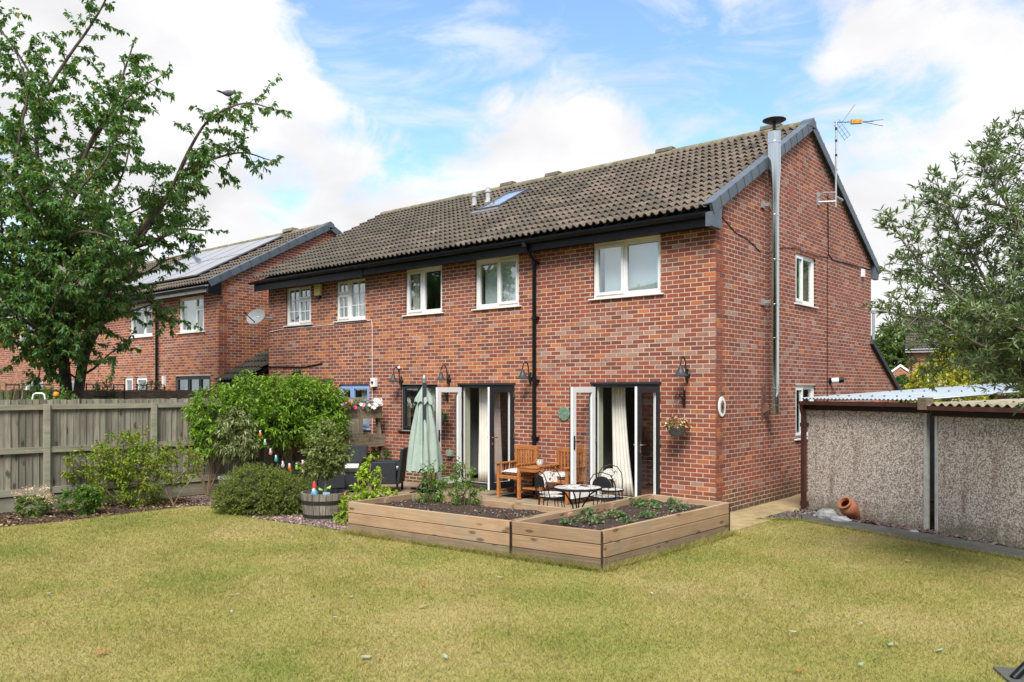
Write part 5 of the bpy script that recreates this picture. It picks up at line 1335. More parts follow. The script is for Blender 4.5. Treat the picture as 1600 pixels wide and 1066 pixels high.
b = MB(); b.lathe([(0, .165), (.04, .165), (.034, .19), (.018, .24), (0, .275)], 14); b.build('hat', M('gnome_red', (.50, .03, .03), .5, 0, .05, 9), gn, True)
b = MB(); b.blob((.012, -.028, .12), .028, 8, 6, 0, (1, .6, 1.2)); b.build('beard', UPVC, gn, True)
b = MB()
for s_ in (-1, 1): b.blob((s_*.03, -.03, .012), .025, 8, 5, 0, (.8, 1.3, .6))
b.build('boots', BLACK, gn, True)
b = MB(); b.blob((0, 0, .03), .035, 8, 6, .15); o = b.build('toadstool_ornament', M('gnome_red2', (.45, .03, .04), .5, 0, .05, 9), None, True, loc=(-4.50, -4.52, .335)); props(o, 'little red ornament beside the gnome in the half barrel', 'ornament')
mk_ = thing('plant_marker', 'small pale blue marker with a bright green butterfly in the half barrel', 'plant marker', (-4.40, -4.42, .345), R(35))
b = MB(); b.box(-.055, .055, -.008, .008, .03, .10); b.build('sign', M('marker_blue', (.25, .45, .55), .6, 0, .05, 9), mk_); b = MB(); b.tube([(0, 0, 0), (0, 0, .03)], .006, 5); b.build('stake', STEM, mk_)
b = MB(); b.add([(-.06, 0, .14), (-.13, .02, .17), (-.12, 0, .13), (-.06, .01, .12), (.0, 0, .17), (.07, .02, .21), (.06, 0, .16), (0, .01, .15)], [(0,1,2,3), (4,5,6,7)]); o = b.build('butterfly', M('lime_plastic', (.20, .65, .03), .5, 0, .05, 9), mk_); s_ = o.modifiers.new('t', 'SOLIDIFY'); s_.thickness = .006
CLAY = M('terracotta', (.36, .135, .065), .8, 0, .15, 9, bmp=.15)
am = thing('terracotta_urn', 'terracotta urn lying tilted on stones against the garage wall', 'urn', (1.84, .94, .14))
am.rotation_mode = 'QUATERNION'; am.rotation_quaternion = Vector((0, 0, 1)).rotation_difference((-RV*.62-FV*.42+Vector((0, 0, .62))).normalized())
b = MB(); b.lathe([(0, -.20), (.055, -.20), (.07, -.16), (.11, -.04), (.135, .07), (.135, .12), (.115, .17), (.085, .19), (.085, .205), (.105, .215), (.108, .24), (.085, .245), (.07, .20), (.10, .15), (.115, .08), (.06, -.12), (0, -.15)], 30); b.build('body', CLAY, am, True)
ROCK = M('grey_rock', (.27, .275, .27), .95, 0, .45, 6, bmp=.6)
for (x, y, r_, sc, lab) in ((1.50, .83, .13, (1.25, .9, .8), 'pale grey rock at the mouth of the terracotta urn'), (1.74, .68, .12, (1.7, .8, .5), 'flat grey rock under the terracotta urn'), (1.30, .92, .045, (1.2, 1, .7), 'small grey stone near the brown garage downpipe'), (2.9, .34, .05, (1.5, .8, .6), 'small dark stone near the seam of the two garages')):
    b = MB(); b.blob((0, 0, 0), r_, 9, 6, .16, sc); o = b.build('rock', ROCK, None, loc=(x, y, r_*sc[2]*.55)); props(o, lab, 'rock')
bp = thing('grey_pot', 'round grey stone pot half hidden behind the clipped mound shrub', 'pot', (-7.95, -3.9, 0))
b = MB(); b.lathe([(0, 0), (.19, 0), (.24, .2), (.27, .36), (.285, .37), (.285, .41), (.25, .41), (.24, .35), (0, .35)], 26); b.build('body', M('stone_grey', (.33, .33, .32), .9, 0, .2, 14, bmp=.2), bp, True)
# string of coloured bulbs
slt = thing('string_lights', 'string of coloured bulb lights between the two potted shrubs', 'string lights', (-6.4, -4.0, 1.0))
BP = [(-7.3,-3.74,1.22),(-7.02,-3.82,1.07),(-6.72,-3.9,.92),(-6.43,-3.98,.82),(-6.12,-4.05,.74),(-5.82,-4.12,.72),(-5.51,-4.19,.75),(-5.23,-4.27,.82)]
off = Vector((-6.4, -4.0, 1.0))
b = MB(); b.tube([Vector((-7.55, -3.7, 1.40))-off]+[Vector(q)-off+Vector((0, 0, .075)) for q in BP]+[Vector((-4.9, -4.3, .95))-off], .006, 5); b.build('cable', BLACK, slt)
for q, c in zip(BP, [(.7, .22, .02), (.25, .5, .2), (.75, .35, .33), (.05, .5, .5), (.6, .62, .68), (.8, .2, .02), (.25, .6, .06), (.7, .35, .33)]):
    m, t, p = nodes('bulb_colour'); p.inputs['Base Color'].default_value = (*c, 1); p.inputs['Roughness'].default_value = .12; p.inputs['Transmission Weight'].default_value = .35
    b = MB(); b.lathe([(0, -.045), (.02, -.038), (.032, -.015), (.029, .01), (.016, .035)], 12, Vector(q)-off); o = b.build('bulb', m, slt, True)
    b = MB(); b.lathe([(.018, .034), (.02, .04), (.02, .075), (0, .078)], 10, Vector(q)-off); b.build('socket', UPVC, o, True)
# dark curved pole at the right corner of the lawn
b = MB(); pts = [(5.02, -5.62, .02), (5.08, -5.55, .10), (5.20, -5.40, .22), (5.40, -5.18, .36), (5.6, -5.0, .46)]; b.tube(pts, .028, 10); o = b.build('black_pole', BLACK, None, True); props(o, 'black curved pole standing on the dark paving slab at the lawn corner', 'pole')
# ================================================================== planting
def catmull(P, n=5):
    P = [Vector(p) for p in P]; out = []
    for i in range(len(P)-1):
        a, b, c, d = P[max(i-1, 0)], P[i], P[i+1], P[min(i+2, len(P)-1)]
        for k in range(n):
            t = k/n; out.append(.5*((2*b)+(c-a)*t+(2*a-5*b+4*c-d)*t*t+(3*b-a-3*c+d)*t**3))
    out.append(P[-1]); return out
def tree(t_, limbs, bark, leafm, tones, L, Wd, step=.3, blen=(.5, 1.3), node=.06, per=3, droop=.3, ldrop=-.5, up=.1, twig=(.2, .4), skipf=.2, jit=.45):
    wood_ = MB(); P = []; D = []
    for pts, r0, r1, f0 in limbs:
        C = catmull(pts, 6); N = len(C)
        wood_.tube(C, [r0+(r1-r0)*i/(N-1) for i in range(N)], 8 if r0 > .05 else 5, False)
        acc = 0
        for i in range(1, N):
            sg = C[i]-C[i-1]; acc += sg.length; f = i/(N-1)
            if f < f0: acc = 0; continue
            while acc > step:
                acc -= step; base = C[i]-sg*rnd.random()
                d = sg.normalized(); rv = Vector((rnd.gauss(0, 1), rnd.gauss(0, 1), rnd.gauss(0, .8))); rv -= d*rv.dot(d); rv.normalize()
                dd = (rv*.9+d*.5+Vector((0, 0, up))).normalized(); bl = rnd.uniform(*blen)*(1.0-.45*f)
                grow(wood_, base, dd, bl, P, D, node, per, twig, ldrop, max(.006, r1*.7))
        grow(wood_, C[-1], (C[-1]-C[-2]).normalized(), blen[0]*.8, P, D, node, per, twig, ldrop, r1)
    wood_.build('trunk', bark, t_, True).modifiers.clear()
    leaf_cloud(np.array(P), np.array(D), L, Wd, tones, 'crown', leafm, t_, droop, jit)
    return len(P)
def grow(b, p, d, l, P, D, node, per, twig, ldrop, r, lvl=0):
    n = max(3, int(l/.09)); pts = [p.copy()]; q = p.copy(); dd = d.copy(); acc = 0
    for i in range(n):
        dd = (dd+Vector((rnd.gauss(0, .10), rnd.gauss(0, .10), rnd.gauss(0, .08)-.02))).normalized(); q = q+dd*(l/n); pts.append(q.copy())
        acc += l/n
        while acc > node and (i > n*.15 or lvl):
            acc -= node
            for _ in range(per):
                P.append(tuple(q-dd*rnd.random()*node)); v = dd*.55+Vector((rnd.gauss(0, .6), rnd.gauss(0, .6), rnd.gauss(0, .45)+ldrop)); D.append(tuple(v))
        if lvl == 0 and i > 0 and rnd.random() < .42:
            v = (dd*.7+Vector((rnd.gauss(0, .7), rnd.gauss(0, .7), rnd.gauss(0, .4)))).normalized(); grow(b, q.copy(), v, rnd.uniform(*twig), P, D, node, per, twig, ldrop, r*.5, 1)
    b.tube(pts, [r*(1-.75*i/n) for i in range(n+1)], 4, False)
ct = thing('cherry_tree', 'tall leafy cherry tree with a forked trunk standing beyond the garden fence', 'tree', (-12.0, -5.2, 0))
def CP(*pp): return [RV*((px-118)*.01339)+FV*f+Vector((0, 0, 2.04+(610-py)*.01339)) for px, py, f in pp]
limbs = [(CP((112,763,0),(110,640,0),(104,560,0),(92,470,.1),(82,390,.1),(78,347,.1),(60,293,.2),(49,266,.3),(5,222,.5)), .145, .03, .30),
 (CP((122,763,.05),(126,640,0),(140,560,-.1),(165,510,-.2),(176,470,-.1),(178,430,0),(200,390,.1)), .125, .065, .45),
 (CP((100,540,0),(104,440,-.3),(113,349,-.4),(140,285,-.4),(165,225,-.4),(190,180,-.3),(205,120,-.2),(214,80,-.1)), .075, .015, .2),
 (CP((178,430,0),(215,380,-.1),(255,335,-.2),(280,296,-.2),(310,240,-.3),(345,195,-.4),(395,172,-.4),(440,182,-.5)), .055, .012, .05),
 (CP((290,275,-.2),(330,248,.1),(375,232,.3),(412,240,.4)), .035, .012, .1),
 (CP((200,390,.1),(232,365,.6),(260,345,.9),(290,345,1.0)), .05, .015, .1),
 (CP((200,390,.1),(225,330,.7),(240,280,1.0),(262,230,1.1)), .05, .015, .1),
 (CP((60,293,.2),(62,220,.0),(75,160,-.1),(120,95,-.2),(152,50,-.2),(178,5,-.2),(186,-30,-.2)), .05, .012, .1),
 (CP((49,266,.3),(30,180,.2),(60,140,.0),(45,95,-.2),(18,55,-.3),(-6,30,-.3)), .04, .012, .1),
 (CP((113,349,-.4),(80,300,-1.0),(95,240,-1.3),(105,180,-1.3),(85,120,-1.2)), .04, .012, .1),
 (CP((92,470,.1),(50,420,-.4),(20,370,-.7),(-20,330,-.9),(-60,300,-1)), .05, .012, .1),
 (CP((104,440,-.3),(140,380,-1.1),(190,330,-1.6),(230,290,-1.7),(250,250,-1.7)), .05, .012, .1),
 (CP((104,440,-.3),(150,410,-1.2),(190,390,-1.7),(225,390,-1.8),(250,400,-1.8)), .045, .012, .1),
 (CP((100,540,0),(60,500,-.5),(40,470,-.7),(25,415,-.8)), .035, .01, .2),
 (CP((100,540,0),(80,510,-1.0),(110,470,-1.5),(150,440,-1.8)), .035, .01, .2),
 (CP((176,470,-.1),(150,430,.7),(120,380,1.2),(100,320,1.3),(120,260,1.4)), .05, .012, .1),
 (CP((165,510,-.2),(195,480,.6),(225,470,.9),(238,500,1.0)), .03, .01, .3),
 (CP((140,585,-.1),(165,575,-.3),(190,555,-.4),(205,545,-.4)), .03, .01, .4),
 (CP((140,285,-.4),(120,230,.5),(140,180,.7),(150,130,.8)), .035, .012, .1),
 (CP((165,225,-.4),(210,200,-.8),(250,170,-1.0),(285,150,-1.0)), .03, .01, .1),
 (CP((5,222,.5),(-40,180,.5),(-60,120,.4)), .03, .01, .1), (CP((92,470,.1),(60,450,.8),(20,430,1.2),(-30,440,1.3)), .04, .01, .1),
 (CP((178,430,0),(185,380,-.9),(215,330,-1.0),(235,270,-.9),(232,200,-.7)), .04, .01, .1),
 (CP((104,560,0),(95,560,-.5),(92,590,-.6)), .02, .01, .3),
 (CP((122,590,0),(112,550,-1.0),(132,515,-1.4)), .02, .008, .2), (CP((140,560,0),(120,545,-1.1),(92,520,-1.5)), .02, .008, .1), (CP((140,575,0),(160,560,-1.0),(175,530,-1.3)), .02, .008, .1),
 (CP((82,390,.1),(120,350,-1.5),(170,330,-2.0),(210,340,-2.1)), .025, .01, .1), (CP((104,470,0),(60,440,-1.4),(50,400,-1.8),(30,370,-1.9)), .025, .01, .1),
 (CP((140,560,-.1),(120,520,-1.3),(90,490,-1.7),(60,480,-1.8)), .025, .01, .1), (CP((170,500,-.2),(190,470,-1.0),(200,430,-1.3),(215,410,-1.4)), .025, .01, .1),
 (CP((178,440,0),(150,400,-1.6),(140,350,-2.1),(110,310,-2.2)), .025, .01, .1), (CP((104,500,0),(140,510,-1.4),(170,480,-1.8),(195,430,-1.9)), .025, .01, .1),
 (CP((88,450,.1),(60,400,-.9),(70,350,-1.4),(60,300,-1.6)), .03, .01, .1), (CP((140,560,-.1),(150,500,-1.0),(190,450,-1.5),(230,440,-1.7)), .03, .01, .1),
 (CP((104,500,0),(130,470,-1.0),(120,420,-1.6),(150,370,-1.9)), .03, .01, .1), (CP((104,540,0),(70,540,-.8),(45,520,-1.1),(30,500,-1.2)), .025, .01, .1),
 (CP((178,440,0),(200,420,.8),(220,395,1.2),(240,385,1.3)), .03, .01, .1), (CP((113,349,-.4),(160,330,.6),(200,300,1.0),(215,250,1.1)), .03, .01, .1),
 (CP((82,390,.1),(40,340,.4),(20,290,.5),(-10,270,.5)), .03, .01, .1), (CP((104,500,0),(120,500,.9),(150,460,1.3),(160,420,1.4)), .03, .01, .1)]
LC = .105
CHT = [(.075,.15,.04),(.09,.175,.05),(.06,.125,.034),(.11,.195,.062),(.075,.155,.046),(.068,.135,.04)]
print('cherry leaves', tree(ct, limbs, BARK, LEAF, CHT*4+[(.26,.22,.04)], LC, .05, .115, (.3, 1.0), .06, 4, .25, -.5, .12))
bd = thing('pigeon', 'grey pigeon perched on the right-hand branch of the cherry tree', 'bird', ct.location+RV*3.42-FV*.42+Vector((0, 0, 8.07)), TH+1.1)
b = MB(); prof = [(-.19, .012, .0), (-.14, .028, .0), (-.08, .05, .015), (-.02, .062, .03), (.04, .06, .045), (.08, .045, .06), (.105, .03, .085), (.12, .027, .11), (.14, .029, .13), (.165, .022, .135), (.185, .006, .128), (.205, .002, .122)]
V = [(x, r_*math.cos(2*math.pi*k/12), z+r_*1.1*math.sin(2*math.pi*k/12)) for x, r_, z in prof for k in range(12)]
b.add(V, [(i*12+k, i*12+(k+1) % 12, (i+1)*12+(k+1) % 12, (i+1)*12+k) for i in range(len(prof)-1) for k in range(12)])
b.box(-.30, -.15, -.03, .03, -.015, .0)
for s_ in (-1, 1): b.tube([(.0, s_*.02, -.02), (.01, s_*.02, -.09), (.04, s_*.02, -.095)], .006, 5)
b.build('body', M('pigeon_grey', (.13, .135, .15), .8, 0, .35, 20), bd, True).modifiers.clear()

ot = thing('olive_tree', 'silvery green olive tree leaning in from the right over the garages', 'tree', (5.1, -2.15, 0))
def OP(*pp): return [RV*((px-1690)*.00654)+FV*f+Vector((0, 0, 2.04+(610-py)*.00654)) for px, py, f in pp]
ol = [(OP((1700,922,0),(1698,800,0),(1685,700,0),(1660,640,0),(1640,590,0)), .08, .04, .6),
 (OP((1660,640,0),(1600,560,-.1),(1520,500,-.2),(1450,440,-.2),(1402,392,-.2),(1384,362,-.2)), .022, .004, .15),
 (OP((1660,640,0),(1580,580,-.3),(1490,540,-.4),(1430,508,-.4),(1372,497,-.4)), .02, .004, .15),
 (OP((1640,600,0),(1580,500,.1),(1530,400,.1),(1492,325,.1),(1470,282,.1)), .022, .004, .12),
 (OP((1640,600,0),(1600,460,-.3),(1560,360,-.3),(1528,305,-.3),(1505,268,-.3)), .022, .004, .12),
 (OP((1640,560,0),(1618,400,.2),(1590,300,.2),(1566,225,.2)), .02, .004, .12), (OP((1650,560,0),(1640,380,0),(1612,280,0),(1597,200,0)), .02, .004, .12),
 (OP((1660,560,0),(1670,400,.1),(1650,280,.1),(1640,180,.1)), .03, .006, .2),
 (OP((1660,640,0),(1600,605,-.3),(1540,590,-.4),(1480,575,-.4)), .025, .006, .15), (OP((1670,650,0),(1620,622,-.4),(1585,612,-.5)), .02, .006, .2),
 (OP((1600,540,0),(1540,470,.4),(1500,410,.5),(1455,400,.6)), .016, .004, .08), (OP((1620,560,0),(1560,520,.5),(1510,490,.6),(1440,500,.6)), .016, .004, .08),
 (OP((1640,600,0),(1590,520,-.6),(1550,470,-.8),(1520,400,-.9)), .016, .004, .08), (OP((1640,600,0),(1570,540,-.7),(1500,520,-.9),(1470,480,-1)), .016, .004, .08),
 (OP((1640,560,0),(1600,440,.7),(1570,350,.8),(1545,300,.8)), .016, .004, .08), (OP((1650,600,0),(1610,560,.6),(1560,560,.8),(1500,560,.8)), .02, .006, .1),
 (OP((1640,560,0),(1610,470,-.9),(1600,390,-1),(1580,330,-1)), .016, .004, .08), (OP((1640,590,0),(1600,570,-.8),(1560,600,-.9)), .02, .006, .1), (OP((1640,560,0),(1605,510,-1.0),(1565,440,-1.1),(1560,390,-1.1)), .02, .006, .1)]
OLT = [(.105,.15,.062),(.085,.13,.05),(.13,.175,.08),(.065,.108,.04),(.18,.215,.13),(.095,.145,.052)]
print('olive leaves', tree(ot, ol, BARKG, LEAFO, OLT, .080, .0185, .034, (.18, .48), .02, 2, .04, .25, .35, (.12, .25), jit=.32))

def bush(label, cat, loc, blobs, nsp, slen, per, L, Wd, tones, name='shrub', stems=(), rz=TH, droop=.2, upd=.35, inner=.35, stemmat=None, jit=.5, spread=.35, lname='foliage'):
    """blobs: (r, f, z, rx, ry, rz) ellipsoids in the shrub's own frame (x to the right as seen, y away)"""
    t_ = thing(name, label, cat, loc, rz); P = []; D = []; tw = MB(); tg = MB()
    wts = [q[3]*q[5] for q in blobs]
    for _ in range(nsp):
        q = rnd.choices(blobs, wts)[0]
        v = Vector((rnd.gauss(0, 1), rnd.gauss(0, 1), rnd.gauss(0, 1))).normalized(); k = 1-inner*rnd.random()**1.5
        p = Vector((q[0]+v.x*q[3]*k, q[1]+v.y*q[4]*k, q[2]+v.z*q[5]*k))
        if p.z < .015: p.z = .015+rnd.random()*.1
        d = (v*.8+Vector((rnd.gauss(0, spread), rnd.gauss(0, spread), upd+rnd.gauss(0, spread)))).normalized(); l = slen*rnd.uniform(.6, 1.25)
        tg.tube([p-d*l*.7, p, p+d*l*.9], [.002+slen*.010, .002+slen*.008, .0015], 3, False)
        for j in range(per):
            f = (j+.5)/per*1.1-.1; P.append(tuple(p+d*l*f)); s_ = Vector((rnd.gauss(0, 1), rnd.gauss(0, 1), rnd.gauss(0, .6))); D.append(tuple(d*.55+s_.normalized()*.7))
    leaf_cloud(np.array(P), np.array(D), L, Wd, tones, lname, LEAF, t_, droop, jit)
    for s_ in stems: tw.tube(catmull(s_[:-1], 4), [s_[-1]*(1-.5*i/(4*(len(s_)-2))) for i in range(4*(len(s_)-2)+1)], 6, False)
    tg.build('twigs', TWIG, t_, True).modifiers.clear()
    if stems: tw.build('stems', stemmat or STEM, t_, True).modifiers.clear()
    return t_
# big leafy bush trained along the fence
st = []
for x, n in ((3.75, 5), (4.25, 3), (4.6, 2), (5.2, 3), (5.6, 2), (6.2, 3)):
    for _ in range(n):
        e = x+rnd.uniform(-.5, .6); st.append([(x+rnd.uniform(-.05, .05), -.42, 0), (x+(e-x)*.4, -.45, .5), (e, -.5, 1.05+rnd.uniform(0, .3)), .017])
bush('big bright green bush spilling over the top of the garden fence', 'bush', gf.location, [(4.0,-.5,1.55,.62,.42,.50),(4.7,-.52,1.75,.7,.48,.55),(5.4,-.52,1.72,.75,.48,.58),(6.0,-.52,1.70,.6,.46,.55),(6.35,-.5,1.55,.40,.42,.48),(5.0,-.75,1.35,.9,.35,.4),(6.0,-.8,1.25,.55,.35,.35),(3.75,-.6,1.15,.35,.3,.3)],
     1900, .17, 11, .095, .034, [(.135,.24,.022),(.17,.29,.03),(.10,.19,.02),(.20,.31,.045),(.085,.165,.02)], stems=st, rz=FA, name='fence_bush', droop=.35)
bush('loose yellow-green shrub in front of the second fence bay', 'shrub', (-8.34, -5.55, 0), [(-.75,-.1,.72,.42,.3,.26),(-.2,0,.85,.5,.35,.38),(.15,-.1,.55,.5,.35,.3),(.75,.05,.72,.36,.3,.32),(.0,.1,1.08,.22,.2,.2),(-.95,-.1,.55,.22,.2,.1),(-.35,-.2,.32,.3,.25,.2),(.1,-.1,.2,.3,.2,.16)],
     640, .13, 10, .072, .027, [(.17,.25,.024),(.21,.29,.032),(.13,.20,.022),(.24,.26,.036),(.09,.16,.02),(.18,.16,.04)],
     stems=[[(.1,0,0),(-.1,0,.3),(-.6,-.05,.65),.016],[(.1,0,0),(.1,.05,.4),(.0,.05,.9),.02],[(.65,0,0),(.6,0,.3),(.85,0,.7),.014],[(.65,0,0),(.8,-.05,.25),(1.0,0,.5),.012],[(.65,0,0),(.5,0,.3),(.5,0,.6),.012],[(.1,0,0),(.4,-.1,.2),(.1,-.1,.5),.012],[(-.2,0,0),(-.5,-.1,.3),(-.35,-.1,.5),.012]], stemmat=STEM)
bush('low dark green shrub at the foot of the fence post', 'shrub', (-8.05, -6.62, 0), [(0,0,.2,.30,.22,.20),(.15,0,.28,.15,.15,.15)], 150, .09, 11, .065, .028, [(.055,.12,.02),(.08,.16,.03),(.12,.18,.03)])
sd_ = bush('small sedum with cream flower heads beside the nearest fence post', 'plant', (-8.4, -7.2, 0), [(0,0,.16,.22,.18,.14)], 90, .08, 9, .06, .03, [(.09,.14,.03),(.12,.17,.05)], name='sedum')
P = []; 
for (x, z) in ((-.22,.36),(-.05,.44),(.2,.46),(.1,.33),(.25,.34),(-.15,.25),(.0,.3),(.3,.25)):
    for _ in range(70): P.append((x+rnd.gauss(0, .045), rnd.gauss(-.04, .04), z+rnd.gauss(0, .022)))
leaf_cloud(P, [(0, -.2, 1)]*len(P), .022, .018, [(.60,.46,.30),(.66,.55,.40),(.48,.30,.20)], 'flower_heads', FLOWER, sd_)['kind'] = 'stuff'
mo = bush('dense rounded mound shrub at the edge of the lawn', 'shrub', (-5.98, -4.48, 0), [(-.15,0,.32,.64,.58,.46),(.32,-.02,.24,.56,.5,.40),(-.38,-.1,.22,.46,.4,.36),(-.2,-.25,.45,.25,.2,.3),(.25,-.2,.42,.22,.2,.24),(.55,-.2,.22,.26,.25,.26),(.05,-.35,.2,.4,.25,.3)], 3400, .075, 10, .030, .013, [(.125,.18,.022),(.155,.21,.034),(.09,.145,.018),(.18,.23,.05),(.14,.14,.04)], inner=.22, upd=.2, name='mound_shrub')
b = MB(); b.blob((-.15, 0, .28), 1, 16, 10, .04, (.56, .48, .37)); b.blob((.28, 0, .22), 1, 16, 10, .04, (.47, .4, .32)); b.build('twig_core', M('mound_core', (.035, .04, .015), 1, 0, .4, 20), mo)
VAR = [(.16,.19,.08),(.22,.24,.11),(.09,.13,.04),(.30,.30,.18),(.12,.16,.05)]
bush('variegated pale shrub with drooping leaves growing in the grey stone pot', 'potted shrub', (-7.95, -3.9, .36), [(0,0,.82,.34,.3,.36),(.05,0,1.05,.25,.22,.28),(-.1,0,.6,.24,.2,.2),(.2,0,.62,.2,.2,.2)], 250, .12, 10, .095, .032, VAR, stems=[[(0,0,0),(.01,0,.25),(0,0,.75),.032],[(.02,0,.2),(.1,0,.5),(.2,0,.85),.018]], name='potted_shrub', droop=.6, stemmat=BARKG)
bush('upright variegated shrub on a short trunk growing in the half barrel', 'potted shrub', (-4.62, -4.28, .36), [(0,0,.62,.30,.26,.26),(0,0,.92,.22,.2,.26),(.12,0,.66,.26,.22,.2),(-.14,0,.45,.2,.2,.16),(.18,0,.48,.18,.16,.14)], 270, .10, 10, .075, .03, [(.10,.15,.03),(.14,.19,.045),(.20,.23,.09),(.07,.11,.025),(.26,.27,.14)], stems=[[(0,0,0),(.01,0,.2),(0,0,.75),.034],[(.01,0,.15),(.08,0,.4),(.15,0,.6),.016],[(0,0,.18),(-.07,0,.35),(-.12,0,.5),.014]], name='potted_shrub', stemmat=BARKG)
ys = bush('small lime green shrub squeezed between the half barrel and the long raised bed', 'shrub', (-3.85, -4.12, 0), [(-.05,0,.28,.28,.2,.2),(.28,0,.36,.24,.16,.13),(.05,.05,.62,.16,.12,.26),(.12,0,.85,.10,.1,.14),(-.18,-.05,.15,.2,.16,.13)], 175, .10, 8, .078, .036, [(.20,.30,.015),(.26,.36,.03),(.15,.24,.015),(.30,.36,.06)], stems=[[(0,0,0),(.05,0,.4),(.1,0,.9),.01],[(0,0,0),(.15,0,.3),(.28,0,.7),.008]])
leaf_cloud([(.22, -.05, .98), (.23, -.05, 1.0), (-.3, 0, .40), (-.28, 0, .42)], [(0, 0, 1)]*4, .07, .03, [(.6, .22, .02), (.55, .35, .03)], 'orange_leaf', LEAF, ys)
bush('low dark green shrub against the brickwork under the planter post', 'shrub', (-7.95, -.35, 0), [(0,0,.45,.32,.2,.25)], 110, .1, 10, .06, .025, [(.04,.10,.02),(.06,.13,.03)])
for (x, y, h, lab) in ((-2.74, -3.72, .56, 'leafy tomato plant left of its twin in the long raised bed'), (-2.10, -3.72, .62, 'taller tomato plant right of its twin in the long raised bed')):
    bush(lab, 'plant', (x, y, .36), [(0,0,h*.35,.19,.16,h*.3),(0,0,h*.72,.15,.13,h*.25),(-.03,0,h*.2,.2,.16,.1)], 60, .13, 10, .062, .026, [(.08,.16,.035),(.11,.19,.04),(.14,.20,.04),(.06,.12,.03)], name='tomato_plant', droop=.45, stems=[[(0,0,0),(.02,0,h*.5),(0,0,h),.009],[(.05,0,0),(.1,0,h*.4),(.12,0,h*.8),.007],[(-.05,0,0),(-.1,0,h*.35),(-.14,0,h*.6),.007]], stemmat=M('green_stem', (.12, .17, .05), .8))
SP = [((-.28,-3.25),.10,'strawberry plant alone near the inner edge of the strawberry bed'),((.14,-3.69),.13,'strawberry plant with yellowing leaves in the middle of the strawberry bed'),((.12,-3.2),.12,'flat strawberry plant behind the yellowing one'),((.02,-4.05),.10,'straggly strawberry plant nearest the left front plank'),((-.36,-1.92),.12,'strawberry plant at the back left batten of its bed'),((.10,-2.28),.17,'largest clump of strawberry leaves in the bed'),((.50,-2.95),.11,'strawberry plant leaning on the right front plank'),((.45,-2.05),.13,'strawberry plant close to the house corner end of the bed'),((.05,-1.45),.10,'strawberry plant against the back plank by the wall'),((.55,-3.55),.08,'tiny strawberry plant by the front plank corner'),((-.12,-1.95),.14,'broad strawberry clump beside the largest one')]
for (x, y), r_, lab in SP:
    n = int(50*r_/.1); a = rng.uniform(0, 6.28, n); q = r_*np.sqrt(rng.uniform(.05, 1, n)); h = .015+.05*(1-q/r_)+rng.uniform(0, .03, n)
    s_ = thing('strawberry_plant', lab, 'plant', (x, y, .37)); leaf_cloud(np.stack([q*np.cos(a), q*np.sin(a), h], 1), np.stack([np.cos(a), np.sin(a), rng.uniform(-.1, .6, n)], 1), .052, .044, [(.07,.14,.05),(.10,.18,.07),(.05,.11,.035),(.13,.20,.09)], 'foliage', LEAF, s_)
    b = MB()
    for k in range(7): e = rnd.uniform(0, 6.28); b.tube([(0, 0, -.01), (math.cos(e)*r_*.4, math.sin(e)*r_*.4, .07), (math.cos(e)*r_*.8, math.sin(e)*r_*.8, .08)], .003, 3, False)
    b.build('stalks', STEM, s_)
    if 'yellow' in lab or 'largest' in lab or 'batten' in lab: leaf_cloud([(rnd.uniform(-r_, r_), rnd.uniform(-r_, r_), .05) for _ in range(4)], [(0, 0, .5)]*4, .045, .035, [(.26, .12, .02), (.22, .19, .04)], 'yellow_leaf', LEAF, s_)

# beyond the garden fence
def spiky(x, y, h, n, label):
    s_ = thing('spiky_plant', label, 'plant', (x, y, .6)); b = MB()
    for k in range(n):
        a = rnd.uniform(0, 6.28); l = h*rnd.uniform(.7, 1.05); o = rnd.uniform(.1, .55); c, q = math.cos(a), math.sin(a); w = .028; V = []
        for i in range(6):
            f = i/5; r_ = l*o*f; z = l*(f-.32*o*f*f*2); ww = w*(1-f**2.2)+.001; V += [(c*r_-q*ww, q*r_+c*ww, z), (c*r_, q*r_, z-.008), (c*r_+q*ww, q*r_-c*ww, z)]
        b.add(V, [(i*3+j, i*3+j+1, i*3+j+4, i*3+j+3) for i in range(5) for j in (0, 1)])
    b.build('blades', M('blade_green', (.13, .20, .06), .6, 0, .35, 5), s_)
for px, d, h, lab in ((22, 15.6, 1.75, 'spiky sword-leaved plant whose tips show above the fence at the far left'), (-6, 15.4, 1.8, 'spiky sword-leaved plant at the very left edge above the fence'), (60, 15.9, 1.62, 'spiky sword-leaved plant just behind the white hoop')):
    q = at((px-800)/1270, d); spiky(q.x, q.y, h, 46, lab)
def behind(px, d): q = at((px-800)/1270, d); return (q.x, q.y, 0)
bush('green garden plants with an orange bloom at the cherry trunk', 'shrub', behind(86, 15.6), [(0,0,1.75,.35,.3,.3),(-.3,0,1.7,.3,.3,.2)], 130, .12, 10, .08, .03, [(.09,.17,.03),(.12,.2,.05)])
q = behind(88, 15.2); b = MB(); b.blob((0, 0, 0), .05, 9, 6, .2); o = b.build('orange_bloom', M('orange_petal', (.7, .30, .02), .6, 0, .2, 20), None, loc=(q[0], q[1], 1.96)); props(o, 'orange bloom showing just above the fence by the cherry trunk', 'flower')
q = behind(60.5, 14.6); hp_ = thing('white_hoop', 'white tubular hoop handle poking above the garden fence', 'handle', q); hp_.rotation_euler = (0, 0, TH)
b = MB(); b.tube([(-.115, 0, 1.2), (-.115, 0, 1.88), (-.095, 0, 1.96), (-.05, 0, 1.985), (.06, 0, 1.985), (.10, 0, 1.96), (.115, 0, 1.88), (.115, 0, 1.2)], .016, 8); b.build('tube', UPVC, hp_, True)
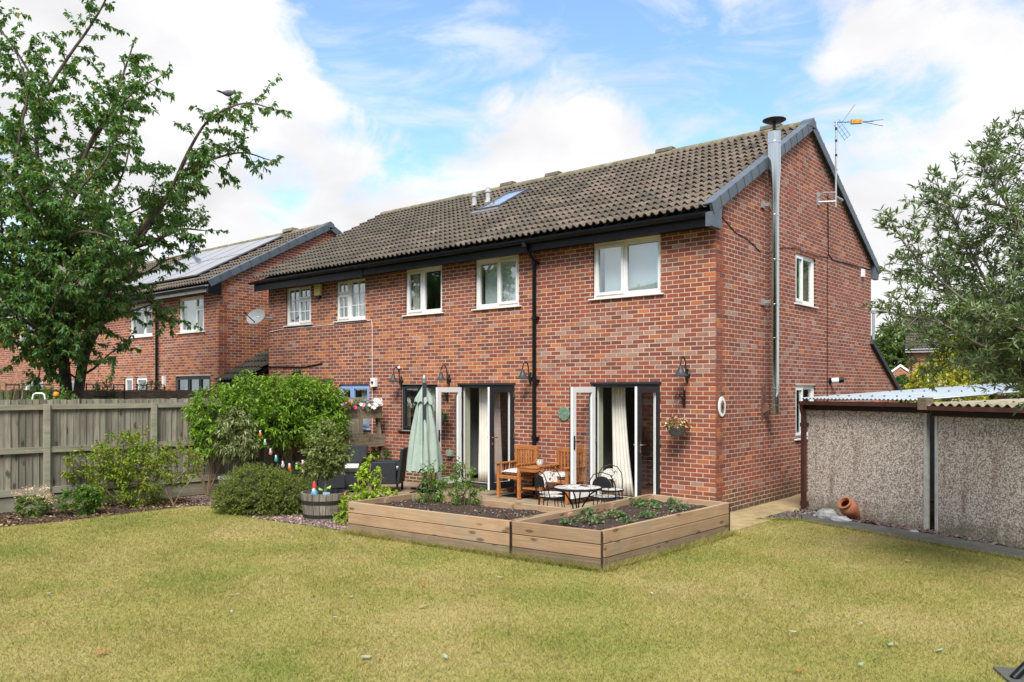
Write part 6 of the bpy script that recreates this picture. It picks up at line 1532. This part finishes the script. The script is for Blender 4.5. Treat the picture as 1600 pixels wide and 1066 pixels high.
for px, d, w, lab in ((165, 18.6, .62, 'black metal garden arch beyond the fence right of the cherry trunk'), (45, 18.8, .75, 'black metal garden arch beyond the fence left of the cherry trunk'), (236, 20.2, .45, 'black metal garden arch below the downpipe of the end house')):
    q = behind(px, d); t_ = thing('garden_arch', lab, 'garden arch', q, TH); b = MB()
    for y in (-.25, .25):
        b.tube([(-w/2, y, 0), (-w/2, y, 2.20), (w/2, y, 2.16), (w/2, y, 0)], .014, 5)
        for k in range(1, 4): b.tube([(-w/2+w*k/4, y, 1.6), (-w/2+w*k/4, y, 2.17)], .006, 4)
        b.tube([(-w/2, y, 1.9), (w/2, y, 1.9)], .009, 4)
    for x in (-w/2, w/2): b.tube([(x, -.25, 2.17), (x, .25, 2.17)], .012, 4)
    b.build('frame', BLACKM, t_)
    bush('leafy plant inside the '+lab.replace('black metal ', ''), 'plant', (q[0]+FV.x*.05, q[1]+FV.y*.05, 0), [(0,0,2.0,w*.42,.2,.22),(0,0,1.5,w*.4,.2,.5)], 90, .1, 9, .07, .035, [(.06,.12,.03),(.10,.16,.05),(.18,.22,.12)])

# ================================================================== background on the right
bh = thing('far_house', 'distant brick house with a dark roof glimpsed behind the olive tree', 'house', (-7.66, 41.69, 0), TH-R(26.5))
HB = House(bh); HB.wall((0, 0), 0, 0, 9, 0, 4.5, [(1.0,2.1,2.3,3.9), (4.5,6,2.3,3.9)], pal_far, 'front_wall', end='l', mortar=MORTAR_B, bz0=1.5); HB.finish(300)
b = MB(); b.box(0, 9, .285, 7, 0, 4.45); b.build('house_body', MORTAR_B, bh)
for w_ in ((1.0,2.1,2.3,3.9), (4.5,6,2.3,3.9)): window(bh, (0, 0), 0, *w_, [(0,.5,0,1,1,1,True), (.5,1,0,1,1,1,False)], UPVC, inside=None)
roof(bh, -.2, 9.2, -.35, 4.55, 3.5, 6.9, lambda x, v: rnd.choice([4, 6, 6]), nparts=60)
b = MB(); b.box(-.2, 9.2, -.37, -.34, 4.35, 4.56); b.build('fascia', UPVC, bh); b = MB(); b.tube([(.15, -.06, 0), (.15, -.06, 4.5)], .06, 6); b.build('downpipe', BROWN, bh); gutter(bh, -.2, 9.2, -.43, 4.52, BLACK)
gh = thing('gable_bungalow', 'tiny distant brick bungalow with white bargeboards left of the far house', 'house', (-15.1, 68.2, 0), TH-R(25.5))
HC = House(gh); HC.wall((0, 0), 0, -2.3, 2.3, 0, 2.35, [(-.45, .55, 2.0-.4, 2.3)], pal_far, 'gable_wall', zclip=lambda z: (-2.3, 2.3) if z < 2.4 else ((-2.3+(z-2.4)/.78, 2.3-(z-2.4)/.78) if z < 4.1 else None), prisms=[[(-2.3, 2.36), (2.3, 2.36), (0, 4.15)]], btop=4.1, mortar=MORTAR_B, bz0=1.5); HC.finish(30)
b = MB(); b.prism([(-2.6, -.1, 2.2), (0, -.1, 4.23), (2.6, -.1, 2.2), (2.6, -.1, 2.42), (0, -.1, 4.46), (-2.6, -.1, 2.42)], (0, .1, 0)); b.build('bargeboard', UPVC, gh)
b = MB(); b.prism([(-2.6, .001, 2.42), (0, .001, 4.46), (2.6, .001, 2.42), (2.6, .001, 2.3), (0, .001, 4.3), (-2.6, .001, 2.3)], (0, 8, 0)); b.build('roof', M('far_roof_b', (.2, .17, .15), .9), gh)
window(gh, (0, 0), 0, -.45, .55, 1.6, 2.3, [(0,.5,0,1,1,1,True), (.5,1,0,1,1,1,False)], UPVC, inside='dark', zr=(1, 2.3))
BGT = [(.075,.12,.03),(.10,.15,.04),(.055,.095,.025),(.12,.17,.05)]
def bgtree(px, d, top, w, lab, tones=BGT, L=.55, n=420, name='broadleaf_tree', low=.25):
    q = behind(px, d); h = top; bl = [(0,0,h*.66,w*.42,w*.42,h*.30),(-w*.25,0,h*.5,w*.3,w*.3,h*.22),(w*.25,-.3,h*.48,w*.3,w*.3,h*.22),(w*.1,.3,h*.78,w*.26,w*.26,h*.2),(-w*.15,-.4,h*.74,w*.24,w*.24,h*.2),(0,-.4,h*low+.1,w*.36,w*.34,h*.2)]
    return bush(lab, 'tree', q, bl, n, L*.9, 9, L, L*.55, tones, name=name, stems=[[(0,0,0),(.1,0,h*.3),(0,0,h*.65),.22],[(0,0,h*.25),(w*.1,0,h*.45),(w*.2,0,h*.6),.12],[(0,0,h*.25),(-w*.1,0,h*.4),(-w*.2,0,h*.6),.12]], stemmat=BARK, lname='crown')
for px, d, top, w, lab in ((1362, 92, 8.0, 6, 'distant green tree at the end of the house gable'), (1402, 86, 9.2, 6.5, 'tallest distant green tree left of the far house'), (1440, 88, 9.0, 6, 'distant green tree rising behind the far house roof'), (1330, 95, 7.5, 7, 'distant green tree hidden mostly by the brick gable'), (1500, 90, 9.5, 8, 'distant green tree behind the olive branches'), (1565, 95, 9, 8, 'distant green tree at the right edge behind the olive'), (1640, 92, 10, 9, 'distant green tree beyond the right edge')):
    bgtree(px, d, top, w, lab)
YT = [(.30,.30,.03),(.24,.27,.03),(.36,.34,.05),(.18,.22,.03)]
bgtree(1468, 30, 3.3, 2.6, 'golden yellow-green bush above the garage roof', YT, .16, 420, 'golden_bush')
bgtree(1540, 31, 6.0, 3.6, 'tall golden-leaved tree glowing through the olive branches', YT, .2, 520, 'golden_tree')
bgtree(1600, 30, 4.5, 3.6, 'golden-leaved shrub at the right edge behind the garages', YT, .2, 420, 'golden_tree')
bgtree(1408, 41, 2.9, 1.3, 'dark green conifer in front of the tiny bungalow', [(.045,.09,.02),(.06,.11,.025)], .14, 300, 'conifer')
q = behind(1365, 26); lp = thing('lamp_post', 'thin pale street lamp post rising past the gable corner', 'lamp post', q, TH)
b = MB(); b.tube([(0, 0, 0), (0, 0, 4.55)], .045, 8); b.build('column', GREYM, lp); b = MB(); b.box(-.06, .42, -.06, .06, 4.50, 4.60); b.build('lantern', GREYM, lp)

# ================================================================== ground litter and grass
def inpoly(P, poly):
    x, y = P[:, 0], P[:, 1]; c = np.zeros(len(P), bool); n = len(poly)
    for i in range(n):
        (x0, y0), (x1, y1) = poly[i], poly[(i+1) % n]
        if y0 != y1: c ^= ((y0 > y) != (y1 > y)) & (x < (x1-x0)*(y-y0)/(y1-y0)+x0)
    return c
def scatter(poly, n):
    A = np.array(poly); P = rng.uniform(A.min(0), A.max(0), (n*3, 2)); return P[inpoly(P, poly)][:n]
OCT = np.array([(1,0,0),(0,1,0),(-1,0,0),(0,-1,0),(0,0,.75),(0,0,-.3)]); OF = np.array([(0,1,4),(1,2,4),(2,3,4),(3,0,4),(1,0,5),(2,1,5),(3,2,5),(0,3,5)])
STONE = tonemat('stone_chip', .85, .2, 60, .1, .3)
def stones(name, P, z, r0, r1, flat, tones, parent=None, kind='stuff', zj=.006):
    n = len(P); r_ = rng.uniform(r0, r1, (n, 1, 1)); a = rng.uniform(0, 6.28, n); sc = rng.uniform(.6, 1.3, (n, 1, 3))*np.array([1, .75, flat]); V = OCT[None]*sc*r_; V += rng.normal(0, .12, V.shape)*r_*np.array([1, 1, flat])
    tl = rng.normal(0, .35, (n, 2)); V[..., 2] += V[..., 0]*tl[:, :1]+V[..., 1]*tl[:, 1:]
    c, s_ = np.cos(a)[:, None], np.sin(a)[:, None]; X = V[..., 0]*c-V[..., 1]*s_; Y = V[..., 0]*s_+V[..., 1]*c
    V = np.stack([X+P[:, :1], Y+P[:, 1:2], V[..., 2]+z+rng.uniform(0, zj, (n, 1))], -1)
    tones = np.array(tones); T = np.repeat(tones[rng.integers(0, len(tones), n)]*rng.uniform(.8, 1.2, (n, 1)), 6, 0)
    o = link(bpy.data.objects.new(name, np_mesh(name, V.reshape(-1, 3), (np.arange(n)[:, None, None]*6+OF[None]).reshape(-1, 3), T, [STONE], True)), parent); o['kind'] = kind; return o
GT = [(.30,.20,.17),(.37,.26,.225),(.22,.155,.14),(.43,.35,.31),(.27,.17,.145),(.17,.12,.11)]
stones('gravel', scatter([(-8.9,-4.5),(-7.55,-5.15),(-7.1,-4.6),(-6.2,-4.98),(-5.04,-4.93),(-3.32,-4.78),(-3.32,-3.5),(-8.6,-3.4)], 7000), -.006, .010, .022, .7, GT)
stones('slate_chippings', scatter([(.75,.25),(1.2,.42),(1.02,1.02),(2.36,.58),(3.98,-.03),(5.5,-.68),(5.6,-.5),(3.02,.66),(.95,1.56)], 4200), -.004, .016, .036, .45, [(.12,.085,.085),(.15,.10,.09),(.085,.075,.078),(.17,.14,.13),(.14,.08,.065)], zj=.04)
stones('pebbles', scatter([(.75,.9),(1.05,1.0),(1.35,1.1),(1.25,1.38),(.98,1.5),(.8,1.5)], 500), .0, .010, .02, .6, [(.30,.29,.28),(.22,.2,.19),(.4,.38,.35)], zj=.02)
SB = [(-9.2,-8.5),(-8.1,-8.5),(-7.62,-7.95),(-7.5,-7.1),(-7.53,-6.1),(-7.55,-5.1),(-7.3,-4.7),(-8.9,-4.6)]
stones('bark_litter', scatter(SB, 4200), -.002, .012, .03, .4, [(.075,.045,.032),(.11,.065,.045),(.05,.033,.026),(.15,.10,.06),(.09,.05,.035)], zj=.015)
o = leaf_cloud(np.c_[scatter(SB, 420), np.full(420, .015)], np.c_[rng.normal(0, 1, (420, 2)), np.full(420, .1)], .055, .028, [(.33,.22,.11),(.40,.30,.17),(.25,.14,.07),(.42,.36,.16)], 'leaf_litter', LEAF, None); o['kind'] = 'stuff'
for poly, par, n in (([(-3.1,-4.75),(-.45,-4.58),(-.48,-3.5),(-3.15,-3.68)], 0, 900), ([(-.28,-4.55),(.75,-4.45),(.84,-1.6),(-.36,-1.5)], 1, 900)):
    stones('soil_crumbs', scatter(poly, n), .372, .006, .018, .8, [(.075,.052,.04),(.055,.04,.03),(.10,.07,.05),(.065,.045,.035),(.30,.25,.19)], zj=.02)
# grass: denser near the camera, only where the view and a step to its side can see it
def grass():
    B = []; 
    for d0, d1, den in ((3.2, 5, 3600), (5, 7, 5200), (7, 9, 4200), (9, 11, 3300), (11, 13.5, 2500), (13.5, 17, 1500)):
        w = d1*.72+2.2; A = (d1-d0)*2*w; n = int(A*den); f = rng.uniform(d0, d1, n); r_ = rng.uniform(-w, w, n)
        Q = np.stack([CAM.x+FV.x*f+RV.x*r_, CAM.y+FV.y*f+RV.y*r_], 1); Q += rng.normal(0, .012, Q.shape); Q = Q[inpoly(Q, LAWN)]; B.append((Q, (d0+d1)/2))
    P = np.concatenate([q for q, _ in B]); dd = np.concatenate([np.full(len(q), d) for q, d in B])
    bedp = [(-3.2,-4.93),(-.38,-4.76),(.91,-4.63),(1.0,-1.46),(-.45,-1.34),(-.42,-3.36),(-3.29,-3.56)]; sl = [q for q in SLABS]; k = ~inpoly(P, bedp)
    for q in SLABS+[[(4.86,-5.43),(5.6,-5.0),(5.95,-5.6),(5.2,-6.05)]]: k &= ~inpoly(P, q)
    P = P[k]; dd = dd[k]
    E = []
    for (xa, ya), (xb, yb), m_ in (((-3.3,-4.94),(.9,-4.64),5200), ((.93,-4.6),(1.0,-1.46),3600), ((.70,.0),(1.25,.37),500), ((1.25,.37),(5.3,-1.26),3000)):
        f = rng.uniform(0, 1, m_); E.append(np.stack([xa+(xb-xa)*f, ya+(yb-ya)*f], 1)+rng.normal(0, .018, (m_, 2))*np.array([1, 1])-np.array([0, .0]))
    P = np.concatenate([P]+E); dd = np.concatenate([dd]+[np.full(len(e), 10.) for e in E]); n = len(P); ne = sum(len(e) for e in E)
    # patchy thickness
    pat_ = np.sin(P[:, 0]*2.3+np.sin(P[:, 1]*1.7))*np.sin(P[:, 1]*2.9+np.sin(P[:, 0]*1.3)); h = rng.uniform(.014, .034, n)*(1+.25*pat_); edge = (np.abs(P[:, 0]-.98) < .09) & (P[:, 1] > -4.7) & (P[:, 1] < -1.3); edge |= (np.abs(P[:, 1]+4.955-.0725*(P[:, 0]+3.27)) < .06) & (P[:, 0] > -3.4) & (P[:, 0] < 1); h[edge] *= 1.5; h[-ne:] *= 1.7*rng.uniform(.5, 1.4, ne)
    a = rng.uniform(0, 6.28, n); w = .0016+.00028*dd; ln = rng.normal(0, .8, (n, 2))*h[:, None]
    V = np.zeros((n, 3, 3)); V[:, 0, :2] = P+np.stack([np.cos(a), np.sin(a)], 1)*w[:, None]; V[:, 1, :2] = P-np.stack([np.cos(a), np.sin(a)], 1)*w[:, None]; V[:, 2, :2] = P+ln; V[:, 2, 2] = h; V[:, :2, 2] = -.002
    T = (1+rng.uniform(-.2, .2, (n, 1))*np.where(dd < 9, 1.6, .8)[:, None])*np.ones((1, 3)); s_ = rng.random(n); T[s_ < .18] *= (1.2, 1.1, 1.2); T[s_ > .82] *= (.75, .9, .65)
    o = bpy.data.objects.new('grass', np_mesh('grass', V.reshape(-1, 3), np.arange(n*3).reshape(-1, 3), np.repeat(T, 3, 0), [BLADE])); link(o); props(o, kind='stuff'); print('blades', n)
grass()
FL = [((-.3,-7.21),'g'),((-.12,-6.42),'o'),((.16,-7.75),'w'),((-.56,-8.88),'w'),((-.53,-8.83),'b'),((1.67,-7.88),'g'),((1.21,-8.27),'g'),((-.43,-9.52),'o'),((-2.68,-9.07),'g'),((-2.65,-5.95),'t'),((-1.26,-7.93),'t'),((-4.37,-6.47),'t'),((-1.24,-7.87),'w'),((.49,-7.0),'t'),((.41,-7.86),'b'),((-.64,-7.4),'t'),((2.98,-2.65),'g'),((2.48,-3.96),'b'),((4.19,-5.36),'t'),((4.15,-5.40),'g'),((3.83,-6.46),'o'),((4.48,-5.29),'g'),((3.43,-5.55),'w'),((4.12,-6.04),'g'),((4.22,-3.57),'b'),((1.88,-5.2),'w'),((3.79,-4.95),'w'),((3.39,-1.89),'t'),((.26,-5.65),'t'),((-.71,-8.24),'w'),((-1.3,-4.98),'t'),((-1.1,-4.99),'b')]
FLAB = ['pale green fallen leaf lying flat right of the orange one, mid lawn', 'bright orange-brown leaf curled on the lawn before the long raised bed', 'tiny whitish leaf on the lawn under the orange-brown leaf',
 'whitish fallen leaf at lower left beside a dark brown one', 'dark brown leaf touching a whitish one at the lower left of the lawn', 'pale green leaf at the bottom middle of the lawn, larger one', 'dull green leaf at the bottom of the lawn left of centre',
 'brown leaf at the bottom left edge of the lawn', 'green fallen leaf at the far left of the lawn below the fence', 'tan dry leaf near the gravel edge by the long raised bed', 'tan dry leaf in the middle left of the lawn, a pair with a white one',
 'tan dry leaf on the lawn in front of the mound shrub', 'whitish leaf paired with a tan leaf in the middle left of the lawn', 'tan dry leaf just right of the bright orange-brown leaf', 'dark brown leaf below the flat pale green leaf, mid lawn', 'tan dry leaf left of the flat pale green leaf',
 'pale green leaf on the lawn facing the seam of the two garages', 'dark brown leaf on the lawn facing the strawberry bed plank', 'tan leaf touching a pale green one at lower right', 'pale green leaf touching a tan one at lower right', 'orange leaf at the bottom right of the lawn',
 'pale green leaf near the dark slab at lower right', 'bleached whitish leaf at lower right of the lawn', 'green leaf at the bottom edge right of the orange leaf', 'dark brown leaf near the right edge of the lawn', 'whitish leaf in front of the strawberry bed corner', 'whitish leaf alone on the right half of the lawn',
 'tan leaf beside the dark paving strip', 'tan leaf just below the long raised bed plank', 'small whitish leaf at the left centre of the lawn', 'tan leaf lying against the long raised bed base', 'dark brown leaf lying against the long raised bed base']
FC = {'g': ((.30,.38,.27), 'pale green fallen leaf lying face down on the lawn'), 'o': ((.42,.13,.03), 'curled orange-brown fallen leaf on the lawn'), 'w': ((.52,.48,.40), 'bleached whitish fallen leaf on the lawn'), 'b': ((.10,.065,.035), 'small dark brown fallen leaf on the lawn'), 't': ((.36,.26,.13), 'tan dry fallen leaf on the lawn')}
FLM = {k: M('fallen_leaf_'+k, c, .8, 0, .25, 20) for k, (c, _) in FC.items()}
for (x, y), k in FL:
    s_ = rnd.uniform(.75, 1.15)*(.042 if k in 'gto' else .03); b = MB(); c = rnd.uniform(.1, .5)
    V = []
    for i in range(7):
        f = i/6; w = s_*.42*math.sin(math.pi*min(1, f*.93+.05))**.7; z = .012+s_*c*(f-.5)**2*2; V += [(-s_+2*s_*f, -w, z+.25*w*c), (-s_+2*s_*f, 0, z-.002), (-s_+2*s_*f, w, z+.35*w*c)]
    b.add(V, [(i*3+j, i*3+3+j, i*3+4+j, i*3+1+j) for i in range(6) for j in (0, 1)]); b.tube([(-s_*1.35, 0, .012), (-s_*.9, 0, .013)], .0016, 4)
    o = b.build('fallen_leaf', FLM[k], None, True, loc=(x, y, .018), rot=(rnd.uniform(-.2, .2), rnd.uniform(-.2, .2), rnd.uniform(0, 6.28))); o.modifiers.clear(); props(o, FLAB[FL.index(((x, y), k))], 'leaf', {'g': 'pale green', 'o': 'orange', 'w': 'whitish', 'b': 'dark brown', 't': 'tan'}[k]+' leaves fallen on the lawn')

# the garden behind the viewpoint: it shows only in the window glass and the steel flue
for x, y, top, w, lab in ((11, -25, 12, 9, 'tall dense tree on the rear boundary facing the flue'), (-5, -26, 7.5, 9, 'lower dense tree on the rear boundary left of the tall ones'), (-14, -24, 7.5, 9, 'low dense tree at the left end of the rear boundary'), (3.5, -25, 11, 9, 'tall dense tree on the rear boundary facing the house corner'), (18, -23, 12, 9, 'tall dense tree at the rear corner of the garden'), (23, -15, 12, 9, 'tall dense tree on the side boundary behind the viewpoint'), (25, -6, 11, 8, 'tall dense tree on the side boundary beyond the garages'), (10, 30, 9, 7, 'street tree beyond the garages facing the gable windows')):
    t_ = bgtree(0, 1, top, w, lab, CHT, .3, 420, 'garden_tree'); t_.location = (x, y, 0)
    if top > 7:
        b = MB(); b.blob((0, 0, top*.55), 1, 14, 10, .12, (w*.46, w*.46, top*.44)); b.build('inner_crown', M('inner_crown', (.055, .085, .03), 1, 0, .5, 2), t_)
